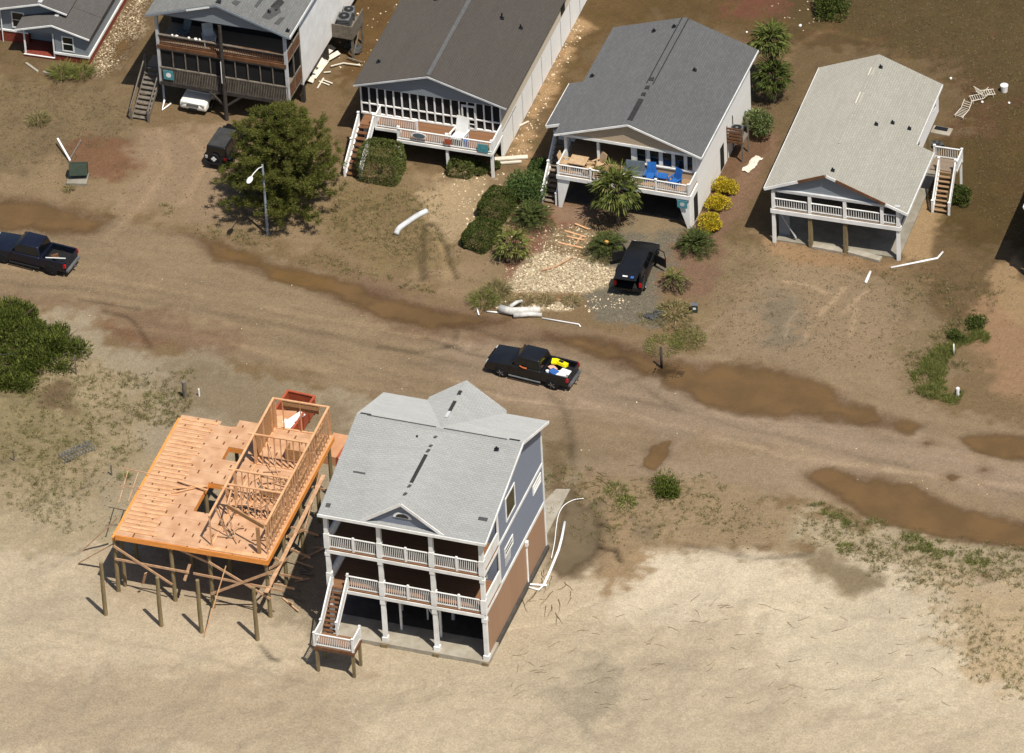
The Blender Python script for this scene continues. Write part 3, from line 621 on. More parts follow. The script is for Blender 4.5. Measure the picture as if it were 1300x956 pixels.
# ================================================================ three storey beach house (front right)
def beach_house():
    h = root('beach_house', (7.37, -28.34, 0), R(-1), 'three storey blue grey beach house with silver shingle roof and two white railed front decks', 'house')
    W0, W1 = -10.25, 0.
    box(h, 'slab', 'concrete', W0-.2, .2, -.35, 1.7, 0, .3); box(h, 'slab', 'shaded_concrete', W0-.2, .2, 1.71, 11.8, 0, .297)  # rear slab painted darker to carry the shade beneath the house
    P = [-10.25, -6.75, -3.3, 0.]
    for x in P:
        mb = MB(); mb.box(x-.13, x+.13, -.13, .13, .36, 9.9); mb.box(x-.19, x+.19, -.19, .19, .3, .62); mb.box(x-.165, x+.165, -.165, .165, 3.3, 3.62)
        mb.box(x-.17, x+.17, -.17, .17, 4.0, 5.1); mb.box(x-.165, x+.165, -.165, .165, 6.5, 6.75); mb.box(x-.17, x+.17, -.17, .17, 7.1, 8.25)
        mb.build('column', 'white_trim', h)
        box(h, 'footing', 'pile_wood', x-.2, x+.2, -.42, -.33, -.05, .24)
    for x in (-6.75, -3.3): box(h, 'inner_post', 'grey_white', x-.09, x+.09, 3.0, 3.18, .3, 3.7)
    # decks
    box(h, 'lower_deck', 'deck_brown', W0-.05, .05, -.12, 3.1, 3.92, 4.02); box(h, 'upper_deck', 'deck_brown', W0-.05, .05, -.12, 3.1, 6.98, 7.08)
    mb = MB(); mb.box(W0, 0, -.17, -.1, 3.68, 3.92); mb.box(-.0, .07, .1, 3.1, 3.68, 3.95); mb.box(W0-.07, W0, .1, 3.1, 3.68, 3.95); mb.build('deck_beam', 'white_trim', h)
    mb = MB(); mb.box(W0, 0, -.17, -.1, 6.74, 6.98); mb.box(-.0, .07, .1, 3.1, 6.74, 7.0); mb.box(W0-.07, W0, .1, 3.1, 6.74, 7.0); mb.build('deck_beam', 'white_trim', h)
    mb = MB(); mb.box(W0, 0, -.2, .0, 9.62, 9.86); mb.box(-.1, .06, 0, 3.1, 9.62, 9.86); mb.build('porch_beam', 'white_trim', h)
    box(h, 'porch_ceiling', 'soffit', W0, 0, .06, 3.1, 9.84, 9.88); box(h, 'porch_ceiling', 'soffit', W0+.05, -.05, .06, 3.05, 6.7, 6.73); box(h, 'porch_ceiling', 'soffit', W0+.05, -.05, .06, 3.05, 3.62, 3.66)
    for a, b, z in ((-10.25, -6.75, 7.08), (-6.75, -3.3, 7.08), (-3.3, 0, 7.08), (-9.05, -6.75, 4.02), (-6.75, -3.3, 4.02), (-3.3, 0, 4.02)):
        railing(h, (a+.1, -.02, z), (b-.1, -.02, z), 1.0, 'white_trim', .125, 9, False)
        xm = (a+b)/2
        if b-a > 2.5: box(h, 'railing_post', 'white_trim', xm-.07, xm+.07, -.09, .05, z, z+1.12)
    box(h, 'railing_post', 'white_trim', -9.12, -8.98, -.09, .05, 4.02, 5.2)
    for z in (7.08, 4.02):
        railing(h, (0, .15, z), (0, 3.05, z), 1.0, 'white_trim', .07, 9, False, bw=.05)
        railing(h, (W0, .15, z), (W0, 3.05, z), 1.0, 'white_trim', .125, 9, False)
    # walls
    MB().prism([(3.1, 3.75), (11.75, 3.75), (11.75, 10.25), (7.3, 11.9), (3.1, 10.8)], 'x', W0, 0).build('wall', 'slate_siding', h)
    MB().prism([(.22, .3), (11.7, .3), (11.7, 3.75), (3.1, 3.75), (3.1, 3.66), (.22, 3.66)], 'x', -.08, .0).build('ground_floor_wall', 'brown_panel', h)
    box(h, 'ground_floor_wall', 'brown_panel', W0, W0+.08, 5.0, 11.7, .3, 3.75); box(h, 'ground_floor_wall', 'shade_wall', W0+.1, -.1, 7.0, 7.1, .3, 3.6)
    mb = MB()
    mb.box(-.01, .045, 3.1, 11.8, 3.66, 3.92); mb.box(-.01, .04, 3.1, 11.8, 6.86, 7.08); mb.box(-.03, .05, 3.0, 3.2, 3.92, 10.55); mb.box(-.05, .05, 11.66, 11.84, .3, 10.1)
    mb.build('trim', 'white_trim', h)
    # frieze strips under the roof on the right wall
    mb = MB(); mb.beam((.03, -.2, 9.93-.28), (.03, 7.2, 12.0-.28), .05, .24); mb.beam((.03, 7.25, 12.0-.3), (.03, 11.9, 10.25-.3), .05, .24); mb.build('frieze', 'white_trim', h)
    window(h, (0, 5.6, 8.55), 1.7, 1.75, 'x', 1, pane='green_glass', fw_=.12, mullion=False)
    window(h, (0, 4.9, 5.55), 1.5, .62, 'x', 1, fw_=.12); window(h, (0, 10.55, 6.2), 1.5, .62, 'x', 1, pane='white_paint', fw_=.1)
    patch(h, [(0, 4.1, 4.5), (0, 5.1, 4.5), (0, 5.2, 5.2), (0, 4.2, 5.2)], 'grey_white', 'torn_housewrap', .03)
    for x, w_ in ((-8.6, 1.6), (-5.0, 2.2), (-1.7, 1.6)):
        window(h, (x, 3.1, 5.15), w_, 1.9, 'y', -1); window(h, (x, 3.1, 8.2), w_, 1.9, 'y', -1)
    # framed opening under the house
    mb = MB(); mb.box(-6.2, -6.06, 1.2, 1.32, .3, 2.7); mb.box(-3.55, -3.41, 1.2, 1.32, .3, 2.7); mb.box(-6.2, -3.41, 1.18, 1.34, 2.7, 3.3); mb.beam((-5.4, 2.5, 2.6), (-3.5, 1.5, .9), .1, .12); mb.box(-4.9, -4.8, 2.6, 2.7, .3, 2.7)
    mb.build('door_frame', 'white_paint', h)
    # roof: shallow front slope over the porches, steeper back slope, cross gables
    rf = MB().prism([(-.4, 9.97-.16), (7.3, 12.15-.16), (12.1, 10.22-.16), (12.1, 10.22), (7.3, 12.15), (-.4, 9.97)], 'x', -10.6, .45).build('roof', 'shingle_silver', h)
    MB().prism([(-7.55, 9.85), (-2.55, 9.85), (-2.55, 10.08), (-5.05, 11.84), (-7.55, 10.08)], 'y', -.1, .5).build('front_gable_core', 'slate_siding', h)
    for s in (-1, 1):
        X = -5.05; K = 16; J_ = 7; vs = []
        for i in range(K):
            t = i/(K-1); y = -.28+7.3*t; w_ = 2.75+1.6*t
            for j in range(J_):
                u = j/(J_-1); zs = 9.97+(y+.4)*.283; hgt = (11.92+.14*t-zs)*(1-u); vs.append((X+s*w_*u, y, zs+max(hgt, 0)+.012))
        fs = [(i*J_+j, i*J_+j+1, (i+1)*J_+j+1, (i+1)*J_+j) for i in range(K-1) for j in range(J_-1)]
        n_ = len(vs); vs += [(a_, b_, c_-.13) for a_, b_, c_ in vs]; fs += [tuple(q+n_ for q in f) for f in fs]+[(j, j+1, j+1+n_, j+n_) for j in range(J_-1)]
        MB().add(vs, fs).build('gable_roof', 'shingle_silver', h, fix=False)
        MB().prism([(-5.05, 11.93), (-5.05, 12.08), (-5.05+s*2.6, 10.2), (-5.05+s*2.6, 10.05)], 'y', 7.6, 12.45).build('gable_roof', 'shingle_silver', h)
        MB().beam((-5.05, -.3, 11.83), (-5.05+s*2.78, -.3, 9.87), .05, .2).build('rake_board', 'white_trim', h)
    MB().prism([(-7.3, 9.9), (-2.8, 9.9), (-2.8, 10.15), (-5.05, 11.95), (-7.3, 10.15)], 'y', 9, 12.1).build('rear_gable_wall', 'slate_siding', h)
    # louvred half round vent in the front gable
    pts = [(-5.05+.62*math.cos(a), 10.62+.42*math.sin(a)) for a in np.linspace(0, math.pi, 13)]
    MB().prism(pts, 'y', -.15, -.1).build('gable_vent', 'white_trim', h)
    pts = [(-5.05+.42*math.cos(a), 10.68+.27*math.sin(a)) for a in np.linspace(0, math.pi, 13)]
    v_ = [o for o in bpy.data.objects if o.parent == h and o.name.startswith('gable_vent')][0]
    MB().prism(pts, 'y', -.18, -.15).build('louvre', 'felt_black', v_)
    MB().box(-10.62, .47, -.46, -.405, 9.78, 9.99).build('fascia', 'white_trim', h)
    mb = MB(); mb.beam((.48, -.4, 9.88), (.48, 7.3, 12.06), .05, .18); mb.beam((.48, 7.3, 12.06), (.48, 12.1, 10.13), .05, .18); mb.build('rake_board', 'white_trim', h)
    # wind damage: strips of ridge cap gone
    rz_ = lambda y: 11.93+.14*(y+.28)/7.1
    patch(h, [(-5.16, 1.8, rz_(1.8)), (-4.94, 1.8, rz_(1.8)), (-4.94, 4.6, rz_(4.6)), (-5.16, 4.6, rz_(4.6))], 'felt_black', 'bare_ridge_strip', .05)
    for y0, y1 in ((1.3, 1.55), (.5, .75), (4.85, 5.15), (5.4, 5.6), (6.3, 6.5)): patch(h, [(-5.16, y0, rz_(y0)), (-5., y0, rz_(y0)), (-4.94, y1, rz_(y1)), (-5.12, y1, rz_(y1))], 'felt_grey', 'bare_ridge_strip', .05)
    for y0, y1 in ((9.2, 10.2), (10.9, 11.3)): patch(h, [(-5.16, y0, 12.07), (-4.94, y0, 12.07), (-4.94, y1, 12.07), (-5.16, y1, 12.07)], 'felt_black', 'bare_ridge_strip', .04)
    patch(h, [(-5.14, 8.5, 12.07), (-4.96, 8.5, 12.07), (-4.96, 9.1, 12.07), (-5.14, 9.1, 12.07)], 'grey_white', 'bare_ridge_strip', .04)
    MB().beam((-9.9, 7.3, 12.15), (-5.3, 7.3, 12.15), .07, .05).build('ridge_vent', 'felt_grey', h); MB().beam((-4.8, 7.3, 12.15), (-.6, 7.3, 12.15), .07, .05).build('ridge_vent', 'felt_grey', h)
    sl = lambda x, y: (x, y, 9.97+(y+.4)*.283)
    for x0, x1, y0, y1 in ((-.55, .05, 1.2, 1.45), (-10.3, -10.0, .2, .5), (-2.9, -2.3, 4.6, 4.72), (-9.4, -8.6, 3.0, 3.12)):
        patch(h, [sl(x0, y0), sl(x1, y0), sl(x1, y1), sl(x0, y1)], 'felt_grey')
    for x0, x1 in ((-10.4, -9.7), (-.5, .2)): patch(h, [(x0, 7.32, 12.14), (x1, 7.32, 12.14), (x1, 7.55, 12.05), (x0, 7.55, 12.05)], 'felt_black')
    vent(h, -6.2, 6.2, 11.9); vent(h, -1.0, 6.4, 11.95)
    # stairs down to the landing
    stairs(h, (-9.6, -2.35, 2.05), (-9.6, .0, 4.0), .95, 'brown_wood', 'brown_wood', 'white_trim', 10, railh=.95)
    box(h, 'landing', 'deck_brown', -10.15, -7.5, -3.7, -2.3, 1.95, 2.05)
    mb = MB(); mb.box(-10.17, -7.48, -3.74, -3.7, 1.78, 2.03); mb.box(-7.5, -7.46, -3.7, -2.3, 1.78, 2.03); mb.box(-10.19, -10.15, -3.7, -2.3, 1.78, 2.03); mb.build('landing_rim', 'brown_wood', h)
    for x, y in ((-10.0, -3.6), (-7.6, -3.6), (-7.6, -2.4), (-10.0, -2.4)): box(h, 'landing_leg', 'pile_wood', x-.09, x+.09, y-.09, y+.09, -.2, 1.8)
    railing(h, (-10.1, -3.66, 2.05), (-7.55, -3.66, 2.05), .95, 'white_trim', .12, 2.6); railing(h, (-7.54, -3.6, 2.05), (-7.54, -2.35, 2.05), .95, 'white_trim', .12, 9, False)
    railing(h, (-10.1, -3.6, 2.05), (-10.1, -2.4, 2.05), .95, 'white_trim', .12, 9, False); box(h, 'railing_post', 'white_trim', -7.62, -7.48, -2.4, -2.26, 2.0, 3.15)
    return h
BH = beach_house()

# ================================================================ pale roofed house on the right
def pale_house(loc, rz, label, extra=True):
    h = root('raised_house', loc, rz, label, 'house')
    X1 = 8.0; sl = lambda x: 6.4-abs(x-3.8)*(.4225 if x < 3.8 else .4)
    box(h, 'slab', 'grey_concrete', .2, 8.7, .25, 12, -.1, .1)
    for x in (.1, 2.62, 5.04, 7.6, 8.7):
        if x in (.1, 8.7): box(h, 'column', 'white_paint', x-.11, x+.11, .0, .22, 0, 4.3)
        else:
            box(h, 'column', 'white_paint', x-.11, x+.11, .0, .22, 2.6, 4.3)
            if x != 7.6: box(h, 'pile', 'pile_wood', x-.13, x+.13, .02, .28, -.2, 2.6)
    for x in (.2, 2.9, 5.5, 7.7):
        for y in (4, 8, 12): box(h, 'pile', 'pile_wood', x-.13, x+.13, y-.13, y+.13, -.1, 2.6)
    box(h, 'porch_floor', 'deck_grey', -.05, 8.85, -.02, 2.6, 2.82, 2.9)
    mb = MB(); mb.box(-.08, 8.88, -.08, -.02, 2.55, 2.86); mb.box(-.08, -.02, 0, 13.7, 2.55, 2.86); mb.box(8.85, 8.92, 0, 6.9, 2.55, 2.86); mb.build('rim_board', 'white_trim', h)
    mb = MB(); mb.box(-.0, 8.85, -.02, .18, 4.32, 4.52); mb.box(8.65, 8.85, 0.1, 6.5, 4.1, 4.28); mb.build('porch_beam', 'grey_white', h)
    xs = [.1, 2.62, 5.04, 7.6, 8.7]
    for a, b in zip(xs, xs[1:]): railing(h, (a+.1, .1, 2.9), (b-.1, .1, 2.9), .78, 'white_trim', .16, 9, False)
    railing(h, (8.78, .2, 2.9), (8.78, 6.8, 2.9), .78, 'white_trim', .16, 3.2, True)
    # body
    MB().prism([(.1, 2.6), (X1, 2.6), (X1, sl(X1)-.16), (3.8, 6.24), (.1, sl(.1)-.16)], 'y', 2.6, 13.7).build('wall', 'white_siding', h)
    gable_fill(h, .2, 8.5, 3.8, 4.5, sl(.2)-.2, sl(8.5)-.2, 6.2, .15, .4, 'grey_siding')
    box(h, 'porch_ceiling', 'soffit', .1, 8.6, .4, 2.6, 4.34, 4.38)
    for x in (2., 5.6): window(h, (x, 2.6, 3.75), 1.2, 1.1, 'y', -1)
    box(h, 'door', 'grey_white', 3.6, 4.5, 2.54, 2.6, 2.9, 4.3)
    window(h, (X1, 12.6, 4.0), .55, .9, 'x', 1); window(h, (X1, 8.2, 3.9), .6, .9, 'x', 1)
    # roof with the wider side porch wing
    roof_y(h, -.46, 8.2, 3.8, sl(-.46), sl(8.2), 6.4, -.12, 14.05, 'shingle_cream')
    MB().prism([(8.2, sl(8.2)-.16), (9.4, sl(9.4)-.16), (9.4, sl(9.4)), (8.2, sl(8.2))], 'y', -.12, 6.95).build('porch_roof', 'shingle_cream', h)
    for a, b, m_ in ((-.46, 1.9, 'white_trim'), (1.9, 3.75, 'brown_wood'), (3.85, 4.5, 'white_trim'), (4.5, 7.9, 'brown_wood'), (7.9, 9.4, 'white_trim')):
        MB().beam((a, -.15, sl(a)-.1), (b, -.15, sl(b)-.1), .05, .2).build('rake_board', m_, h)
    mb = MB(); mb.box(-.5, -.46, -.12, 14.05, sl(-.46)-.18, sl(-.46)); mb.build('fascia', 'white_trim', h); box(h, 'fascia', 'white_trim', 9.4, 9.45, -.12, 6.95, sl(9.4)-.2, sl(9.4)); box(h, 'fascia', 'white_trim', 8.2, 8.24, 6.97, 14.05, sl(8.2)-.2, sl(8.2)-.02)
    MB().beam((3.8, 3.5, 6.41), (3.8, 12.9, 6.41), .16, .03).build('ridge_cap', 'shingle_cream', h)
    for x, y in ((4.1, .6), (6.3, 7.9), (5.4, 7.0), (4.2, 12.8), (7.4, 8.1)): vent(h, x, y, sl(x))
    patch(h, [(3.62, 8.3, sl(3.6)), (3.9, 8.3, sl(3.9)), (3.9, 9.6, sl(3.9)), (3.62, 9.6, sl(3.6))], 'cream_paint', 'replaced_ridge_strip', .03)
    patch(h, [(3.62, 11.6, sl(3.6)), (3.9, 11.6, sl(3.9)), (3.9, 12.5, sl(3.9)), (3.62, 12.5, sl(3.6))], 'cream_paint', 'replaced_ridge_strip', .03)
    if extra:
        # side stair
        box(h, 'landing', 'deck_grey', 8.95, 10.9, 7.5, 8.9, 2.25, 2.35)
        railing(h, (8.95, 8.85, 2.35), (10.85, 8.85, 2.35), .9, 'white_trim', .15, 2.2); railing(h, (10.85, 7.5, 2.35), (10.85, 8.8, 2.35), .9, 'white_trim', .15, 9, False)
        stairs(h, (10.15, 5.75, .05), (10.15, 7.6, 2.3), 1.05, 'deck_tan', 'white_trim', 'white_trim', 9)
        for x in (9.1, 10.8): box(h, 'landing_leg', 'white_paint', x-.07, x+.07, 8.7, 8.84, -.1, 2.25)
        # hanging lattice panel and diagonal brace by the left pile
        MB().beam((.4, .35, 2.5), (1.5, .5, .3), .14, .05).build('brace', 'grey_white', h); box(h, 'storage_wall', 'grey_siding', .2, .95, .9, 1.0, .1, 2.5)
    return h
PH_ = pale_house((12.55, 18.35, 0), R(.8), 'raised house with cream shingle roof, shallow front porch and a side stair with white rails')

# ================================================================ grey roofed house with the furnished deck
def grey_house():
    h = root('raised_house', (-2.58, 18.63, 0), R(-1), 'white raised house with slate grey roof, a furnished front deck and blue deck chairs', 'house')
    xr, zr = 4.75, 7.05; sl = lambda x: zr-abs(x-xr)*.345
    box(h, 'slab', 'shaded_concrete', .2, 9.2, .8, 13.6, -.1, .1)  # slab colour darkened to stand for the shade under the deck
    box(h, 'deck', 'deck_tan', 0, 9.35, -.02, 5.0, 2.74, 2.82)
    mb = MB(); mb.box(-.05, 9.38, -.1, -.02, 2.46, 2.76); mb.box(-.06, .0, 0, 3.6, 2.46, 2.76); mb.build('rim_board', 'white_trim', h)
    # tapered corner brackets
    MB().prism([(-.02, 0), (.22, 0), (.9, 2.46), (-.02, 2.46)], 'y', .02, .14).build('corner_bracket', 'white_paint', h)
    MB().prism([(9.3, .0), (9.12, 0), (8.35, 2.46), (9.3, 2.46)], 'y', .02, .14).build('corner_bracket', 'white_paint', h)
    for x in (.2, 3.3, 6.3):
        for y in (3.5, 8, 12.5): box(h, 'pile', 'pile_wood', x-.13, x+.13, y-.13, y+.13, -.1, 2.7)
    railing(h, (.08, .0, 2.82), (9.3, .0, 2.82), .78, 'white_trim', .13, 2.3)
    railing(h, (.04, .1, 2.82), (.04, 1.7, 2.82), .78, 'white_trim', .07, 9, False, bw=.05); railing(h, (9.33, .1, 2.82), (9.33, 1.7, 2.82), .78, 'white_trim', .07, 9, False, bw=.06)
    # body
    y1 = 13.6
    MB().prism([(0, 2.6), (9.4, 2.6), (9.4, sl(9.4)-.16), (xr, zr-.16), (0, sl(0)-.16)], 'y', 5.0, y1).build('wall', 'white_siding', h)
    box(h, 'wall', 'white_siding', 9.28, 9.4, 1.7, 5.0, 2.46, sl(9.4)-.18)
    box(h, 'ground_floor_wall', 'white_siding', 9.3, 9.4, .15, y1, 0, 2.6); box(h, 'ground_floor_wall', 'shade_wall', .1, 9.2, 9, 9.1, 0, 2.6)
    box(h, 'side_door', 'dark_interior', 9.4, 9.42, .7, 1.5, .1, 2.1); box(h, 'side_door', 'dark_interior', 9.4, 9.42, 6.6, 7.4, .1, 2.0)
    box(h, 'wall', 'white_siding', -1.15, 0, 3.8, 7.2, 2.6, sl(-1.15)-.17)
    # porch front: header beam, posts, band of windows
    mb = MB(); mb.box(.0, 9.35, 1.34, 1.8, 5.0, 5.2); mb.build('porch_beam', 'white_trim', h)
    for x in (.1, 2.42, 4.85): box(h, 'column', 'white_trim', x-.09, x+.09, 1.62, 1.8, 2.82, 5.0)
    box(h, 'porch_wall', 'tan_siding', 4.95, 9.28, 1.66, 1.76, 2.82, 3.52)
    box(h, 'window_sill', 'white_trim', 4.95, 9.28, 1.58, 1.78, 3.5, 3.6)
    mb = MB()
    for x in (5.02, 5.95, 6.85, 7.75, 8.6, 9.2): mb.box(x-.09, x+.09, 1.64, 1.76, 3.6, 5.02)
    mb.build('window_mullions', 'white_trim', h)
    for x in (5.48, 6.4, 7.3, 8.17, 8.9): window(h, (x, 1.68, 4.3), .66 if x < 8.8 else .4, 1.36, 'y', -1, fw_=.04, mullion=False)
    box(h, 'porch_ceiling', 'soffit', .0, 9.3, 1.8, 5, 5.02, 5.06)
    for x in (1.2, 3.4): window(h, (x, 5.0, 4.0), 1.3, 1.5, 'y', -1)
    gable_fill(h, .15, 9.3, xr, 5.22, sl(.15)-.2, sl(9.3)-.2, zr-.2, 1.38, 1.8, 'tan_siding')
    roof_y(h, -.5, 9.9, xr, sl(-.5), sl(9.9), zr, 1.15, 14.0, 'shingle_slate')
    MB().prism([(-1.5, sl(-1.5)-.16), (-.5, sl(-.5)-.16), (-.5, sl(-.5)), (-1.5, sl(-1.5))], 'y', 2.35, 7.4).build('side_roof', 'shingle_slate', h)
    rakes_y(h, -.5, 9.9, xr, sl(-.5), sl(9.9), zr, 1.14, 'white_trim', .14, -.1); MB().beam((-1.5, 2.32, sl(-1.5)-.1), (-.5, 2.32, sl(-.5)-.1), .05, .2).build('rake_board', 'white_trim', h)
    mb = MB(); mb.box(9.9, 9.95, 1.15, 14, sl(9.9)-.17, sl(9.9)-.01); mb.box(-1.55, -1.5, 2.35, 7.4, sl(-1.5)-.17, sl(-1.5)-.01); mb.build('gutter', 'white_trim', h)
    # ridge damage
    patch(h, [(4.6, 1.6, zr), (4.95, 1.6, zr), (4.95, 4.1, zr), (4.6, 4.1, zr)], 'felt_black', 'bare_ridge_strip', .03)
    for y in (4.5, 5.3, 6.3): patch(h, [(4.62, y, zr), (4.92, y, zr), (4.88, y+.4, zr), (4.6, y+.3, zr)], 'felt_black', 'bare_ridge_strip', .03)
    for x in (4.55, 5.0): MB().beam((x, 6.0, zr-.0), (x, 13.9, zr-.0), .05, .06).build('ridge_vent', 'felt_black', h)
    for x, y in ((2.9, 12.7), (6.9, 9.2), (-.0, 7.9), (4.3, 12.9)): vent(h, x, y, sl(x))
    # left stair
    stairs(h, (-.75, .2, .0), (-.75, 3.4, 2.75), .95, 'deck_grey', 'white_trim', 'white_paint', 12)
    box(h, 'landing', 'deck_grey', -1.25, -.1, 3.4, 4.2, 2.7, 2.8)
    return h
GH = grey_house()

# ================================================================ brown roofed house with screened porch
def screen_house():
    h = root('raised_house', (-11.13, 20.69, 0), R(0), 'raised house with a huge plain brown roof, a white framed screened porch and front deck', 'house')
    xr, zr = -1.7, 6.5; k = .308; sl = lambda x: zr-abs(x-xr)*k; Y1 = 24.
    box(h, 'deck', 'deck_brown', -3.5, 3.25, -.02, 2.2, 2.02, 2.1); box(h, 'deck', 'deck_brown', -5.45, -3.5, 1.0, 2.2, 2.02, 2.1)
    mb = MB(); mb.box(-3.55, 3.3, -.1, -.02, 1.86, 2.08); mb.box(3.25, 3.32, 0, 2.2, 1.86, 2.08); mb.box(-5.45, -3.5, .93, 1.0, 1.86, 2.08); mb.build('rim_board', 'white_trim', h)
    for x in (0, 3.2, -3.45): box(h, 'deck_post', 'white_paint', x-.09, x+.09, 0, .18, -.1, 3.1)
    railing(h, (-3.45, .0, 2.1), (3.22, .0, 2.1), .88, 'white_paint', .13, 9, False); railing(h, (3.25, .1, 2.1), (3.25, 2.1, 2.1), .88, 'white_paint', .05, 9, False, bw=.045)
    railing(h, (-5.4, 1.03, 2.1), (-2.5, 1.03, 2.1), .9, 'white_paint', .13, 9, False); railing(h, (-5.43, 1.1, 2.1), (-5.43, 2.2, 2.1), .9, 'white_paint', .05, 9, False, bw=.045)
    for x, y in ((-2.45, 1.03), (-5.42, 1.03)): box(h, 'railing_post', 'white_paint', x-.07, x+.07, y-.07, y+.07, 2.0, 3.12)
    # screened porch wall
    xs = np.linspace(-6.8, 3.2, 18); mb = MB()
    for i, x in enumerate(xs): mb.box(x-.045, x+.045, 2.18, 2.28, 2.2, 4.55)
    mb.box(-6.85, 3.25, 2.17, 2.3, 2.15, 2.27); mb.box(-6.8, 3.2, 2.19, 2.27, 2.98, 3.07); mb.box(-6.85, 3.25, 2.17, 2.3, 4.42, 4.56)
    mb.build('porch_frame', 'white_paint', h)
    box(h, 'screen', 'screen', -6.75, 3.15, 2.3, 2.33, 2.25, 4.45)
    box(h, 'porch_floor', 'deck_grey', -6.8, 3.2, 2.3, 5.5, 2.1, 2.2)
    d = MB(); d.box(.45, .55, 2.1, 2.16, 2.15, 4.2); d.box(1.35, 1.45, 2.1, 2.16, 2.15, 4.2); d.box(.55, 1.35, 2.1, 2.16, 4.05, 4.2); d.box(.55, 1.35, 2.1, 2.155, 3.0, 3.1); d.box(.55, 1.35, 2.1, 2.155, 2.15, 2.3); d.box(.92, .98, 2.1, 2.15, 2.3, 3.0); d.box(.55, 1.35, 2.1, 2.15, 2.62, 2.68)
    dd = d.build('screen_door', 'white_trim', h)
    box(h, 'wall', 'white_siding', -6.9, 3.1, 5.5, Y1-.5, 2.1, 4.6)
    box(h, 'wall', 'beige_siding', 3.1, 3.22, 2.3, Y1-.5, 2.45, sl(3.2)-.17); box(h, 'ground_floor_wall', 'white_panel', 3.06, 3.2, 2.4, Y1-.5, 0, 2.42)
    mb = MB()
    for y in np.arange(4.6, Y1, 2.2): mb.box(3.2, 3.24, y-.03, y+.03, 0, 2.4)
    mb.build('panel_battens', 'grey_white', h)
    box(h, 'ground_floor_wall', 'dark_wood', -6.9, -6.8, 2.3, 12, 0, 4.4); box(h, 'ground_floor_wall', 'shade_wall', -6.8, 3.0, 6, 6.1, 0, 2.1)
    box(h, 'side_door', 'dark_interior', 3.22, 3.25, 15.8, 16.7, 2.6, 4.4)
    for x in (-6.7, -3.5, 0): box(h, 'pile', 'white_paint', x-.12, x+.12, 2.3, 2.54, -.1, 2.1)
    box(h, 'porch_ceiling', 'soffit', -6.7, 3.1, 2.3, 5.5, 4.5, 4.54)
    gable_fill(h, -6.8, 3.2, xr, 4.55, sl(-6.8)-.18, sl(3.2)-.18, zr-.18, 2.02, 2.3, 'grey_siding')
    roof_y(h, -7.1, 3.85, xr, sl(-7.1), sl(3.85), zr, 1.7, Y1, 'shingle_brown')
    rakes_y(h, -7.1, 3.85, xr, sl(-7.1), sl(3.85), zr, 1.68, 'grey_white', .12, -.09)
    MB().beam((xr, 1.8, zr+.005), (xr, Y1, zr+.005), .26, .03).build('ridge_cap', 'shingle_slate', h)
    vent(h, -6.1, 4.2, sl(-6.1)); vent(h, -4.3, 11.5, sl(-4.3), .35); vent(h, .8, 10.4, sl(.8), .45); vent(h, 2.2, 10.2, sl(2.2), .3)
    # stair on the left with solid white side rails
    stairs(h, (-6.1, -2.3, .0), (-6.1, 1.05, 2.05), 1.0, 'brown_wood', 'white_paint', 'white_paint', 9, solid=True)
    box(h, 'landing', 'deck_brown', -6.6, -5.4, 1.05, 2.2, 2.0, 2.08)
    return h
SH = screen_house()

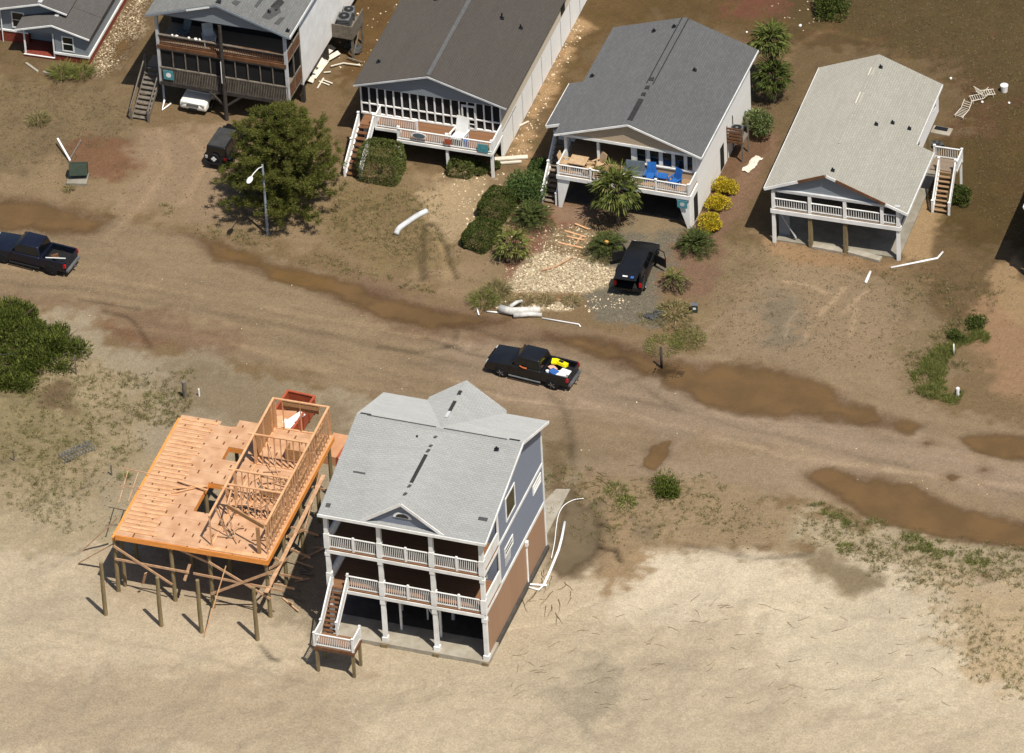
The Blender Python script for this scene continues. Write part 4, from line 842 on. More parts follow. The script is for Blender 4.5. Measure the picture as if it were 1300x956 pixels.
# ================================================================ weathered two storey house with dark porches
def dark_house():
    h = root('raised_house', (-27.79, 22.84, 0), R(-1), 'weathered two storey raised house with dark stacked porches and damaged pale shingle roof', 'house')
    k = .34; sl = lambda x: 9.9-abs(x)*k; A, B, Y1 = -4.75, 4.6, 18.
    for x in (A, B):
        box(h, 'column', 'grey_white', x-.1, x+.1, -.05, .15, 2.0 if x < 0 else 0, 8.2)
    MB().tube([(0, -.25, -.3), (0.02, -.25, 8.0)], .15, 10, .12).build('pole', 'dark_wood', h)
    for s in (-1, 1): MB().beam((s*.1, -.2, 1.2), (s*1.2, -.1, 2.1), .12, .12).build('brace', 'dark_wood', h)
    MB().tube([(-.05, -.4, 5.0), (-.06, -.4, 3.2)], .03, 6).build('conduit', 'white_paint', h)
    for z in (2.15, 5.25):
        box(h, 'porch_floor', 'deck_grey', A, B, -.02, 2.8, z, z+.12)
        box(h, 'rim_board', 'dark_wood' if z < 3 else 'brown_wood', A-.03, B+.03, -.1, -.02, z-.15, z+.14)
    # upper rail: brown, part broken
    railing(h, (A+.1, 0, 5.37), (0, 0, 5.37), .85, 'brown_wood', .12, 9, False); railing(h, (0, 0, 5.37), (B-.1, 0, 5.37), .85, 'brown_wood', .12, 9, False)
    mb = MB(); mb.beam((A+.1, -.02, 6.24), (B-.1, -.02, 6.2), .16, .06); mb.build('rail_cap', 'grey_wood', h)
    # lower screened porch
    xs = np.linspace(A+.1, B-.1, 11); mb = MB()
    for x in xs: box(h, 'porch_stud', 'grey_wood', x-.035, x+.035, -.03, .03, 3.45, 5.0)
    mb = MB(); mb.box(A, B, -.07, .05, 3.42, 3.5); mb.box(A, B, -.05, .05, 4.95, 5.1); mb.build('porch_rails', 'grey_wood', h)
    mb = MB()
    for x in np.arange(A+.1, B, .12): mb.box(x-.025, x+.025, -.06, -.02, 2.3, 3.42)
    mb.build('balusters', 'grey_wood', h)
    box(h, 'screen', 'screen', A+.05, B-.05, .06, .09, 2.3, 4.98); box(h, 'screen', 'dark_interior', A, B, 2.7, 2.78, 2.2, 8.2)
    for x in (-3.2, -.6, 2.4): window(h, (x, 2.68, 6.6), 1.2, 1.4, 'y', -1, 'grey_wood')
    # right side of the porches: open frames
    mb = MB()
    for z in (2.3, 3.45, 5.3, 6.2): mb.box(B-.04, B+.04, .1, 2.75, z-.05, z+.05)
    for y in (1.4, 2.7): mb.box(B-.04, B+.04, y-.04, y+.04, 2.2, 8.2)
    mb.build('side_frame', 'grey_wood', h); box(h, 'side_panel', 'brown_wood', B-.02, B+.02, .15, 2.7, 2.3, 3.4); box(h, 'side_panel', 'brown_wood', B-.02, B+.02, .15, 2.7, 5.35, 6.15)
    # body
    box(h, 'wall', 'white_paint', A, B+.02, 2.8, Y1-.4, 1.75, sl(B)-.16)
    gable_fill(h, A, B, 0, 8.15, sl(A)-.2, sl(B)-.2, 9.7, -.3, .1, 'grey_siding')
    box(h, 'corner_board', 'white_trim', B-.0, B+.06, 2.74, 2.9, 1.75, 8.2)
    window(h, (B+.02, 12.2, 6.1), .5, 1.3, 'x', 1); box(h, 'porch_ceiling', 'soffit', A, B, 0.1, 2.8, 8.12, 8.16)
    for x in (A+.2, 0, B-.2):
        for y in (3.2, 8, 13): box(h, 'pile', 'dark_wood', x-.14, x+.14, y-.14, y+.14, -.1, 1.8)
    roof_y(h, -5.3, 5.2, 0, sl(5.3), sl(5.2), 9.9, -.5, Y1, 'shingle_pale')
    rakes_y(h, -5.3, 5.2, 0, sl(5.3), sl(5.2), 9.9, -.52, 'grey_siding', .16, -.1); MB().box(5.2, 5.25, -.5, Y1, sl(5.2)-.2, sl(5.2)).build('fascia', 'white_trim', h)
    MB().beam((-2.2, -.58, sl(2.2)-.12), (-.5, -.58, sl(.5)-.12), .04, .12).build('loose_fascia', 'white_trim', h)
    def S(x, y): return (x, y, sl(x))
    for pl in ([(1.1, 1.2), (1.3, 1.2), (1.45, 3.2), (1.2, 3.1)], [(2.2, .9), (2.4, .9), (2.6, 3.6), (2.3, 3.4)], [(3.0, .2), (3.5, .3), (3.9, 1.5), (3.5, 2.2), (3.1, 1.3)], [(3.9, .1), (4.2, .2), (4.3, 1.2), (4.0, .9)], [(.8, 0.3), (1.2, .2), (1.3, .8), (.9, .7)], [(2.2, 4.6), (3.8, 4.8), (3.9, 5.4), (2.9, 5.6)]):
        patch(h, [S(*p) for p in pl], 'felt_grey')
    patch(h, [S(3.1, 1.6), S(3.6, 1.4), S(3.75, 2.6), S(3.3, 2.9)], 'felt_black'); vent(h, 4.9, .0, sl(4.9)); vent(h, 3.2, 1.0, sl(3.2)); vent(h, .1, -.2, sl(.1)+.02, .12)
    patch(h, [(-.12, -.3, 9.9), (.16, -.3, 9.9), (.2, .8, 9.9), (-.05, .9, 9.9)], 'felt_black', 'bare_ridge_strip', .04)
    # outside stair, left
    stairs(h, (-5.78, -1.85, .0), (-5.78, 1.5, 2.2), 1.15, 'grey_wood', 'grey_wood', None, 11)
    for x in (-6.42, -5.12):
        MB().beam((x, -1.9, .95), (x, 1.5, 3.15), .07, .12).build('handrail', 'grey_wood', h); box(h, 'railing_post', 'grey_wood', x-.07, x+.07, -1.97, -1.83, -.1, .98); box(h, 'railing_post', 'grey_wood', x-.07, x+.07, 1.35, 1.5, 1.6, 3.2)
    box(h, 'landing', 'deck_grey', -6.4, A, 1.5, 2.8, 2.1, 2.22)
    # service platform on the right side
    pf = MB(); pf.box(4.66, 6.1, 8.75, 11.0, 2.0, 2.1); pf.build('service_platform', 'grey_wood', h)
    mb = MB(); mb.box(4.66, 6.14, 8.7, 8.76, 1.75, 2.85); mb.box(6.1, 6.16, 8.76, 11.0, 1.75, 2.85); mb.build('platform_screen', 'grey_wood', h)
    for y in (8.85, 10.8): box(h, 'platform_leg', 'grey_wood', 5.98, 6.12, y-.07, y+.07, -.1, 1.9)
    MB().beam((6.05, 8.85, .2), (6.05, 10.7, 1.8), .06, .1).build('brace', 'grey_wood', h)
    return h
DH = dark_house()

# ================================================================ brick cottage, top left
def cottage():
    h = root('brick_cottage', (-38.99, 26.2, 0), R(.8), 'low brick and grey clapboard cottage with two front gables and a small porch', 'house')
    # main block runs back under one big gable; small porch gable in front, second gable to the left
    sl = lambda x: 3.17-abs(x+2.74)*.29
    MB().box(-2.75, -.25, .25, 14, -.3, .55).build('brick_base', 'brick', h)
    mb = MB(); mb.box(-.3, -.2, .2, 14.05, .55, .75); mb.box(-2.8, -.2, .18, .25, .55, .72); mb.build('band', 'white_trim', h)
    gable_fill(h, -2.72, -.28, -2.72, .72, 3.0, sl(-.28)-.1, 3.0, .28, 13.9, 'grey_siding', 'wall')
    gable_fill(h, -5.2, -2.73, -2.73, 2.2, sl(-5.2)-.12, 3.05, 3.05, .28, .4, 'grey_siding')
    window(h, (-1.75, .28, 1.5), .8, 1.2, 'y', -1)
    box(h, 'wall', 'grey_siding', -5.2, -2.75, 2.0, 2.1, .2, 2.4); window(h, (-3.6, 2.0, 1.7), .7, .5, 'y', -1)
    box(h, 'porch_floor', 'brick', -5.1, -2.76, .2, 2.0, -.2, .16); box(h, 'porch_edge', 'white_trim', -5.1, -2.8, .16, .26, .16, .2)
    for x in (-5.0, -2.85): box(h, 'column', 'white_trim', x-.05, x+.05, .3, .4, .18, 2.5)
    roof_y(h, -5.5, .0, -2.74, sl(-5.5), sl(0), 3.17, -.02, 2.6, 'shingle_grey', .12, 'porch_roof')
    # big roof to the right of the porch gable
    MB().prism([(-2.74, 3.1), (-2.74, 3.2), (.0, 2.42), (.0, 2.3)], 'y', 2.6, 14.2).build('roof', 'shingle_grey', h)
    rakes_y(h, -5.5, 0, -2.74, sl(-5.5), sl(0), 3.17, -.03, 'white_trim', .12, -.06)
    MB().box(0, .04, 0, 14.2, 2.26, 2.4).build('fascia', 'dark_wood', h)
    # left gable set back
    s2 = lambda x: 3.95-abs(x+4.0)*.29
    roof_y(h, -8.4, -2.0, -4.0, s2(-8.4), s2(-2.0), 3.95, 1.2, 14.2, 'shingle_grey', .12)
    rakes_y(h, -8.4, -2.0, -4.0, s2(-8.4), s2(-2.0), 3.95, 1.18, 'white_trim', .12, -.06)
    gable_fill(h, -8.2, -2.8, -4.0, .9, s2(-8.2)-.12, s2(-2.8)-.12, 3.8, 1.7, 13.9, 'grey_siding', 'wall')
    box(h, 'brick_base', 'brick', -8.2, -5.2, 1.62, 4, -.3, .9); box(h, 'band', 'white_trim', -8.2, -5.2, 1.56, 1.66, .9, 1.02)
    window(h, (-5.9, 1.7, 1.9), .9, 1.3, 'y', -1); MB().tube([(-7.1, 1.5, 0), (-7.1, 1.5, 2.8)], .04, 8).build('downpipe', 'white_trim', h)
    MB().beam((-4.0, 1.3, 3.97), (-4.0, 3.2, 3.97), .3, .04).build('ridge_cap', 'grey_white', h); MB().beam((-2.74, 1.0, 3.19), (-2.74, 2.6, 3.19), .28, .03).build('ridge_cap', 'grey_white', h)
    return h
CT = cottage()
# ---------------------------------------------------------------- half built house
def ply_mat():
    m = bpy.data.materials.new('stamped_plywood'); m.use_nodes = True; n = m.node_tree; L = n.links; b = n.nodes['Principled BSDF']; b.inputs['Roughness'].default_value = .8; b.inputs['Specular IOR Level'].default_value = .2
    def nd(op, a, c=None):
        q = n.nodes.new('ShaderNodeMath'); q.operation = op
        for i, s in enumerate((a, c)):
            if s is None: continue
            if isinstance(s, (int, float)): q.inputs[i].default_value = s
            else: L.new(s, q.inputs[i])
        return q.outputs[0]
    tc = n.nodes.new('ShaderNodeTexCoord'); sp = n.nodes.new('ShaderNodeSeparateXYZ'); L.new(tc.outputs['Object'], sp.inputs[0])
    xr_ = nd('DIVIDE', sp.outputs[0], .61); row = nd('FLOOR', xr_); fx = nd('FRACT', xr_)
    yy = nd('ADD', nd('DIVIDE', sp.outputs[1], 1.22), nd('MULTIPLY', row, .37)); fy = nd('FRACT', yy)
    wn = n.nodes.new('ShaderNodeTexWhiteNoise'); wn.noise_dimensions = '2D'; cv = n.nodes.new('ShaderNodeCombineXYZ'); L.new(row, cv.inputs[0]); L.new(nd('FLOOR', yy), cv.inputs[1]); L.new(cv.outputs[0], wn.inputs['Vector'])
    on = nd('MULTIPLY', nd('MULTIPLY', nd('GREATER_THAN', fx, .42), nd('LESS_THAN', fx, .58)), nd('MULTIPLY', nd('GREATER_THAN', fy, .3), nd('LESS_THAN', fy, nd('ADD', .38, nd('MULTIPLY', wn.outputs['Value'], .28)))))
    on = nd('MULTIPLY', on, nd('GREATER_THAN', wn.outputs['Value'], .3))
    y2 = nd('FRACT', nd('DIVIDE', sp.outputs[1], 1.22)); seam = nd('LESS_THAN', y2, .02)
    nz = n.nodes.new('ShaderNodeTexNoise'); nz.inputs['Scale'].default_value = 1.2; nz.inputs['Detail'].default_value = 6; L.new(tc.outputs['Object'], nz.inputs['Vector'])
    r_ = n.nodes.new('ShaderNodeValToRGB'); r_.color_ramp.elements[0].position = .35; r_.color_ramp.elements[1].position = .65; r_.color_ramp.elements[0].color = rgb(208, 158, 118); r_.color_ramp.elements[1].color = rgb(230, 184, 144); L.new(nz.outputs['Fac'], r_.inputs[0])
    def mx(f, a, c):
        q = n.nodes.new('ShaderNodeMix'); q.data_type = 'RGBA'; L.new(f, q.inputs[0]); L.new(a, q.inputs[6]); q.inputs[7].default_value = c; return q.outputs[2]
    c = mx(on, r_.outputs[0], rgb(128, 82, 46)); c = mx(nd('MULTIPLY', seam, .6), c, rgb(140, 92, 56)); L.new(c, b.inputs['Base Color']); MATS['stamped_plywood'] = m
ply_mat()
mat('osb', rgb(206, 158, 108), .85, rgb(174, 128, 84), 9)
OX, OY = -7.36, -27.56
def frame_house():
    h = root('unfinished_house', (OX, OY, 0), 0, 'half built house, a bare plywood deck on wood piles with stud walls', 'house')
    X = (-10.2, -6.4, -3.8, 0.)
    for j, y in enumerate((0, 3.3, 6.6, 9.9, 12.4)):
        for x in X:
            mb = MB(); mb.tube([(x+random.uniform(-.04, .04), y, -.4), (x, y, 4.45)], .15, 8, .13); mb.build('pile', 'pile_wood', h)
    MB().tube([(-10.0, .6, -.4), (-9.95, .62, 4.4)], .13, 8).build('pile', 'pile_wood', h)
    for x in X: box(h, 'girder', 'fresh_rim', x-.14, x+.14, -.1, 12.6, 4.2, 4.46)
    mb = MB(); mb.box(-10.02, .2, -.24, -.18, 4.42, 4.8); mb.build('rim_joist', 'fresh_rim', h)
    box(h, 'rim_joist', 'fresh_rim', .18, .24, -.18, 12.9, 4.42, 4.8); box(h, 'rim_joist', 'fresh_rim', -10.04, -9.98, -.18, 12.5, 4.42, 4.8)
    box(h, 'front_ledger', 'pine_lumber', -4.4, .1, -.18, .16, 4.84, 4.9)
    for x in np.arange(-9.6, 0, .61):
        if not (-6.05 < x < -4.75): box(h, 'joist', 'pine_lumber', x-.02, x+.02, -.15, 12.0, 4.44, 4.76)
    mb = MB()
    R_ = [(-10.0, -7.3, -.2, 12.5), (-7.3, -6.2, -.2, 12.1), (-6.2, -6.0, -.2, 12.9), (-6.0, -4.75, -.2, 3.3), (-6.0, -4.75, 6.3, 8.75), (-6.0, -4.75, 10.1, 12.9), (-4.75, -3.6, -.2, 12.9), (-3.6, .2, -.2, 12.9)]
    for q in R_:
        e = .0005; mb.add([(q[0], q[2], 4.80), (q[1], q[2], 4.80), (q[1], q[3], 4.80), (q[0], q[3], 4.80), (q[0], q[2], 4.83), (q[1], q[2], 4.83), (q[1], q[3], 4.83), (q[0], q[3], 4.83)], [(0, 3, 2, 1), (4, 5, 6, 7), (0, 1, 5, 4), (2, 3, 7, 6)])
    mb.build('deck_sheathing', 'stamped_plywood', h, fix=False)
    mb = MB()
    for (x0, x1, y0, y1) in ((-6.0, -4.75, 3.3, 6.3), (-6.0, -4.75, 8.75, 10.1)):
        mb.box(x0-.04, x0, y0, y1, 4.4, 4.79); mb.box(x1, x1+.04, y0, y1, 4.4, 4.79); mb.box(x0, x1, y0-.04, y0, 4.4, 4.79); mb.box(x0, x1, y1, y1+.04, 4.4, 4.79)
    mb.build('opening_trimmer', 'fresh_rim', h)
    # boards laid across the left side
    for i, y in enumerate(np.arange(.35, 12.3, .42)):
        x0 = -9.95+random.uniform(0, .12); x1 = -7.65+random.uniform(-.25, .3)
        MB().rbox(((x0+x1)/2, y, 4.855), x1-x0, .13+random.uniform(0, .1), .04, random.uniform(-.012, .012)).build('deck_board', 'pine_lumber', h)
    T = 7.27; Bz = 4.84; s = .045
    def wall_x(x, y0, y1, ys, top=True, mid=()):
        box(h, 'bottom_plate', 'pine_lumber', x-.06, x+.06, y0, y1, Bz, Bz+.045)
        if top: box(h, 'top_plate', 'pine_lumber', x-.07, x+.07, y0, y1, T-.09, T)
        for y in ys: box(h, 'stud', 'pine_lumber', x-.055, x+.055, y-s/2, y+s/2, Bz+.05, T-.09)
        for a, b, z in mid: box(h, 'header', 'osb', x-.05, x+.05, a, b, z, z+.28)
    def wall_y(y, x0, x1, xs, mid=()):
        box(h, 'bottom_plate', 'pine_lumber', x0, x1, y-.06, y+.06, Bz, Bz+.045); box(h, 'top_plate', 'pine_lumber', x0, x1, y-.065, y+.065, T-.085, T+.003)
        for x in xs: box(h, 'stud', 'pine_lumber', x-s/2, x+s/2, y-.055, y+.055, Bz+.05, T-.09)
        for a, b, z in mid: box(h, 'header', 'osb', a, b, y-.045, y+.045, z, z+.28)
    wall_x(.04, .3, 12.8, [.35, .75]+list(np.arange(1.2, 12.9, .43)), mid=((1.6, 3.1, 6.6), (4.2, 5.0, 6.6), (6.6, 8.2, 6.6), (10.2, 11.6, 6.6), (1.6, 3.1, 5.6), (6.6, 8.2, 5.6), (10.2, 11.6, 5.6)))
    wall_x(-3.7, .25, 12.8, [.3, 3.5, 3.75, 5.0, 5.25, 8.8, 9.05, 10.6, 12.2, 12.7])
    box(h, 'sheathing_panel', 'osb', -3.79, -3.765, 9.4, 12.75, Bz, T-.12)
    wall_y(8.9, -4.1, 0, np.arange(-3.65, -.1, .43)); wall_y(5.12, -4.1, 0, np.arange(-3.65, -.1, .43)); wall_y(3.62, -3.7, 0, np.arange(-3.2, -.1, .43), ((-1.3, -.1, 6.88),))
    wall_y(12.74, -3.7, 0, (-3.6, -3.1, -1.9, -.6, -.05), ((-3.05, -.65, 6.8),))
    box(h, 'sheathing_panel', 'osb', -3.05, -.62, 12.81, 12.83, 6.45, 7.15)
    box(h, 'half_wall', 'osb', -2.0, -.1, 9.75, 9.85, Bz, 5.7); box(h, 'half_wall', 'osb', -2.0, -1.9, 9.85, 10.5, Bz, 5.7)
    # leaning header and front post
    MB().beam((-3.0, 1.7, 7.1), (-.1, .35, 7.05), .09, .3).build('header', 'osb', h); box(h, 'post', 'osb', -.62, -.4, .25, .4, Bz, 6.95)
    MB().beam((-3.3, 3.6, 7.1), (-3.0, 1.7, 7.1), .09, .12).build('header', 'pine_lumber', h)
    MB().beam((-3.9, 3.2, 7.25), (-3.1, 3.2, 7.25), .05, .09).build('brace', 'pine_lumber', h)
    for a, b in (((-3.7, 1.4, 7.1), (-3.0, 1.4, 4.9)), ((-3.2, 2.3, 6.8), (-2.2, .8, 4.9)), ((-1.9, 5.2, 7.0), (-.4, 7.2, 4.95)), ((-2.9, 9.0, 6.9), (-1.5, 7.3, 4.95)), ((-3.65, 2.6, 4.9), (-4.9, 4.6, 4.95)), ((-2.6, 3.5, 6.8), (-3.4, 1.8, 4.9))):
        MB().beam(a, b, .05, .1).build('brace', 'brace_wood', h)
    # bracing between the piles
    for a, b in (((-10.2, -.2, 2.8), (-5.2, -.2, 2.7)), ((-4.9, -.2, 2.7), (1.1, -.2, 2.5)), ((-10.2, -.24, 3.9), (-6.4, -.24, 1.5)), ((-3.8, -.24, 3.9), (.2, -.24, 1.7)), ((-3.8, -.28, 1.3), (.6, -.28, 4.1)), ((-6.4, .2, 4.3), (-3.8, .2, 3.4)), ((-3.0, 3.3, 1.5), (0, 3.3, 4.2)), ((-3.8, 3.3, 4.2), (0, 3.3, 1.6)),
                 ((.22, 0, 4.0), (.22, 3.3, 2.2)), ((.22, 3.3, 4.0), (.22, 6.6, 2.0)), ((.22, 6.6, 2.0), (.22, 9.9, 4.1)), ((-.9, 3.1, 1.0), (1.2, 3.1, .9)), ((-.9, 6.5, 2.1), (1.2, 6.4, 1.9)), ((-.6, 1.8, 1.2), (1.1, 1.8, 1.1)), ((-.6, 9.8, 2.9), (1.1, 9.8, 2.8)), ((-.4, 5.0, 1.6), (1.1, 4.9, 1.2))):
        MB().beam(a, b, .05, .17).build('brace', 'brace_wood', h)
    # light sticks out over the left edge
    for a, b in (((-10, 6.3, 4.75), (-11.9, 6.4, 4.75)), ((-10, 4.9, 4.75), (-11.4, 4.6, 4.75)), ((-11.5, 6.35, 4.7), (-11.2, 3.6, 4.2)), ((-10.8, 6.35, 4.7), (-10.6, 3.8, 4.3))):
        MB().beam(a, b, .05, .05).build('outrigger', 'brace_wood', h)
    return h
FH = frame_house()
for k, (x, y, hh, lab) in enumerate(((-17.55, -30.06, 4.3, 'free standing wood pile, leftmost of the four in front of the unfinished house'), (-13.76, -30.16, 3.95, 'free standing wood pile, second from the left in front of the unfinished house'), (-11.09, -30.07, 4.2, 'free standing wood pile with a thin pole leaning on it'), (-7.38, -29.95, 4.3, 'free standing wood pile nearest the white railed stair landing'))):
    mb = MB(); mb.tube([(0, 0, -.5), (-.02, 0, hh*.5), (0, .02, hh)], .15, 9, .125)
    o = mb.build('wood_pile', 'pile_wood', loc=(x, y, 0)); tag(o, lab, 'wood pile', 'free piles on the sand')
def thing_beam(name, a, b, w_, hh, m, label, cat, group=None):
    a = Vector(a); b = Vector(b); mb = MB(); mb.beam((0, 0, 0), b-a, w_, hh); return tag(mb.build(name, m, loc=a), label, cat, group)
thing_beam('pole', (-10.75, -30.5, .05), (-9.9, -28.0, 4.0), .05, .05, 'pine_lumber', 'thin pale pole leaning from the sand against the unfinished deck', 'pole')
# long plank running along the right side
thing_beam('plank', (-7.25, -28.2, 2.5), (-6.9, -17.6, 3.9), .26, .05, 'brace_wood', 'long orange plank slung along the right side piles of the unfinished house', 'plank')
for k, (a, b, lab) in enumerate((((104, 701), (150, 657), 'upper of two boards leaning against the left edge of the unfinished deck'), ((100, 716), (148, 688), 'lower of two boards leaning against the left edge of the unfinished deck'))):
    A_ = G(*a); thing_beam('board', (A_[0], A_[1], .08), G(b[0], b[1], 3.2), .14, .05, 'brace_wood', lab, 'board', 'boards leaning on the unfinished deck')
thing_beam('board', (OX-8.5, OY-.05, 1.0), (OX-8.1, OY-.35, 2.2), .2, .05, 'brace_wood', 'board hung over the brace left of the second pile', 'board')
thing_beam('board', (OX-5.5, OY-.35, 2.1), (OX-5.25, OY+.2, 3.1), .2, .05, 'brace_wood', 'orange board hung over the brace right of the second pile', 'board')
for k in range(3):
    z = 4.93+.06*k; cx_, cy_ = OX-7.0+.1*k, OY+5.2+.15*k; a = (.62, .35, -.2)[k]
    thing_beam('board', (cx_-1.1*math.cos(a), cy_-1.1*math.sin(a), z), (cx_+1.1*math.cos(a), cy_+1.1*math.sin(a), z), .12, .05, 'pine_lumber', ('lowest', 'middle', 'topmost')[k]+' of the crossed boards lying beside the deck opening', 'board', 'crossed boards on the deck')
for k in range(46):
    rm = random.choice(((-3.3, -.4, 5.6, 8.4), (-3.3, -.4, 4.0, 4.9), (-3.2, -.4, .9, 3.2), (-3.3, -.3, 5.6, 8.4), (-3.3, -.4, 3.9, 4.8), (-3.5, -2.6, 1.2, 3.0)))
    x, y = OX+random.uniform(rm[0], rm[1]), OY+random.uniform(rm[2], rm[3]); a = random.uniform(0, 3.14); l = random.uniform(.25, .6)
    thing_beam('offcut', (x-l*math.cos(a), y-l*math.sin(a), 4.9+random.uniform(0, .1)), (x+l*math.cos(a), y+l*math.sin(a), 4.9+random.uniform(0, .1)), .09, .045, random.choice(('pine_lumber', 'brace_wood', 'grey_wood')), 'short lumber offcut lying on the floor between the stud walls', 'offcut', 'offcuts between the stud walls')
for k in range(22):
    x, y = OX+random.uniform(-3.0, 1.3), OY+random.uniform(1.0, 12.5); 
    if x < OX+.2: x = OX+random.uniform(.3, 1.4)
    a = random.uniform(-.8, .8); l = random.uniform(.3, 1.0)
    thing_beam('scrap_board', (x-l*math.cos(a), y-l*math.sin(a), .06), (x+l*math.cos(a), y+l*math.sin(a), .1+random.uniform(0, .3)), .12, .05, random.choice(('brace_wood', 'grey_wood', 'brace_wood')), 'scrap board lying on the sand along the right side of the unfinished house', 'board', 'scrap boards beside the unfinished house')

# dumpster behind the framed room
dp = root('dumpster', (-12.4, -8.9, 0), R(-4.5), 'open orange red dumpster with lumber scraps, seen through the framed rear room', 'dumpster')
mb = MB(); W_, L_, H_ = 1.95, 4.1, 1.35
mb.box(-W_/2, -W_/2+.07, -L_/2, L_/2, .2, H_); mb.box(W_/2-.07, W_/2, -L_/2, L_/2, .2, H_); mb.box(-W_/2+.07, W_/2-.07, L_/2-.07, L_/2, .2, H_); mb.box(-W_/2+.07, W_/2-.07, -L_/2, -L_/2+.07, .2, H_); mb.box(-W_/2, W_/2, -L_/2, L_/2, .15, .22); mb.build('body', 'red_paint', dp)
mb = MB(); mb.box(-W_/2-.05, -W_/2+.1, -L_/2-.05, L_/2+.05, H_, H_+.08); mb.box(W_/2-.1, W_/2+.05, -L_/2-.05, L_/2+.05, H_, H_+.08); mb.box(-W_/2+.1, W_/2-.1, L_/2-.1, L_/2+.05, H_, H_+.08); mb.box(-W_/2+.1, W_/2-.1, -L_/2-.05, -L_/2+.1, H_, H_+.08); mb.build('rim', 'red_paint', dp)
for y in np.linspace(-1.8, 1.8, 5): mb = MB(); mb.box(W_/2, W_/2+.08, y-.05, y+.05, .2, H_); mb.box(-W_/2-.08, -W_/2, y-.05, y+.05, .2, H_); mb.build('rib', 'red_paint', dp)
mb = MB(); mb.box(-W_/2+.08, W_/2-.08, -L_/2+.08, L_/2-.08, .23, .3); mb.build('floor', 'dark_metal', dp)
for x, y in ((-.8, -1.8), (.8, -1.8), (-.8, 1.8), (.8, 1.8)): MB().tube([(x-.06, y, .1), (x+.06, y, .1)], .1, 10).build('wheel', 'black_rubber', dp)
for k, (dx, dy, z, sx_, sy_, rz, rx, m_, lab) in enumerate(((-.2, -.4, 1.2, 1.5, 1.3, .2, .05, 'plywood', 'orange plywood sheet on the dumpster load'), (-.35, -1.2, 1.35, .9, 1.1, .5, .1, 'pine_lumber', 'pale plywood offcut on the near end of the dumpster load'), (.25, -1.3, 1.3, .8, .9, -.3, .12, 'white_paint', 'crumpled white sheet in the near end of the dumpster'), (.6, -.4, 1.3, .5, 1.3, -.5, .06, 'white_paint', 'long white sheet along the right wall of the dumpster'), (-.6, -1.9, 1.2, .5, .7, .8, .2, 'red_paint', 'small reddish board in the dumpster corner'))):
    o = MB().rbox((0, 0, 0), sx_, sy_, .05, rz, rx, .05).build('scrap_sheet', m_, loc=(dp.location.x+dx, dp.location.y+dy, z)); tag(o, lab, 'scrap sheet')
o = MB(); o.box(-.85, .85, -2.0, .3, .3, 1.05)
o = o.build('rubble_heap', 'osb', loc=(dp.location.x, dp.location.y, 0), rz=R(-4.5)); tag(o, 'heap of wood scraps filling the near half of the dumpster', 'scrap heap')
st = root('lumber_stack', (-8.5, -10.7, 0), R(-4), 'stack of plywood with red and white wrapped edge between dumpster and beach house', 'lumber stack')
box(st, 'plywood_sheets', 'plywood', -.75, .45, -1.2, 1.2, .0, .72); box(st, 'red_edge', 'red_paint', .45, .62, -1.25, 1.25, .0, .8); box(st, 'white_wrap', 'white_paint', .62, .7, -1.25, 1.25, .0, .74)

# ---------------------------------------------------------------- vehicles
mat('paint_black', rgb(22, 22, 24), .35, rgb(30, 30, 31), .8, spec=.4, coat=.15); mat('paint_navy', rgb(18, 20, 34), .35, rgb(24, 28, 44), .8, spec=.4, coat=.15)
mat('paint_white', wht(226, 222, 208), .3, wht(206, 201, 188), .8, spec=.5, coat=.4); mat('jeep_top', rgb(74, 74, 72), .8, rgb(58, 58, 57), 2)
mat('chrome', rgb(190, 190, 190), .3, rgb(140, 140, 140), 3, metal=.7); mat('red_lamp', rgb(190, 24, 30, 1.5), .3, rgb(150, 16, 20, 1.5), 4); mat('clear_lamp', wht(190, 190, 186), .2, wht(120, 120, 118), 6)
glass('car_glass', rgb(20, 22, 24), .1); mat('liner', rgb(34, 34, 34), .9, rgb(24, 24, 24), 4); mat('plate', wht(220, 220, 215), .5, wht(190, 190, 185), 9)
def wheel(par, x, y, r=.39, w_=.25, rim='chrome'):
    s = 1 if y > 0 else -1
    wb = root_part(par, 'wheel', (x, y, r))
    mb = MB(); mb.tube([(0, -w_/2, 0), (0, w_/2, 0)], r, 20); mb.build('tyre', 'black_rubber', wb, bevel=.03)
    mb = MB(); mb.tube([(0, s*(w_/2-.0), 0), (0, s*(w_/2+.012), 0)], r*.62, 16)
    q = mb.build('rim', 'dark_metal', wb); mb = MB()
    for k in range(5):
        a = 2*math.pi*k/5; mb.beam((0, s*(w_/2+.02), 0), (r*.6*math.cos(a), s*(w_/2+.02), r*.6*math.sin(a)), .03, .085, up=(0, 1, 0))
    mb.tube([(0, s*(w_/2), 0), (0, s*(w_/2+.035), 0)], .06, 8); mb.build('spokes', rim, wb)
def root_part(par, name, loc):
    o = bpy.data.objects.new(name, None); COL.objects.link(o); o.parent = par; o.location = loc; o.empty_display_size = .1; return o
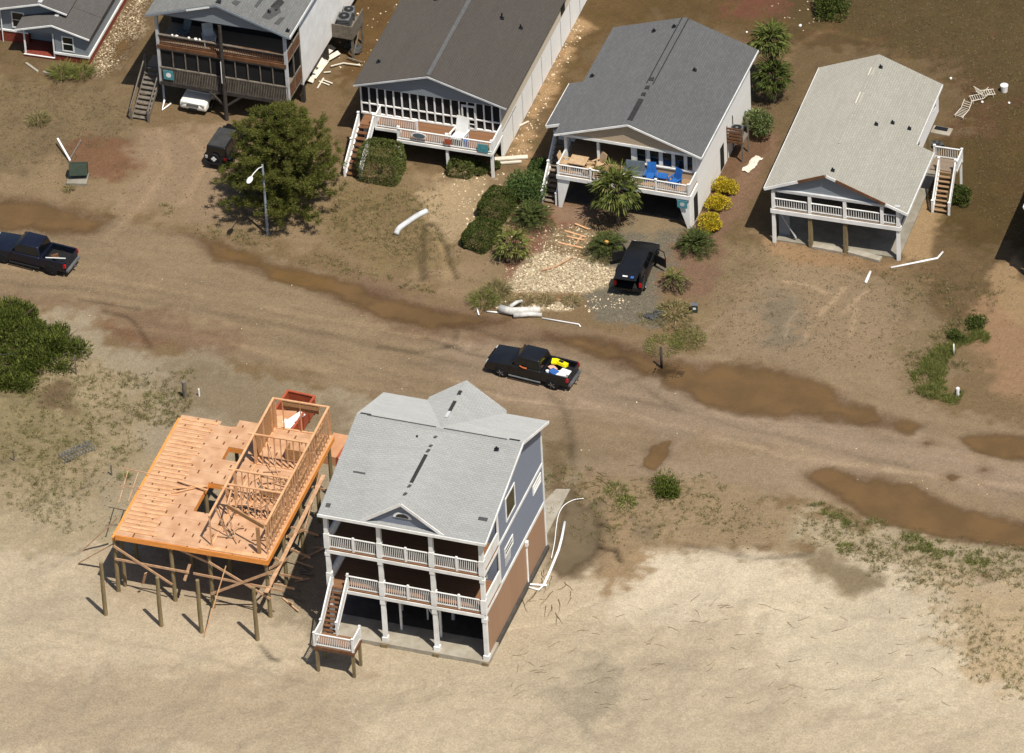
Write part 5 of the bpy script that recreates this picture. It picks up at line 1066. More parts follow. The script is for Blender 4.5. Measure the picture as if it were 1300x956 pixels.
def greenhouse(par, body, zb, zt, xf, xr_, xtf, xtr, wb, wt, roofmat=None):
    """cab: roof, pillars and inset glass on each face"""
    B = [(xf, -wb, zb), (xf, wb, zb), (xr_, wb, zb), (xr_, -wb, zb)]; T = [(xtf, -wt, zt), (xtf, wt, zt), (xtr, wt, zt), (xtr, -wt, zt)]
    mb = MB(); mb.add(B+T, [(0, 1, 5, 4), (1, 2, 6, 5), (2, 3, 7, 6), (3, 0, 4, 7), (4, 5, 6, 7), (3, 2, 1, 0)]); cab = mb.build('cab', body, par, bevel=.07, smooth=True)
    def face(a, b, c, d, u0, u1, v0, v1, nm, out=.012):
        a, b, c, d = map(Vector, (a, b, c, d)); n_ = (b-a).cross(d-a).normalized(); mid = (a+b+c+d)/4
        if n_.dot(mid-Vector(((xf+xr_)/2, 0, (zb+zt)/2))) < 0: n_ = -n_
        P = lambda u, v: (a*(1-u)+b*u)*(1-v)+(d*(1-u)+c*u)*v
        q = [P(u0, v0), P(u1, v0), P(u1, v1), P(u0, v1)]
        MB().add([p+n_*out for p in q]+[p-n_*.02 for p in q], [(0, 1, 2, 3), (7, 6, 5, 4), (0, 4, 5, 1), (1, 5, 6, 2), (2, 6, 7, 3), (3, 7, 4, 0)]).build(nm, 'car_glass', cab)
    face(B[0], B[1], T[1], T[0], .08, .92, .12, .9, 'windscreen'); face(B[3], B[2], T[2], T[3], .1, .9, .2, .85, 'rear_window')
    for p, q, r_, s_ in ((B[3], B[0], T[0], T[3]), (B[2], B[1], T[1], T[2])):
        face(p, q, r_, s_, .07, .48, .15, .86, 'side_window'); face(p, q, r_, s_, .54, .92, .15, .86, 'side_window')
    if roofmat: MB().box(xtr+.06, xtf-.06, -wt+.06, wt-.06, zt-.01, zt+.03).build('roof_panel', roofmat, cab)
    return cab
def mirrors(par, x, y, z, m):
    for s in (-1, 1): MB().rbox((x, s*(y+.13), z), .1, .24, .2).build('mirror', m, par, bevel=.03)
def pickup(loc, rz, label, paint, rim='chrome', group=None):
    t = root('pickup_truck', loc, rz, label, 'pickup truck', group)
    mb = MB(); mb.prism([(2.92, .48), (2.97, .8), (2.86, 1.06), (1.3, 1.2), (-1.0, 1.2), (-1.0, .42), (2.6, .42)], 'y', -.99, .99); body = mb.build('body', paint, t, bevel=.07, smooth=True)
    bd = MB()
    for s in (-1, 1): bd.box(-2.88, -1.0, s*.84, s*.98, .5, 1.2)
    bd.box(-1.12, -1.02, -.84, .84, .7, 1.2); bed = bd.build('bed', paint, t, bevel=.02); MB().box(-2.85, -1.1, -.84, .84, .66, .74).build('bed_liner', 'liner', bed)
    tg = MB().box(-2.95, -2.87, -.82, .82, .6, 1.2).build('tailgate', paint, t, bevel=.02); MB().box(-2.965, -2.95, -.3, .3, .85, 1.05).build('handle', 'dark_metal', tg)
    greenhouse(t, paint, 1.17, 1.86, 1.35, -1.0, .62, -.82, .92, .72)
    for x in (1.88, -1.82):
        for y in (-.9, .9): wheel(t, x, y, .4, .26, rim)
        for s in (-1, 1): MB().tube([(x, s*.93, .44), (x, s*.996, .44)], .47, 18).build('wheel_arch', 'liner', t)
    for s in (-1, 1):
        MB().box(-2.97, -2.8, s*.86, s*.995, .84, 1.14).build('tail_light', 'red_lamp', t, bevel=.02); MB().box(2.84, 2.96, s*.62, s*.95, .78, .98).build('headlight', 'clear_lamp', t, bevel=.02)
        MB().tube([(1.3, s*1.03, .38), (-1.0, s*1.03, .38)], .055, 8).build('side_step', 'grey_metal' if rim == 'chrome' else 'dark_metal', t)
        for x in (.9, -.1): MB().box(x-.1, x+.1, s*.992, s*1.005, .98, 1.02).build('door_handle', 'dark_metal', t)
    mb = MB(); mb.box(-3.12, -2.95, -.9, .9, .48, .66); mb.build('rear_bumper', 'chrome' if rim == 'chrome' else 'grey_metal', t, bevel=.03); MB().box(2.93, 3.06, -.92, .92, .46, .68).build('front_bumper', 'dark_metal', t, bevel=.04)
    MB().box(2.93, 2.985, -.58, .58, .7, 1.0).build('grille', 'dark_metal', t); MB().box(-3.3, -3.12, -.05, .05, .46, .52).build('tow_hitch', 'chrome', t); mirrors(t, 1.05, .95, 1.3, paint)
    return t
T1 = pickup((1.3, .52, 0), R(173), 'black pickup truck in mid road with a yellow toy in its bed', 'paint_black')
T2 = pickup((-35.1, 4.05, 0), R(173), 'dark navy pickup truck leaving the photo at the left edge', 'paint_navy', 'dark_metal')
def in_bed(t, x, y, z): return t.matrix_world @ Vector((x, y, z)) if False else Vector(t.location)+Matrix.Rotation(t.rotation_euler.z, 3, 'Z') @ Vector((x, y, z))
mat('yellow_plastic', rgb(250, 235, 20, 1.4), .4, rgb(235, 215, 10, 1.4), 4); mat('blue_cloth', rgb(60, 110, 180, 1.2), .7, rgb(44, 90, 160, 1.2), 5); mat('pink_cloth', wht(206, 160, 140), .8, wht(190, 140, 120), 4); mat('orange_cloth', rgb(220, 120, 60), .8, rgb(200, 100, 50), 5); mat('skin', wht(196, 140, 108), .6, wht(180, 124, 94), 5)
def cargo(t, name, mb, m_, p, rz, label, cat):
    q = in_bed(t, *p); o = mb.build(name, m_, loc=q, rz=rz, bevel=.03); return tag(o, label, cat)
o = cargo(T1, 'water_toy', MB().rbox((0, 0, 0), .95, .36, .24, 0, .2).rbox((.5, .1, .0), .34, .5, .16, .5), 'yellow_plastic', (-1.95, -.28, 1.32), R(160), 'bright yellow scooter-shaped toy on top of the pickup load', 'toy')
MB().rbox((0, 0, .14), .35, .2, .03).build('black_seat', 'dark_metal', o)
cargo(T1, 'cooler', MB().box(-.38, .38, -.24, .24, -.2, .22), 'plate', (-2.5, .25, .96), R(165), 'white cooler at the tailgate of the pickup bed', 'cooler')
cargo(T1, 'storage_box', MB().box(-.34, .34, -.25, .25, -.18, .18), 'plate', (-2.3, -.35+.8, .95), R(180), 'white box against the near side wall of the pickup bed', 'box')
cargo(T1, 'storage_box', MB().box(-.3, .3, -.25, .25, -.2, .2), 'blue_cloth', (-1.75, .5, .98), R(150), 'blue box in the middle of the pickup bed', 'box')
cargo(T1, 'folded_towel', MB().box(-.3, .3, -.2, .2, -.15, .12), 'pink_cloth', (-1.5, .1, 1.0), R(140), 'pinkish folded towel near the cab in the pickup bed', 'towel')
cargo(T1, 'jug', MB().tube([(0, 0, -.25), (0, 0, .1), (0, 0, .16)], .12, 10), 'plate', (-1.35, .62, 1.05), 0, 'round white jug in the corner of the pickup bed', 'jug')
MB().box(-1.5, 0, 0, .02, 0, .01) # spacer
# arm resting on the open window of the mid road truck
q = in_bed(T1, .25, 1.0, 1.28); mb = MB(); mb.tube([(-.28, 0, -.04), (0, .03, .0), (.22, .0, .06)], .055, 8, .038); o = mb.build('window_arm', 'orange_cloth', loc=q, rz=R(173)); tag(o, 'orange arm resting on the window ledge of the black pickup', 'strap')
cargo(T2, 'firewood_bundle', MB().rbox((0, 0, 0), .6, .16, .12, .3).rbox((.05, .1, .05), .5, .14, .12, -.4).rbox((.0, -.1, .1), .4, .14, .12, .9), 'brown_wood', (-1.75, .15, .95), R(170), 'small bundle of reddish wood in the navy pickup bed', 'wood bundle')
cargo(T2, 'pole', MB().beam((-.7, 0, 0), (.7, 0, .05), .07, .07), 'plate', (-1.95, .4, 1.05), R(8), 'white pole lying across the bed of the navy pickup', 'pole')

def suv(loc, rz, label, paint, open_=False, L_=4.8, W_=1.95, Ht=1.78, name='suv', roofmat=None):
    t = root(name, loc, rz, label, 'suv'); a = L_/2; w_ = W_/2
    if open_:
        mb = MB(); mb.prism([(a-.02, .45), (a, .8), (a-.12, 1.02), (1.15, 1.14), (-a+.9, 1.14), (-a+.9, .4), (a-.3, .4)], 'y', -w_, w_); mb.build('body', paint, t, bevel=.07, smooth=True)
        for s in (-1, 1): MB().box(-a+.02, -a+.92, s*(w_-.1), s*w_, .42, 1.14).build('rear_quarter', paint, t, bevel=.02)
        MB().box(-a+.02, -a+.9, -w_+.1, w_-.1, .42, .6).build('cargo_floor', 'dark_interior', t)
        greenhouse(t, paint, 1.1, Ht, 1.2, -a+.95, .5, -a+.9, w_-.06, w_-.22, roofmat)
        mb = MB(); mb.prism([(-a+.95, 1.1), (-a+.95, Ht), (-a+.3, Ht-.03), (-a+.05, 1.1)], 'y', w_-.2, w_-.08); mb.prism([(-a+.95, 1.1), (-a+.95, Ht), (-a+.3, Ht-.03), (-a+.05, 1.1)], 'y', -w_+.08, -w_+.2); mb.build('rear_pillar', paint, t)
        MB().box(-a+.28, -a+1.0, -w_+.2, w_-.2, Ht-.08, Ht-.005).build('roof', paint, t)
        g = MB().rbox((-a-.12, 0, Ht+.0), .95, W_-.42, .07, 0, 0, R(-6)).build('tailgate', paint, t, bevel=.02); MB().rbox((-a-.35, .05, Ht+.07), .12, .34, .02, 0, 0, R(-6)).build('number_plate', 'plate', g); MB().rbox((-a-.38, -.45, Ht+.07), .2, .2, .02, 0, 0, R(-6)).build('sticker', 'blue_cloth', g)
        for s in (-1, 1):
            d = root_part(t, 'front_door', (1.0, s*w_, 0)); d.rotation_euler.z = s*R(-118+180) if False else -s*R(62)
            MB().box(-1.0, 0, -.04, .04, .42, 1.1).build('door_panel', paint, d, bevel=.02)
            mb = MB(); mb.beam((-1.0, 0, 1.1), (-.85, 0, 1.68), .04, .05); mb.beam((-.85, 0, 1.68), (-.3, 0, 1.66), .04, .05); mb.beam((-.3, 0, 1.66), (0, 0, 1.1), .04, .05); mb.build('window_frame', paint, d)
            MB().box(-.95, -.08, .041*-s-.005, .041*-s+.005, .46, 1.06).build('door_card', 'dark_metal', d); MB().rbox((-.12, s*.16, 1.16), .12, .22, .18).build('mirror', paint, d)
    else:
        mb = MB(); mb.prism([(a-.04, .42), (a, .75), (a-.15, 1.0), (1.15, 1.12), (-a+.05, 1.1), (-a, .7), (-a+.08, .4)], 'y', -w_, w_); mb.build('body', paint, t, bevel=.1, smooth=True)
        greenhouse(t, paint, 1.08, Ht, 1.25, -a+.12, .5, -a+.4, w_-.07, w_-.24, roofmat)
        mirrors(t, .95, w_-.02, 1.15, paint)
    for x in (a-.95, -a+.95):
        for y in (-w_+.09, w_-.09): wheel(t, x, y, .36, .22)
        for s in (-1, 1): MB().tube([(x, s*(w_-.06), .4), (x, s*(w_+.004), .4)], .43, 18).build('wheel_arch', 'liner', t)
    for s in (-1, 1):
        MB().box(-a-.01, -a+.14, s*(w_-.2), s*(w_-.01), .75, 1.1).build('tail_light', 'red_lamp', t, bevel=.02)
        MB().rbox((a-.14, s*(w_-.3), .86), .26, .42, .17, -s*.25).build('headlight', 'clear_lamp', t, bevel=.03)
        MB().box(-a+.7, .35, s*(w_-.3)-.02, s*(w_-.3)+.02, Ht+.01, Ht+.06).build('roof_rail', 'grey_metal' if not open_ else 'dark_metal', t)
    MB().box(-a-.08, -a+.06, -w_+.1, w_-.1, .42, .62).build('rear_bumper', paint, t, bevel=.03); MB().box(a-.1, a+.03, -.45, .45, .74, .92).build('grille', 'grey_metal' if paint == 'paint_white' else 'dark_metal', t, bevel=.03); MB().box(a-.05, a+.045, -.3, .3, .44, .58).build('air_intake', 'dark_metal', t)
    return t
S1 = suv((4.75, 12.75, 0), R(92), 'black suv with both front doors and the tailgate open on the gravel drive', 'paint_black', True)
S2 = suv((-30.1, 24.95, 0), R(-93), 'white suv parked nose out under the weathered dark house', 'paint_white')
J = root('off_road_car', (-26.45, 18.95, 0), R(87), 'black boxy off road car with dusty soft top parked beside the pine', 'off road car')
MB().prism([(2.0, .5), (2.0, .98), (.75, 1.06), (-1.95, 1.06), (-1.95, .5)], 'y', -.78, .78).build('body', 'paint_black', J, bevel=.04, smooth=True)
greenhouse(J, 'paint_black', 1.04, 1.82, .7, -1.95, .4, -1.85, .76, .68, 'jeep_top')
for x in (1.35, -1.25):
    for s in (-1, 1):
        wheel(J, x, s*.8, .4, .26, 'grey_metal'); MB().rbox((x, s*.85, .84), 1.0, .3, .07).build('fender', 'liner', J, bevel=.03)
MB().tube([(-2.1, .1, .95), (-1.96, .1, .95)], .38, 16).build('spare_wheel', 'black_rubber', J); MB().rbox((-2.12, .1, .95), .02, .3, .3, 0, .7).build('wheel_cover', 'plate', J)
for s in (-1, 1): MB().box(-1.99, -1.9, s*.62, s*.78, .85, 1.05).build('tail_light', 'red_lamp' if s < 0 else 'clear_lamp', J)
for s in (-1, 1): MB().tube([(1.98, s*.5, .84), (2.04, s*.5, .84)], .11, 12).build('headlight', 'clear_lamp', J)
MB().box(2.0, 2.16, -.8, .8, .46, .62).build('front_bumper', 'dark_metal', J); MB().box(-2.12, -1.96, -.8, .8, .46, .6).build('rear_bumper', 'dark_metal', J); mirrors(J, .75, .74, 1.2, 'dark_metal')

# ---------------------------------------------------------------- street and yard objects
lp = root('street_lamp', (-20.73, 10.78, 0), 0, 'pale street lamp standing in front of the big pine', 'street lamp')
MB().tube([(0, 0, -.2), (0, 0, 5.85)], .1, 10, .07).build('pole', 'pale_pole', lp); MB().tube([(0, 0, 5.7), (-.03, -.7, 6.05), (-.06, -1.5, 6.22), (-.09, -1.9, 6.22)], .035, 8).build('arm', 'white_paint', lp)
MB().blob((-.1, -2.25, 6.18), .2, .42, .12, 12, 8, 0).build('lamp_head', 'white_trim', lp, smooth=True); MB().blob((-.1, -2.3, 6.06), .13, .22, .07, 10, 6, 0).build('lens', 'clear_lamp', lp, smooth=True)
mat('utility_green', rgb(66, 78, 62), .7, rgb(54, 66, 52), 3)
x, y, _ = G(100, 228); tb = root('transformer_box', (x, y, 0), R(12), 'dark green utility box tipped on its pad in the left yard', 'utility box')
box(tb, 'pad', 'grey_concrete', -.75, .65, -.7, .55, 0, .18); MB().rbox((0, .25, .72), 1.25, .9, .8, .1, R(-24)).build('cabinet', 'utility_green', tb, bevel=.04)
for k in range(2): MB().rbox((-.25+.28*k, -.08+.02*k, 1.05-.03*k), .16, .03, .18, .1, R(-24)).build('label_plate', 'plate', tb)
thing_beam('pipe', G(89, 204, .15), G(73, 176, .6), .12, .12, 'white_paint', 'white pipe jutting up left from the green utility box', 'pipe'); thing_beam('pipe', G(87, 205, .1), G(103, 178, .1), .09, .09, 'grey_wood', 'thin grey pole lying behind the green utility box', 'pole')
def pipe(pts, r, label, m_='white_paint', cat='pipe', z=.08, group=None, name='pipe'):
    P = [Vector(G(*p[:2])) for p in pts]; o0 = P[0].copy(); zs = [p[2] if len(p) > 2 else z for p in pts]
    mb = MB(); mb.tube([(p.x-o0.x, p.y-o0.y, zz) for p, zz in zip(P, zs)], r, 8); return tag(mb.build(name, m_, loc=(o0.x, o0.y, 0), smooth=True), label, cat, group)
def smooth_px(pts, n=6):
    out = []; P = [np.array(p, float) for p in pts]; P = [2*P[0]-P[1]]+P+[2*P[-1]-P[-2]]
    for i in range(1, len(P)-2):
        for k in range(n):
            t = k/n; out.append(tuple(.5*((2*P[i])+(-P[i-1]+P[i+1])*t+(2*P[i-1]-5*P[i]+4*P[i+1]-P[i+2])*t*t+(-P[i-1]+3*P[i]-3*P[i+1]+P[i+2])*t**3)))
    out.append(tuple(P[-2])); return out
pipe(smooth_px([(503, 299), (507, 292), (518, 284), (530, 276), (542, 270)]), .2, 'fat grey white hose lying curved in the sandy yard', 'grey_white', 'hose', .15, name='hose')
pipe([(1131, 341), (1190, 329), (1197, 321)], .07, 'long bent white gutter lying in front of the cream roofed house', cat='gutter', name='gutter'); pipe([(1099, 360), (1105, 346)], .1, 'short white gutter piece lying on the pale drive', cat='gutter', name='gutter')
pipe([(605, 391), (608, 401)], .05, 'short white stick at the road edge left of the rolled sheets', cat='stick', name='stick')
pipe([(618, 396.5), (634, 398)], .05, 'thin pale pole end poking left out of the rolled sheets', cat='pole', name='pole'); pipe([(688, 405), (735, 413), (737, 416)], .05, 'long thin white pole stretching right from the rolled sheets', cat='pole', name='pole')
mat('vinyl', wht(196, 192, 182), .5, wht(160, 157, 150), 3)
def roll(pts, r, lab, z):
    P = [Vector(G(*p)) for p in pts]; o0 = P[0].copy(); mb = MB(); mb.tube([(p.x-o0.x, p.y-o0.y, z+.04*math.sin(i*2)) for i, p in enumerate(P)], r, 10, r*.75)
    return tag(mb.build('rolled_sheet', 'vinyl', loc=(o0.x, o0.y, 0), smooth=True), lab, 'rolled sheet', 'rolled white sheets by the road')
roll([(635, 396), (650, 400), (670, 398), (686, 397)], .3, 'largest rolled white sheet, at the back of the heap by the road', .28); roll([(652, 403), (672, 402), (688, 402)], .2, 'rolled white sheet nearest the road', .18); roll([(648, 397), (656, 392), (663, 389)], .14, 'short rolled sheet lying on top of the heap by the road', .5)
# beach house yard pipes
pipe(smooth_px([(741, 634), (728, 636), (716, 643), (709, 655), (706, 672), (704, 690), (700, 710)]), .03, 'thin white hose curving through the muddy pool', cat='hose', name='hose')
pipe([(717, 664), (713, 685), (709, 700), (700, 722), (690, 745)], .09, 'long white pipe lying bent beside the brown wall', cat='pipe'); pipe([(690, 744), (684, 750), (666, 745)], .07, 'short white pipe end elbowed towards the brown wall', cat='pipe')
pp = [Vector(BH.location)+Vector(p) for p in ((.2, 8.2, 3.3), (.22, 8.2, .6))]
mb = MB(); mb.tube([(0, 0, 3.4), (0, 0, .6), (.05, -.1, .12), (1.2, .1, .1)], .07, 8); mb.rbox((0, 0, 3.35), .25, .25, .35); o = mb.build('drain_pipe', 'white_paint', loc=(7.37+.18, -28.34+8.0, 0), smooth=False); tag(o, 'white drain pipe coming down the brown ground floor wall', 'drain pipe')
P_ = [G(*p)[:2] for p in ((688, 641), (693, 682), (724, 622), (706, 622))]
mb = MB(); mb.prism([(p[0]-P_[0][0], p[1]-P_[0][1]) for p in P_], 'z', 0, .09); tag(mb.build('concrete_apron', 'concrete', loc=(P_[0][0], P_[0][1], 0)), kind='structure')
# mailbox post leaning at the road, small meter box
pipe([(840, 467, -.1), (840, 467, 1.7)], .09, 'leaning brown mailbox post stripped of its box at the road edge', 'dark_wood', 'post', name='post')
x, y, _ = G(882, 396); ub = root('meter_box', (x, y, 0), R(10), 'small grey green meter box at the end of the red mulch bed', 'utility box'); box(ub, 'cabinet', 'utility_green', -.2, .2, -.14, .14, 0, .6, bevel=.02); box(ub, 'lid', 'grey_metal', -.23, .23, -.17, .17, .6, .66); box(ub, 'label_plate', 'plate', -.1, .1, -.16, -.145, .3, .45)
for (cx_, cy_, s_, lab) in ((826, 403, .32, 'left of two crumpled black bags on the sand by the drive'), (836, 399, .26, 'right of two crumpled black bags on the sand by the drive')):
    x, y, _ = G(cx_, cy_); tag(MB().blob((0, 0, .1), s_*1.5, s_, .18, 12, 7, .3).build('rubbish_bag', 'felt_grey', loc=(x, y, 0)), lab, 'bag', 'black bags by the drive')
# yard boards between shell bed and palm
for k, (a, b) in enumerate((((717, 293), (744, 301)), ((720, 300), (742, 305)), ((730, 284), (747, 291)), ((709, 308), (740, 315)), ((687, 343), (704, 339)), ((704, 339), (727, 326)), ((737, 301), (731, 310)))):
    thing_beam('board', G(*a, .06+.03*(k % 3)), G(*b, .06+.03*(k % 3)), .12, .06, 'pine_lumber' if k < 4 else 'brace_wood', ('longest tan board under the palm', 'second tan board under the palm', 'tan board nearest the deck and palm', 'tan board nearest the shell bed', 'thin branch like board across the shells, left half', 'thin branch like board across the shells, right half', 'short cross board in the stack under the palm')[k], 'board', 'boards in front of the grey roofed house')
# corrugated strips by the brown roofed house
for k, (a, b, w_) in enumerate((((628, 202), (670, 199), .35), ((634, 207), (662, 205), .2))):
    thing_beam('gutter', G(*a, .1+.02*k), G(*b, .1+.02*k), w_, .1, 'cream_paint', ('long cream fluted strip on the ground at the corner of the brown roofed house', 'short cream fluted strip nearest the hedge')[k], 'fluted strip')
thing_beam('board', G(659, 160, .1), G(671, 154, .1), .12, .06, 'cream_paint', 'short pale board beside the white panelled wall', 'board')
# white cloth on the mulch
x, y, _ = G(955, 210); cl = MB(); nx_, ny_ = 12, 5; vs = []
for i in range(nx_):
    for j in range(ny_): vs.append((-.95+1.9*i/(nx_-1)+.05*random.random(), -.3+.6*j/(ny_-1)+.06*math.sin(i)+.04*random.random(), .05+.09*random.random()))
cl.add(vs, [(i*ny_+j, (i+1)*ny_+j, (i+1)*ny_+j+1, i*ny_+j+1) for i in range(nx_-1) for j in range(ny_-1)]); tag(cl.build('cloth', 'cream_paint', loc=(x, y, 0), rz=R(78)), 'crumpled white cloth on the red mulch', 'cloth')
# slatted stand and air unit by the right wall of the grey roofed house
x, y, _ = G(932, 205); ss = root('slatted_stand', (x, y, 0), R(-2), 'wooden slatted screen on legs by the right wall of the grey roofed house', 'slatted screen')
for z in np.arange(1.6, 2.9, .26): box(ss, 'slat', 'brown_wood', -.55, .65, -.05, .0, z, z+.15)
for x_ in (-.5, .6):
    for y_ in (.05, 1.3): box(ss, 'leg', 'grey_wood', x_-.05, x_+.05, y_-.05, y_+.05, 0, 2.85)
box(ss, 'platform', 'grey_wood', -.55, .65, .0, 1.4, 1.5, 1.6)
def ac_unit(loc, rz, label, s=1.):
    t = root('air_conditioner', loc, rz, label, 'air conditioner'); box(t, 'casing', 'grey_metal', -.4*s, .4*s, -.4*s, .4*s, 0, .75*s, bevel=.03); MB().tube([(0, 0, .75*s), (0, 0, .78*s)], .34*s, 16).build('fan_grille', 'dark_metal', t); MB().tube([(0, 0, .78*s), (0, 0, .8*s)], .1*s, 10).build('fan_hub', 'grey_metal', t)
    mb = MB()
    for k in range(5): z = .12*s+k*.12*s; mb.box(-.405*s, .405*s, -.41*s, -.4*s, z, z+.03)
    mb.build('louvre', 'dark_metal', t); return t
ac_unit((x+.05, y+.7, 1.6), .1, 'air conditioner standing on the slatted wooden stand')
D_ = Vector(DH.location)
ac_unit((D_.x+5.4, D_.y+9.6, 2.1), .1, 'nearer air conditioner on the service platform of the weathered house', 1.15); ac_unit((D_.x+5.4, D_.y+10.6, 2.1), .3, 'rear air conditioner on the service platform of the weathered house', 1.0)
# debris under and beside the weathered house
mat('panel_board', wht(214, 206, 188), .7, wht(186, 176, 156), 2)
for k, (cx_, cy_, sx_, sy_, rz, lab) in enumerate(((405, 88, .8, 2.6, -.1, 'large off white panel leaning beside the weathered house'), (413, 72, .5, 1.9, -.3, 'narrow cream panel behind the large off white one'), (422, 76, .35, 1.3, -.5, 'small cream panel nearest the service platform'), (398, 80, .5, 1.2, .4, 'grey panel half under the weathered house'), (392, 104, .8, .6, .1, 'low pale box beside the wall corner of the weathered house'))):
    x, y, _ = G(cx_, cy_); tag(MB().rbox((0, 0, .3), sx_, sy_, .05, rz, 0, .35).build('panel', 'panel_board' if k != 3 else 'grey_fabric', loc=(x, y, 0)), lab, 'panel', 'panels beside the weathered house')
for k, (a, b) in enumerate((((405, 103), (418, 108)), ((409, 101), (422, 106)), ((403, 112), (411, 99)), ((411, 92), (420, 91)), ((420, 84), (436, 80)), ((436, 80), (458, 83)), ((417, 70), (421, 57)), ((441, 73), (460, 79)))):
    thing_beam('board', G(*a, .08+.02*k), G(*b, .1+.02*k), .1, .05, 'cream_paint' if k < 6 else 'grey_wood', ('nearest white board of the fan beside the weathered house', 'second white board of the fan beside the weathered house', 'white board crossing the fan of boards', 'short white board by the big panel', 'pale board pointing at the service platform', 'pale board lying below the service platform', 'grey board standing among the panels', 'grey board at the foot of the service platform leg')[k], 'board', 'boards beside the weathered house')
for (cx_, cy_, s_) in ((400, 90, .3), (408, 68, .35), (396, 98, .3), (404, 78, .28), (452, 66, .4), (443, 60, .35)):
    x, y, _ = G(cx_, cy_); tag(MB().blob((0, 0, s_*.6), s_, s_, s_*.8, 9, 6, .35).build('rubbish', 'felt_grey', loc=(x, y, 0)), 'dark rubbish heaped beside the weathered house', 'rubbish', 'rubbish beside the weathered house')
pipe([(203, 110, 1.9), (208, 116, 1.2), (209, 132, .3), (206, 141, .1), (217, 133, .1)], .08, 'white drain pipe bent down by the stair of the weathered house', cat='drain pipe', name='drain_pipe')
# signs, furniture
def on(h, x, y, z): return Vector(h.location)+Matrix.Rotation(h.rotation_euler.z, 3, 'Z') @ Vector((x, y, z))
def plaque(h, x, y, z, w_, hh, m_, label, dot='white_paint', oval=False):
    t = root('sign', on(h, x, y, z), h.rotation_euler.z, label, 'sign')
    if oval: MB().prism([(w_/2*math.cos(a), hh/2*math.sin(a)) for a in np.linspace(0, 2*math.pi, 20)[:-1]], 'y', -.03, 0).build('board', m_, t); MB().prism([(w_*.4*math.cos(a), hh*.4*math.sin(a)) for a in np.linspace(0, 2*math.pi, 20)[:-1]], 'y', -.045, -.03).build('inner_panel', 'grey_fabric', t)
    else: box(t, 'board', m_, -w_/2, w_/2, -.03, 0, -hh/2, hh/2); MB().prism([(w_*.25*math.cos(a), hh*.25*math.sin(a)) for a in np.linspace(0, 2*math.pi, 14)[:-1]], 'y', -.045, -.03).build('emblem', dot, t)
plaque(DH, -4.1, -.12, 2.95, .75, .75, 'teal_sign', 'square teal sign on the left end of the weathered porch')
plaque(SH, 2.65, -.12, 2.5, .75, .65, 'teal_sign', 'square teal sign at the right end of the white deck rail', 'teal_sign')
plaque(SH, -1.9, -.14, 2.75, 1.1, .5, 'white_paint', 'oval grey name board on the white deck rail', oval=True)
plaque(GH, 8.85, -.1, 2.05, .7, .6, 'teal_sign', 'teal sign on the right bracket under the furnished deck', 'grey_white')
plaque(SH, .15, -.12, 2.6, .5, .45, 'red_paint', 'faded red board hung on the white deck rail', 'red_paint')
def chair(loc, rz, m_, label, cat='chair', lounge=False, grp=None, s=1.):
    t = root('deck_chair', loc, rz, label, cat, grp)
    w_ = .62*s; MB().rbox((0, 0, .4*s), w_, .6*s, .06, 0, R(8 if lounge else 0)).build('seat', m_, t); MB().rbox((0, .34*s, .78*s), w_, .06, .85*s, 0, R(-18)).build('backrest', m_, t)
    for sx_ in (-1, 1):
        MB().rbox((sx_*w_*.55, 0, .62*s), .12, .7*s, .04).build('armrest', m_, t)
        for y_ in (-.26*s, .26*s): MB().rbox((sx_*w_*.5, y_, .31*s), .06, .09, .62*s).build('leg', m_, t)
    return t
chair(on(GH, 6.35, .95, 2.82), R(8), 'blue_plastic', 'blue deck chair left of the small blue table', lounge=True, grp='blue deck chairs', s=1.0)
chair(on(GH, 8.1, .75, 2.82), R(-28), 'blue_plastic', 'blue deck chair in the right corner of the deck', lounge=True, grp='blue deck chairs', s=1.0)
t = root('side_table', on(GH, 7.15, .95, 2.82), 0, 'small blue table between the two blue deck chairs', 'table'); box(t, 'tabletop', 'blue_plastic', -.35, .35, -.3, .3, .5, .55)
for a in (-.28, .28):
    for b in (-.23, .23): box(t, 'leg', 'blue_plastic', a-.03, a+.03, b-.03, b+.03, 0, .5)
t = root('loveseat', on(GH, 5.2, .85, 2.82), R(4), 'grey two seat deck bench beside the blue chairs', 'bench')
box(t, 'seat', 'grey_fabric', -.65, .65, -.35, .3, .36, .48, bevel=.02); MB().rbox((0, .36, .8), 1.3, .1, .75, 0, R(-14)).build('backrest', 'grey_fabric', t, bevel=.02)
for a in (-.72, .72): MB().rbox((a, 0, .6), .09, .75, .06).build('armrest', 'grey_fabric', t); box(t, 'leg', 'grey_fabric', a-.03, a+.03, -.3, -.24, 0, .58); box(t, 'leg', 'grey_fabric', a-.03, a+.03, .24, .3, 0, .58)
t = root('dining_table', on(GH, 1.25, .85, 2.82), R(-2), 'tan square table at the left end of the furnished deck', 'table'); box(t, 'tabletop', 'tan_furniture', -.6, .6, -.5, .5, .72, .78)
for a in (-.5, .5):
    for b in (-.4, .4): box(t, 'leg', 'tan_furniture', a-.04, a+.04, b-.04, b+.04, 0, .72)
chair(on(GH, .35, .75, 2.82), R(90), 'tan_furniture', 'tan chair left of the tan square table', grp='tan chairs'); chair(on(GH, 2.2, .6, 2.82), R(-80), 'tan_furniture', 'tan chair right of the tan square table', grp='tan chairs'); chair(on(GH, 2.6, 1.2, 2.82), R(-40), 'tan_furniture', 'tan chair nearest the middle porch post', grp='tan chairs')
t = chair(on(SH, .75, .55, 2.1), R(-10), 'white_trim', 'tall white lifeguard style chair on the deck of the brown roofed house', s=1.5)
tag(box(None, 'cooler', 'blue_cloth', 0, .3, 0, .25, 0, .55), 'small blue cooler behind the white deck rail', 'cooler'); bpy.data.objects['cooler.001' if 'cooler.001' in bpy.data.objects else 'cooler'].location = on(SH, 1.15, .12, 2.1)
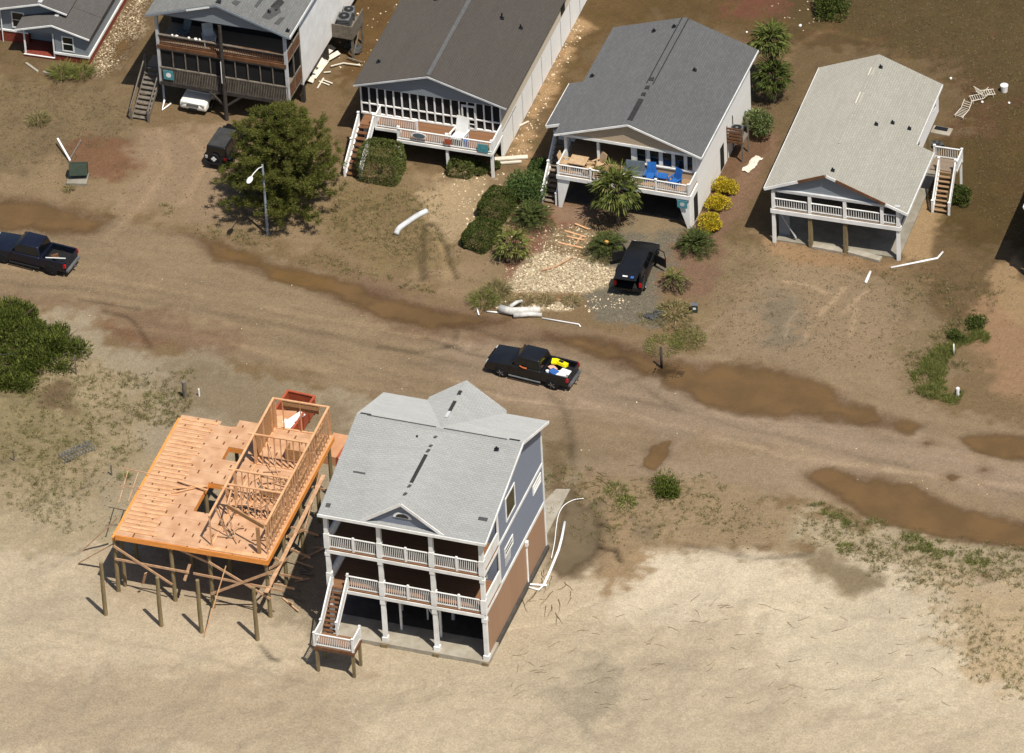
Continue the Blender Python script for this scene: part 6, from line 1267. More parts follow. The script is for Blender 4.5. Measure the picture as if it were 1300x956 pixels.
t = chair(on(DH, -1.3, .9, 5.37), R(30), 'grey_white', 'grey white armchair on the upper porch of the weathered house', s=1.2); chair(on(DH, -3.3, 1.2, 5.37), R(-30), 'grey_fabric', 'dark grey chair at the left end of the upper porch', s=1.1)
for k, x in enumerate((-3.6, -3.3, -2.4, -1.9, -1.6)): tag(MB().blob((0, 0, .1), .09+.06*(k % 2), .07, .1, 8, 5, .3).build('shell_ornament', 'white_paint', loc=on(DH, x, -.06, 6.24)), 'white ornament perched on the broken upper rail', 'ornament', 'ornaments on the upper rail')
# back yard, far right: chair frames, buckets
def lounge(px, rz, label):
    x, y, _ = G(*px); t = root('lounge_frame', (x, y, 0), rz, label, 'lounge chair', 'wrecked chairs in the back yard')
    mb = MB()
    for s in (-1, 1): mb.tube([(-.3*s, -.7, .25), (-.3*s, .2, .3), (-.3*s, .7, .75)], .025, 6)
    mb.build('side_rail', 'cream_paint', t); mb = MB()
    for y_ in np.linspace(-.65, .15, 6): mb.tube([(-.3, y_, .28), (.3, y_, .28)], .02, 5)
    mb.build('seat_strap', 'cream_paint', t); mb = MB()
    for k in range(4): mb.tube([(-.3, .25+.12*k, .35+.1*k), (.3, .25+.12*k, .35+.1*k)], .02, 5)
    mb.build('back_strap', 'cream_paint', t)
    for a in (-.3, .3): MB().tube([(a, -.5, .27), (a, -.55, 0)], .02, 5).build('leg', 'cream_paint', t)
lounge((1223, 145), R(-15), 'upright pale chair frame on the brown lawn'); lounge((1244, 127), R(-60), 'white chair frame tipped on its side on the brown lawn'); lounge((1250, 122), R(120), 'dark strapped chair frame entangled with the white one')
x, y, _ = G(1275, 116); b_ = root('bucket', (x, y, 0), 0, 'white bucket alone on the brown lawn', 'bucket'); MB().tube([(0, 0, 0), (0, 0, .5)], .22, 14, .27).build('pail', 'white_paint', b_); MB().tube([(0, 0, .5), (0, 0, .53)], .28, 14).build('lid', 'white_trim', b_)
for px, s_, lab in (((1281, 132), .09, 'small white ball on the brown lawn'), ((1207, 101), .1, 'white scrap behind the cream roofed house'), ((1016, 34), .11, 'white can on the lawn behind the palms'), ((948, 42), .08, 'small white scrap near the grey roof corner'), ((1247, 131), .1, 'white cup beside the tipped chair frame')):
    x, y, _ = G(*px); tag(MB().blob((0, 0, s_), s_, s_, s_, 9, 6, .1).build('scrap', 'white_paint', loc=(x, y, 0)), lab, 'litter')
x, y, _ = G(1197, 167); t = root('concrete_pad', (x, y, 0), R(-3), 'small concrete pad with a dark grille behind the side porch', 'concrete pad'); box(t, 'pad', 'concrete', -.75, .6, -.45, .4, 0, .1); box(t, 'grille', 'dark_metal', -.6, .3, -.05, .3, .1, .16); 
for (cx_, cy_) in ((1186, 186), (1190, 190), (1194, 187)): x, y, _ = G(cx_, cy_); tag(MB().blob((0, 0, .2), .3, .25, .25, 9, 6, .4).build('rubbish', 'felt_grey', loc=(x, y, 0)), 'dark rubbish at the corner of the cream roofed side porch', 'rubbish', 'rubbish by the side porch')
# slab lips washed out under the cream roofed house
for k, (a, b) in enumerate((((1032, 313), (1070, 320)), ((1078, 320), (1118, 331)))): A_ = G(*a); B_ = G(*b); thing_beam('slab_fragment', (A_[0], A_[1], .1), (B_[0], B_[1], .1), .5, .18, 'concrete', ('left', 'right')[k]+' pale slab edge exposed under the cream roofed porch', 'slab')
# fence stakes, dune side
for k, (px, h_, lab) in enumerate((((51, 462), 1.3, 'thin fence post against the dune shrub'), ((97, 478), 1.6, 'thin fence post right of the dune shrub'), ((0, 484), 1.9, 'fence post at the left edge of the photo'), ((142, 607), .9, 'short stake in the dune grass left of the deck'), ((18, 585), .9, 'short stake in the dune grass at the far left'))):
    x, y, _ = G(*px); tag(MB().tube([(0, 0, -.2), (.02, 0, h_)], .05, 7).build('fence_post', 'grey_wood', loc=(x, y, gz(x, y))), lab, 'fence post', 'dune fence posts')
pipe([(0, 464, .9), (52, 460, .85), (100, 476, .3)], .012, 'slack wire strung between the dune fence posts', 'grey_metal', 'wire', name='wire')
x, y, _ = G(235, 505); tag(MB().tube([(0, 0, -.2), (0, 0, 1.35)], .14, 9).build('wood_post', 'grey_wood', loc=(x, y, 0)), 'stubby grey wood post behind the unfinished deck', 'post')
x, y, _ = G(253, 503); tag(MB().tube([(0, 0, -.1), (0, 0, .6)], .06, 8).build('marker_post', 'white_paint', loc=(x, y, 0)), 'short white marker post behind the unfinished deck', 'post')
# wire crate in the dune
x, y, _ = G(98, 580); t = root('wire_crate', (x, y, gz(x, y)), R(52), 'grey wire crate half buried in the dune', 'wire crate'); mb = MB()
for k in range(11): u = -1.15+2.3*k/10; mb.tube([(u, -.35, 0), (u, -.35, .42), (u, .35, .42), (u, .35, 0)], .018, 5)
mb.build('bars', 'grey_metal', t); mb = MB()
for (y_, z_) in ((-.35, .42), (-.35, .2), (0, .42), (.35, .42), (.35, .2)): mb.tube([(-1.15, y_, z_), (1.15, y_, z_)], .02, 5)
mb.build('rails', 'grey_metal', t)
x, y, _ = G(1216, 503); t = root('hydrant', (x, y, 0), 0, 'small white hydrant in the verge at the right', 'hydrant'); MB().tube([(0, 0, -.1), (0, 0, .55), (0, 0, .62)], .12, 12).build('barrel', 'white_paint', t); MB().blob((0, 0, .64), .13, .13, .1, 12, 6, 0).build('cap', 'white_paint', t); MB().tube([(-.2, 0, .4), (.2, 0, .4)], .06, 8).build('outlet', 'dark_metal', t)
x, y, _ = G(1211, 452); pipe([(1211, 452, 0), (1211, 452, 1.0)], .04, 'thin white topped stake in the verge grass', 'white_paint', 'stake', name='stake')
# stepping kerb of the brick cottage
for k, (a, b) in enumerate((((33, 80), (48, 91)), ((55, 91), (66, 95)))): thing_beam('kerb_stone', G(*a, .05), G(*b, .05), .16, .12, 'concrete', ('left', 'right')[k]+' pale kerb stone of the cottage garden bed', 'kerb stone')
# house standing just beyond the right edge, whose eaves shade the yard
x0, y0, _ = G(1272, 323)
OFF = pale_house((x0+2.6, y0-2.6+.3, 1.5), R(0), 'raised house beyond the right edge of the photo, shading the yard', False)
for x in (.1, 8.7): 
    for y in (.1, 13.0): box(OFF, 'pile', 'pile_wood', x-.13, x+.13, y-.13, y+.13, -1.6, 1.2)
# ---------------------------------------------------------------- vegetation
leafmat('pine_needles', (.050, .060, .012, 1), (.150, .158, .034, 1), (.24, .21, .06, 1), .35)
leafmat('hedge_leaf', (.055, .068, .016, 1), (.13, .145, .040, 1), (.17, .165, .06, 1), .25)
leafmat('deep_leaf', (.030, .045, .010, 1), (.085, .105, .024, 1), (.14, .15, .045, 1), .25)
leafmat('oleander_leaf', (.045, .075, .02, 1), (.11, .16, .045, 1), (.18, .22, .08, 1), .3)
leafmat('palm_leaf', (.060, .080, .018, 1), (.16, .18, .045, 1), (.26, .25, .09, 1), .3)
leafmat('sago_leaf', (.030, .048, .012, 1), (.085, .11, .026, 1), (.15, .155, .05, 1), .25)
leafmat('yellow_leaf', (.16, .16, .02, 1), (.62, .46, .03, 1), (.85, .55, .05, 1), .3)
leafmat('variegated_leaf', (.06, .085, .025, 1), (.17, .20, .07, 1), (.34, .34, .16, 1), .3)
leafmat('dune_leaf', (.045, .060, .012, 1), (.12, .145, .026, 1), (.20, .20, .05, 1), .3)
leafmat('lawn_straw', (.10, .075, .04, 1), (.22, .17, .09, 1), (.27, .22, .12, 1), .2)
leafmat('dry_blade', (.17, .13, .06, 1), (.34, .27, .13, 1), (.42, .35, .2, 1), .2)
leafmat('grass_blade', (.10, .09, .035, 1), (.26, .22, .09, 1), (.40, .34, .17, 1), .3)
leafmat('green_blade', (.08, .095, .022, 1), (.20, .21, .055, 1), (.34, .32, .12, 1), .3)
leafmat('dead_leaf', (.06, .042, .025, 1), (.17, .12, .07, 1), (.24, .18, .11, 1), .15)
mat('bark', rgb(92, 76, 58), .9, rgb(66, 54, 42), 5, bump=.5); mat('palm_trunk', rgb(134, 118, 94), .9, rgb(96, 84, 66), 4, bump=.5); mat('twig', rgb(110, 92, 70), .9, rgb(80, 66, 50), 5)

def leaves(name, P, D, Lg, Wd, m, parent=None, loc=None, tri=False):
    """one diamond (or blade) per point: P base, D direction"""
    P = np.asarray(P, float); D = np.asarray(D, float); n = len(P); D /= np.linalg.norm(D, axis=1)[:, None]+1e-9
    S = np.cross(D, RNG.normal(size=(n, 3))); S /= np.linalg.norm(S, axis=1)[:, None]+1e-9
    Lg = np.broadcast_to(Lg, (n,))[:, None]; Wd = np.broadcast_to(Wd, (n,))[:, None]
    if tri: V = np.stack([P-S*Wd/2, P+S*Wd/2, P+D*Lg], 1); k = 3
    else: V = np.stack([P, P+D*Lg*.5+S*Wd/2, P+D*Lg, P+D*Lg*.5-S*Wd/2], 1); k = 4
    me = bpy.data.meshes.new(name); me.vertices.add(n*k); me.vertices.foreach_set('co', V.reshape(-1)); me.loops.add(n*k); me.loops.foreach_set('vertex_index', np.arange(n*k, dtype=np.int32))
    me.polygons.add(n); me.polygons.foreach_set('loop_start', np.arange(0, n*k, k, dtype=np.int32)); me.polygons.foreach_set('loop_total', np.full(n, k, np.int32)); me.update(); me.materials.append(MATS[m])
    o = bpy.data.objects.new(name, me); COL.objects.link(o)
    if parent is not None: o.parent = parent
    if loc is not None: o.location = loc
    return o
def sph(n): v = RNG.normal(size=(n, 3)); return v/np.linalg.norm(v, axis=1)[:, None]
def shrub(px, r, h, label, m='hedge_leaf', n=2600, lf=.13, lumps=9, name='shrub', box_=None, rz=0, loose=.25, group=None, cat='shrub', z0=0., aspect=.55, up=.4):
    x, y, _ = G(*px); t = root(name, (x, y, z0), rz, label, cat, group)
    Ps = []; Ds = []
    if box_:
        a, b = box_
        for f, area in (('t', a*b*4), ('f', a*h*2), ('b', a*h*2), ('l', b*h*2), ('r', b*h*2)):
            k = int(n*area/(a*b*4+4*a*h+4*b*h)); u, v = RNG.uniform(-1, 1, k), RNG.uniform(-1, 1, k); w_ = 1-np.abs(RNG.normal(0, .05, k))
            if f == 't': q = np.stack([u*a, v*b, h*w_], 1); d = np.tile([0, 0, 1.], (k, 1))
            elif f in 'fb': s = -1 if f == 'f' else 1; q = np.stack([u*a, s*b*w_, (v+1)/2*h], 1); d = np.tile([0, s*1., .3], (k, 1))
            else: s = -1 if f == 'l' else 1; q = np.stack([s*a*w_, v*b, (v*0+RNG.uniform(0, 1, k))*h], 1); d = np.tile([s*1., 0, .3], (k, 1))
            # round the corners and make the face uneven
            e = np.abs(q/np.array([a, b, h])); rr = (e**6).sum(1)**(1/6); q = q/np.maximum(rr, 1)[:, None]**1.0
            q *= (1+.10*(vnoise(q[:, 0]*2.1+9, q[:, 1]*2.1+q[:, 2]*2, 3)-.5))[:, None]
            Ps.append(q); Ds.append(d+RNG.normal(0, .7, (k, 3)))
    else:
        for i in range(lumps):
            a = RNG.uniform(0, 2*math.pi); rr = r*math.sqrt(RNG.uniform(0, 1))*(.62 if lumps < 20 else .85); zz = h*(1-(rr/r)**1.5*.75)*RNG.uniform(.45, .72); lr = r*RNG.uniform(.34, .55)*(1 if lumps < 20 else .62)
            c = np.array([rr*math.cos(a), rr*math.sin(a), zz]); k = n//lumps; d = sph(k); q = c+d*lr*np.array([1, 1, .8])*(1-np.abs(RNG.normal(0, loose, k)))[:, None]
            q[:, 2] = np.maximum(q[:, 2], .02); Ps.append(q); Ds.append(d+RNG.normal(0, .6, (k, 3))+np.array([0, 0, up]))
    P = np.concatenate(Ps); D = np.concatenate(Ds)
    leaves('foliage', P, D, RNG.uniform(.7, 1.4, len(P))*lf, RNG.uniform(.7, 1.3, len(P))*lf*aspect, m, t)
    mb = MB()
    for i in range(7 if lumps < 20 else 40): a = i*.9; rr = (r if not box_ else min(box_))*random.uniform(.3, .6 if lumps < 20 else 1.0); mb.tube([(0, 0, -.1), (rr*.4*math.cos(a), rr*.4*math.sin(a), h*.3), (rr*math.cos(a), rr*math.sin(a), h*.62)], .045, 5, .015)
    mb.build('stem', 'twig', t); return t

def pine(px):
    x, y, _ = G(*px); t = root('pine_tree', (x, y, 0), 0, 'big bushy pine with dark spreading boughs behind the street lamp', 'pine tree')
    H_ = 8.0; mb = MB(); mb.tube([(0, 0, -.3), (.1, .05, 2), (-.05, .1, 4), (0, 0, H_)], .2, 10, .04); mb.build('trunk', 'bark', t)
    Ps = []; Ds = []; mb = MB(); nl = 0
    for i in range(185):
        z = .6+7.2*(i/184)**1.05; Lb = (4.3*(1-(z/8.3)**1.7)**.85+.1)*random.uniform(.72, 1.12); az = i*2.399+random.uniform(-.3, .3); up = random.uniform(.05, .45)+.25*z/H_
        dx, dy = math.cos(az), math.sin(az); bend = random.uniform(-.25, .25)
        pt = lambda u: np.array([dx*Lb*u-dy*bend*u*u*Lb, dy*Lb*u+dx*bend*u*u*Lb, z+Lb*u*up-.35*Lb*u*(1-u)])
        mb.tube([pt(0), pt(.33), pt(.66), pt(1)], .05, 5, .012); nl += 1
        for u in np.arange(.28, 1.04, .6/max(Lb, 1)):
            for rep in range(2 if u > .45 else 1):
                c = pt(min(u, 1.0))+RNG.normal(0, .16+.1*rep, 3)*np.array([1, 1, .6]); k = 74; d = sph(k); d[:, 2] = np.abs(d[:, 2])*.9-.15; d += np.array([dx*.35, dy*.35, .2])
                Ps.append(np.repeat(c[None], k, 0)+RNG.normal(0, .09, (k, 3))); Ds.append(d)
    mb.build('branch', 'bark', t); P = np.concatenate(Ps); D = np.concatenate(Ds); P[:, 2] = np.maximum(P[:, 2], .1)
    leaves('crown', P, D, RNG.uniform(.16, .34, len(P)), RNG.uniform(.025, .05, len(P)), 'pine_needles', t); return t
pine((362, 262))

def fan_palm(loc, h, label, nf=30, R_=1.5, m='palm_leaf', skirt=8, cat='palm', lean=(0, 0), name='palm_tree', trunk_r=.16):
    t = root(name, loc, random.uniform(0, 6), label, cat)
    mb = MB(); mb.tube([(0, 0, -.2), (lean[0]*.3, lean[1]*.3, h*.5), (lean[0], lean[1], h)], trunk_r*1.1, 10, trunk_r*.9); mb.build('trunk', 'palm_trunk', t)
    def fronds(nf, e0, e1, m_, nm, Rr):
        Ps = []; Ds = []; Ls = []; Ws = []; st = MB()
        for i in range(nf):
            az = i*2.399+random.uniform(-.2, .2); el = e0+(e1-e0)*((i+.5)/nf)+random.uniform(-.15, .15); pl = Rr*random.uniform(.42, .55)
            a = np.array([math.cos(az)*math.cos(el), math.sin(az)*math.cos(el), math.sin(el)]); c0 = np.array([lean[0], lean[1], h]); c = c0+a*pl; st.tube([c0, c0+a*pl*.6, c], .02, 4)
            s = np.cross(a, [0, 0, 1.]); s /= np.linalg.norm(s)+1e-9; u = np.cross(s, a)
            for k in range(19):
                th = (k-9)/9*1.75; d = a*math.cos(th)+s*math.sin(th)-u*.12*abs(th); L_ = Rr*.62*(1-.32*abs(th)/1.75)*random.uniform(.9, 1.1)
                Ps.append(c); Ds.append(d); Ls.append(L_*.62); Ws.append(.085*Rr); Ps.append(c+d*L_*.55); dd = d+np.array([0, 0, -.55]); Ds.append(dd); Ls.append(L_*.5); Ws.append(.055*Rr)
        leaves(nm, Ps, Ds, np.array(Ls), np.array(Ws), m_, t); st.build('frond_stalk', 'twig', t)
    fronds(nf, 1.35, -.45, m, 'crown', R_)
    if skirt: fronds(skirt, -.6, -1.2, 'dead_leaf', 'dead_fronds', R_*.8)
    return t
def feather_palm(loc, h, label, nf=44, R_=1.3, m='sago_leaf', dead=0, cone=False, cat='sago palm', droop=1.):
    t = root('sago_palm', loc, random.uniform(0, 6), label, cat)
    MB().tube([(0, 0, -.1), (0, 0, h)], .2, 10, .17).build('trunk', 'palm_trunk', t)
    def fr(nf, e0, e1, m_, nm, Rr):
        Ps = []; Ds = []; Ls = []; st = MB()
        for i in range(nf):
            az = i*2.399+random.uniform(-.2, .2); el = e0+(e1-e0)*((i+.5)/nf)+random.uniform(-.12, .12); hx, hy = math.cos(az), math.sin(az); L_ = Rr*random.uniform(.85, 1.1)
            pt = lambda u: np.array([hx*L_*u*math.cos(el), hy*L_*u*math.cos(el), h+L_*u*math.sin(el)-.42*droop*L_*u*u])
            st.tube([pt(0), pt(.4), pt(.8), pt(1)], .014, 4)
            for u in np.linspace(.12, 1, 24):
                a = pt(min(u+.03, 1.03))-pt(u-.03); a /= np.linalg.norm(a); s = np.array([-hy, hx, 0.])
                for sg in (-1, 1): Ps.append(pt(u)); Ds.append(s*sg+a*.75+np.array([0, 0, .12])); Ls.append(Rr*.2*(1.15-abs(u-.45)))
        leaves(nm, Ps, Ds, np.array(Ls), .035, m_, t); st.build('frond_stalk', 'twig', t)
    fr(nf, 1.25, .05, m, 'crown', R_)
    if dead: fr(dead, -.0, -.6, 'dead_leaf', 'dead_fronds', R_*.9)
    if cone: MB().blob((0, 0, h+.28), .2, .2, .3, 12, 8, .05).build('cone', 'cone_gold', t, smooth=True)
    return t
mat('cone_gold', rgb(238, 186, 96), .8, rgb(206, 150, 70), 6)
x, y, z = G(783, 240, 2.9); fan_palm((x, y, 0), 2.9, 'bright green fan palm in front of the furnished deck', 26, 2.0)
x, y, z = G(770, 311, .7); feather_palm((x, y, 0), .5, 'dark green sago palm with a golden cone, left of the open black suv', 60, 1.65, cone=True)
x, y, z = G(884, 306, .7); feather_palm((x, y, 0), .5, 'dark green sago palm at the head of the red mulch', 60, 1.6)
x, y, z = G(675, 273, .7); feather_palm((x, y, 0), .5, 'dark green sago palm below the left deck stair', 64, 1.75)
x, y, z = G(651, 308, 1.3); fan_palm((x, y, 0), 1.1, 'ragged young palm with brown skirt at the edge of the shell bed', 18, 1.45, 'green_blade', 22, trunk_r=.22)
x, y, z = G(857, 350, .9); feather_palm((x, y, 0), .8, 'scruffy half dead palm right of the open black suv', 12, 1.2, 'green_blade', 44, droop=1.3)
x, y, z = G(978, 52, 4.2); fan_palm((x, y, 0), 4.2, 'taller fan palm behind the grey roofed house', 34, 1.6)
x, y, z = G(986, 99, 2.0); fan_palm((x-.2, y, 0), 2.0, 'shorter fan palm in the shade of the taller one', 26, 1.6, 'deep_leaf')
# hedges and shrubs
shrub((484, 221), 1.6, 2.3, 'large clipped olive green hedge beside the left stair of the brown roofed house', 'hedge_leaf', 9000, .12, box_=(1.45, 1.25), name='hedge', cat='hedge')
shrub((586, 219), .9, 1.0, 'rounded bush under the deck of the brown roofed house', 'hedge_leaf', 2600, .12, 7, box_=(.85, .7))
shrub((611, 217), .7, .8, 'shaded bush right of the rounded one under the deck', 'hedge_leaf', 1600, .12, 6); shrub((629, 216), .4, .9, 'small bush behind the right deck post', 'hedge_leaf', 800, .12, 4)
shrub((632, 268), 1.2, 1.3, 'rear half of the dark dense hedge left of the furnished deck', 'deep_leaf', 7000, .12, box_=(1.0, 1.35), rz=R(-8), name='hedge', cat='hedge')
shrub((612, 306), 1.2, 1.2, 'front half of the dark dense hedge, ending at the sandy yard', 'deep_leaf', 6500, .12, box_=(.95, 1.3), rz=R(-14), name='hedge', cat='hedge')
shrub((668, 250), 1.75, 2.2, 'loose leafy shrub between the dark hedge and the left deck stair', 'oleander_leaf', 5200, .17, 14, loose=.35); shrub((684, 220), .8, 1.8, 'tall loose shrub at the head of the left deck stair', 'oleander_leaf', 1800, .16, 6, loose=.35)
shrub((1221, 255), .9, 1.2, 'round dark shrub beside the side stair', 'deep_leaf', 3200, .13, 9)
for k, (p, lab) in enumerate((((920, 243), 'yellow flowering bush farthest back of three'), ((911, 266), 'middle yellow flowering bush of three'), ((901, 290), 'yellow flowering bush nearest the road of three'))):
    shrub(p, .95, 1.25, lab+' along the red mulch', 'yellow_leaf', 3000, .12, 9, group='yellow bushes along the mulch')
shrub((966, 172), 1.4, 2.2, 'big variegated shrub behind the slatted screen', 'variegated_leaf', 5200, .16, 12, loose=.3)
shrub((1055, 14), 1.6, 1.5, 'dark shrub cut by the top edge of the photo', 'deep_leaf', 3800, .16, 9); shrub((716, 22), .5, 2.6, 'tall narrow dark shrub at the far end of the white panelled wall', 'deep_leaf', 1600, .13, 6)
shrub((849, 622), 1.35, .8, 'small dark green bush on the near road edge', 'dune_leaf', 1900, .26, 7, loose=.8, aspect=.25, up=.8)
def dune(px, r, h, n, lab, lumps): return shrub(px, r, h, lab, 'dune_leaf', n, .24, lumps, 'dune_shrub', loose=.45, aspect=.3, up=1.2)
dune((62, 452), 2.6, 1.7, 15000, 'wide windswept green shrub above the dune fence', 30); dune((10, 426), 2.7, 2.1, 14000, 'green shrub at the left edge beyond the wide one', 26); dune((14, 474), 2.4, 1.0, 10000, 'low green shrub at the left edge in front of the others', 22)
for k, (px, r, lab) in enumerate((((1218, 428), .7, 'dark low bush in the verge, left of two'), ((1242, 414), .8, 'dark low bush in the verge, right of two'))): shrub(px, r*1.25, .45, lab, 'deep_leaf', 1500, .15, 8, loose=.6)

def tuft(px, r, h, label, m='grass_blade', n=260, w_=.03, flop=.6, name='grass_clump', group=None, cat='grass clump'):
    x, y, _ = G(*px); a = RNG.uniform(0, 2*math.pi, n); rr = r*.45*np.sqrt(RNG.uniform(0, 1, n)); P = np.stack([rr*np.cos(a), rr*np.sin(a), np.zeros(n)], 1)
    D = np.stack([np.cos(a)*flop*RNG.uniform(.2, 1.4, n), np.sin(a)*flop*RNG.uniform(.2, 1.4, n), np.ones(n)], 1); L_ = h*RNG.uniform(.6, 1.15, n)
    Dn = D/np.linalg.norm(D, axis=1)[:, None]; P2 = P+Dn*(L_*.55)[:, None]; D2 = Dn+np.array([0, 0, -.75])+Dn*[1, 1, 0]*.6
    o = leaves(name, np.concatenate([P, P2]), np.concatenate([D, D2]), np.concatenate([L_*.62, L_*.55]), w_, m, loc=(x, y, gz(x, y))); return tag(o, label, cat, group)
tuft((80, 96), 1.5, .95, 'left half of the long pale grass clump in front of the brick cottage', 'green_blade', 420); tuft((104, 96), 1.5, .9, 'right half of the long pale grass clump in front of the brick cottage', 'green_blade', 380)
tuft((50, 155), 1.3, .7, 'lone yellow green grass clump in the left yard', 'grass_blade', 320); tuft((88, 241), .7, .35, 'small grass tuft below the green utility box', 'grass_blade', 140)
tuft((614, 385), 1.7, .8, 'ragged green grass clump left of the shell bed, near the road', 'green_blade', 420); tuft((632, 372), 1.6, .8, 'ragged straw green grass clump beside the shell bed', 'grass_blade', 420)
for k, (p, lab) in enumerate((((643, 384), 'straw coloured grass mound, leftmost of four by the shell bed'), ((667, 383), 'straw coloured grass mound, second of four by the shell bed'), ((693, 383), 'straw coloured grass mound, third of four by the shell bed'), ((726, 384), 'straw coloured grass mound, rightmost of four by the shell bed'))):
    tuft(p, 1.0, .5, lab, 'dry_blade', 420, .035, .8, group='straw grass mounds')
tuft((857, 397), 2.0, .6, 'flattened pale yucca like clump at the road end of the mulch bed', 'grass_blade', 300, .05, 1.2); tuft((842, 440), 2.6, .3, 'low green grass clump behind the mailbox post', 'green_blade', 700, .03, 1.2); tuft((874, 432), 2.5, .3, 'low green grass clump right of the mailbox post', 'green_blade', 600, .03, 1.2)
tuft((782, 624), 1.5, .5, 'bright green clump on the brown bank above the muddy pool', 'green_blade', 200); tuft((795, 640), 1.3, .4, 'fresh green sprouts on the brown bank', 'green_blade', 200, .05, 1.2); tuft((1072, 696), .9, .35, 'single bright green plant on the near dune edge', 'green_blade', 110, .06, 1.3)
tuft((158, 610), .8, .4, 'small dark weed by the stake in the dune', 'green_blade', 110)

def scatter(name, polys, n, h, m, label, cat, w_=.025, seed=1, blades=12, thr=.5, flat=.8, kind='stuff', sc=.6):
    Ps = []; 
    for pl, wgt in polys:
        P = pxpoly(pl); A = np.array(P); k = int(n*wgt); xs = RNG.uniform(A[:, 0].min(), A[:, 0].max(), k*6); ys = RNG.uniform(A[:, 1].min(), A[:, 1].max(), k*6)
        s = sdist(xs, ys, P); q = fbm(xs, ys, sc, 3, seed); ok = (s > 0) & (q > thr-.25*sstep(0, 2, s)+.25-.15); xs, ys = xs[ok][:k], ys[ok][:k]; Ps.append(np.stack([xs, ys, np.array([gz(a, b) for a, b in zip(xs, ys)])], 1))
    C0 = np.concatenate(Ps); C_ = np.repeat(C0, blades, 0); nn = len(C_); C_ = C_+RNG.normal(0, .07, (nn, 3))*[1, 1, 0]; D = RNG.normal(0, flat, (nn, 3)); D[:, 2] = np.abs(D[:, 2])+.35
    return tag(leaves(name, C_, D, h*RNG.uniform(.5, 1.3, nn), w_, m), label, cat, kind=kind)
DUNE = [([(0, 478), (110, 455), (200, 500), (190, 560), (120, 640), (130, 700), (0, 640)], .3), ([(150, 470), (250, 470), (240, 520), (215, 560), (160, 560)], .12), ([(640, 590), (900, 600), (1000, 640), (990, 700), (880, 680), (740, 700)], .16),
        ([(1000, 630), (1160, 670), (1330, 700), (1330, 770), (1150, 750), (1020, 700)], .3), ([(1150, 750), (1340, 760), (1340, 900), (1230, 880)], .1)]
scatter('dune_grass', DUNE, 2200, .26, 'grass_blade', 'thin olive dune grass scattered over the sandy banks', 'dune grass', seed=4)
scatter('dune_grass', DUNE, 500, .26, 'green_blade', 'green weeds among the dune grass', 'dune weeds', seed=14, thr=.6)
scatter('dry_grass', [([(150, 240), (300, 290), (430, 330), (600, 380), (600, 396), (420, 345), (260, 305)], .2), ([(420, 230), (560, 250), (580, 330), (480, 340), (400, 290)], .2), ([(1150, 420), (1260, 395), (1250, 440), (1215, 520), (1150, 500)], .35), ([(810, 400), (895, 385), (900, 440), (830, 445)], .15), ([(1100, 340), (1290, 350), (1240, 420), (1140, 400)], .1)], 1300, .26, 'grass_blade', 'dry straw grass along the yards and road verge', 'straw grass', seed=24)
scatter('verge_grass', [([(1150, 455), (1200, 440), (1235, 470), (1215, 515), (1165, 500)], .9), ([(1195, 450), (1235, 410), (1262, 400), (1258, 425), (1230, 460)], .5), ([(990, 640), (1060, 640), (1200, 690), (1300, 715), (1300, 735), (1100, 700)], .5)], 800, .36, 'green_blade', 'greener grass in the road verge', 'verge grass', seed=34)
scatter('lawn_thatch', [([(0, 100), (130, 110), (180, 150), (90, 210), (0, 210)], .15), ([(420, 225), (560, 240), (600, 360), (430, 320)], .15), ([(930, 300), (1290, 340), (1200, 480), (900, 430)], .2), ([(1000, -20), (1330, -20), (1330, 330), (1230, 260), (1210, 100), (1120, 60)], .5)], 5200, .12, 'lawn_straw', 'short brown lawn thatch on the yards', 'lawn thatch', .03, seed=44, blades=7, thr=.3, flat=1.2)
# beach wrack: thin dark strands, and palm debris by the muddy pool
Wp = []; mb = MB()
for k in range(150):
    if k < 26: px = (random.gauss(695, 16), random.gauss(752, 22)); L_ = random.uniform(.5, 1.6); base = random.uniform(-1.9, -1.1)
    elif k < 50: px = (random.gauss(790, 40), random.gauss(615, 14)); L_ = random.uniform(.4, 1.4); base = random.uniform(-.5, .5)
    else: px = (random.uniform(640, 1240), random.uniform(760, 900)); L_ = random.uniform(.2, 1.1); base = random.gauss(.45, .5)
    x, y, _ = G(*px); a = base; pts = [(x, y, gz(x, y)+.03)]
    for s in range(5): a += random.uniform(-.35, .35); x += math.cos(a)*L_/5; y += math.sin(a)*L_/5; pts.append((x, y, gz(x, y)+.03+.02*(s % 2)))
    mb.tube(pts, .016 if k >= 50 else .03, 4, .006)
tag(mb.build('wrack', 'wrack_brown' if 'wrack_brown' in MATS else mat('wrack_brown', rgb(136, 116, 72), .9, rgb(104, 88, 56), 4)), 'thin dark strands of beach wrack strewn over the pale sand', 'wrack', kind='stuff')
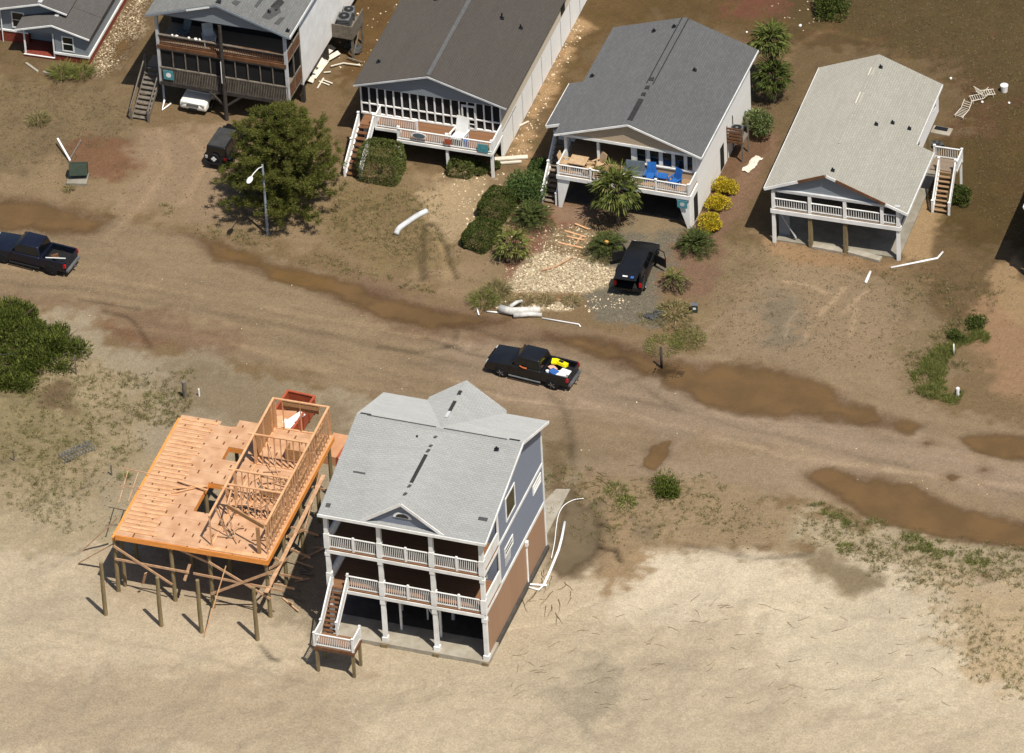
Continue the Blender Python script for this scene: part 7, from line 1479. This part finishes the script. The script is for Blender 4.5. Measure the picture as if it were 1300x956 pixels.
# shell and litter fragments
def bits(name, polys, n, s, m, label, cat):
    Ps = []
    for pl, wgt in polys:
        P = pxpoly(pl); A = np.array(P); k = int(n*wgt); xs = RNG.uniform(A[:, 0].min(), A[:, 0].max(), k*5); ys = RNG.uniform(A[:, 1].min(), A[:, 1].max(), k*5); ok = sdist(xs, ys, P) > 0; Ps.append(np.stack([xs[ok][:k], ys[ok][:k]], 1))
    C_ = np.concatenate(Ps); mb = MB()
    for a, b in C_:
        q = s*random.uniform(.5, 1.6); z = gz(a, b)+.02; mb.rbox((a, b, z), q, q*random.uniform(.4, 1), .025, random.uniform(0, 3), random.uniform(-.4, .4), random.uniform(-.4, .4))
    return tag(mb.build(name, m, fix=False), label, cat, kind='stuff')
mat('shell', wht(206, 190, 160), .8, wht(170, 152, 122), 8, island=.25); mat('twig_litter', rgb(124, 100, 72), .9, rgb(92, 74, 54), 5, island=.3)
bits('shell_fragments', [([(655, 345), (690, 318), (765, 335), (790, 350), (745, 372), (650, 372)], .3), ([(632, 383), (730, 385), (728, 394), (630, 392)], .12), ([(700, 285), (745, 285), (770, 330), (680, 340)], .08), ([(640, 260), (700, 258), (690, 330), (640, 370)], .06), ([(118, 78), (140, 40), (170, -10), (200, -20), (150, 80), (128, 95)], .1), ([(640, 205), (662, 150), (700, 70), (728, 20), (745, 30), (715, 95), (668, 205)], .07), ([(430, 0), (520, 0), (470, 90), (430, 100)], .015), ([(560, 220), (650, 215), (600, 290), (590, 290)], .05), ([(960, 0), (1080, 0), (1060, 20), (980, 60)], .01), ([(740, 380), (790, 360), (800, 390), (745, 400)], .03)], 2600, .085, 'shell', 'broken pale shell strewn over the beds and beside the houses', 'shell')
bits('twig_litter', [([(0, 100), (640, 215), (900, 300), (1300, 340), (1300, 520), (840, 440), (600, 380), (0, 250)], .5), ([(1000, -20), (1300, -20), (1300, 330), (1230, 260), (1210, 100)], .2), ([(0, 480), (200, 500), (160, 700), (0, 640)], .15), ([(740, 600), (1300, 680), (1300, 770), (1000, 700), (760, 700)], .15)], 1700, .065, 'twig_litter', 'small dark twigs and clods over the yards', 'twigs')
bits('road_litter', [([(0, 270), (250, 320), (600, 410), (1300, 560), (1300, 650), (600, 560), (330, 470), (0, 370)], 1)], 70, .055, 'shell', 'pale shell specks on the sand covered road', 'shell')
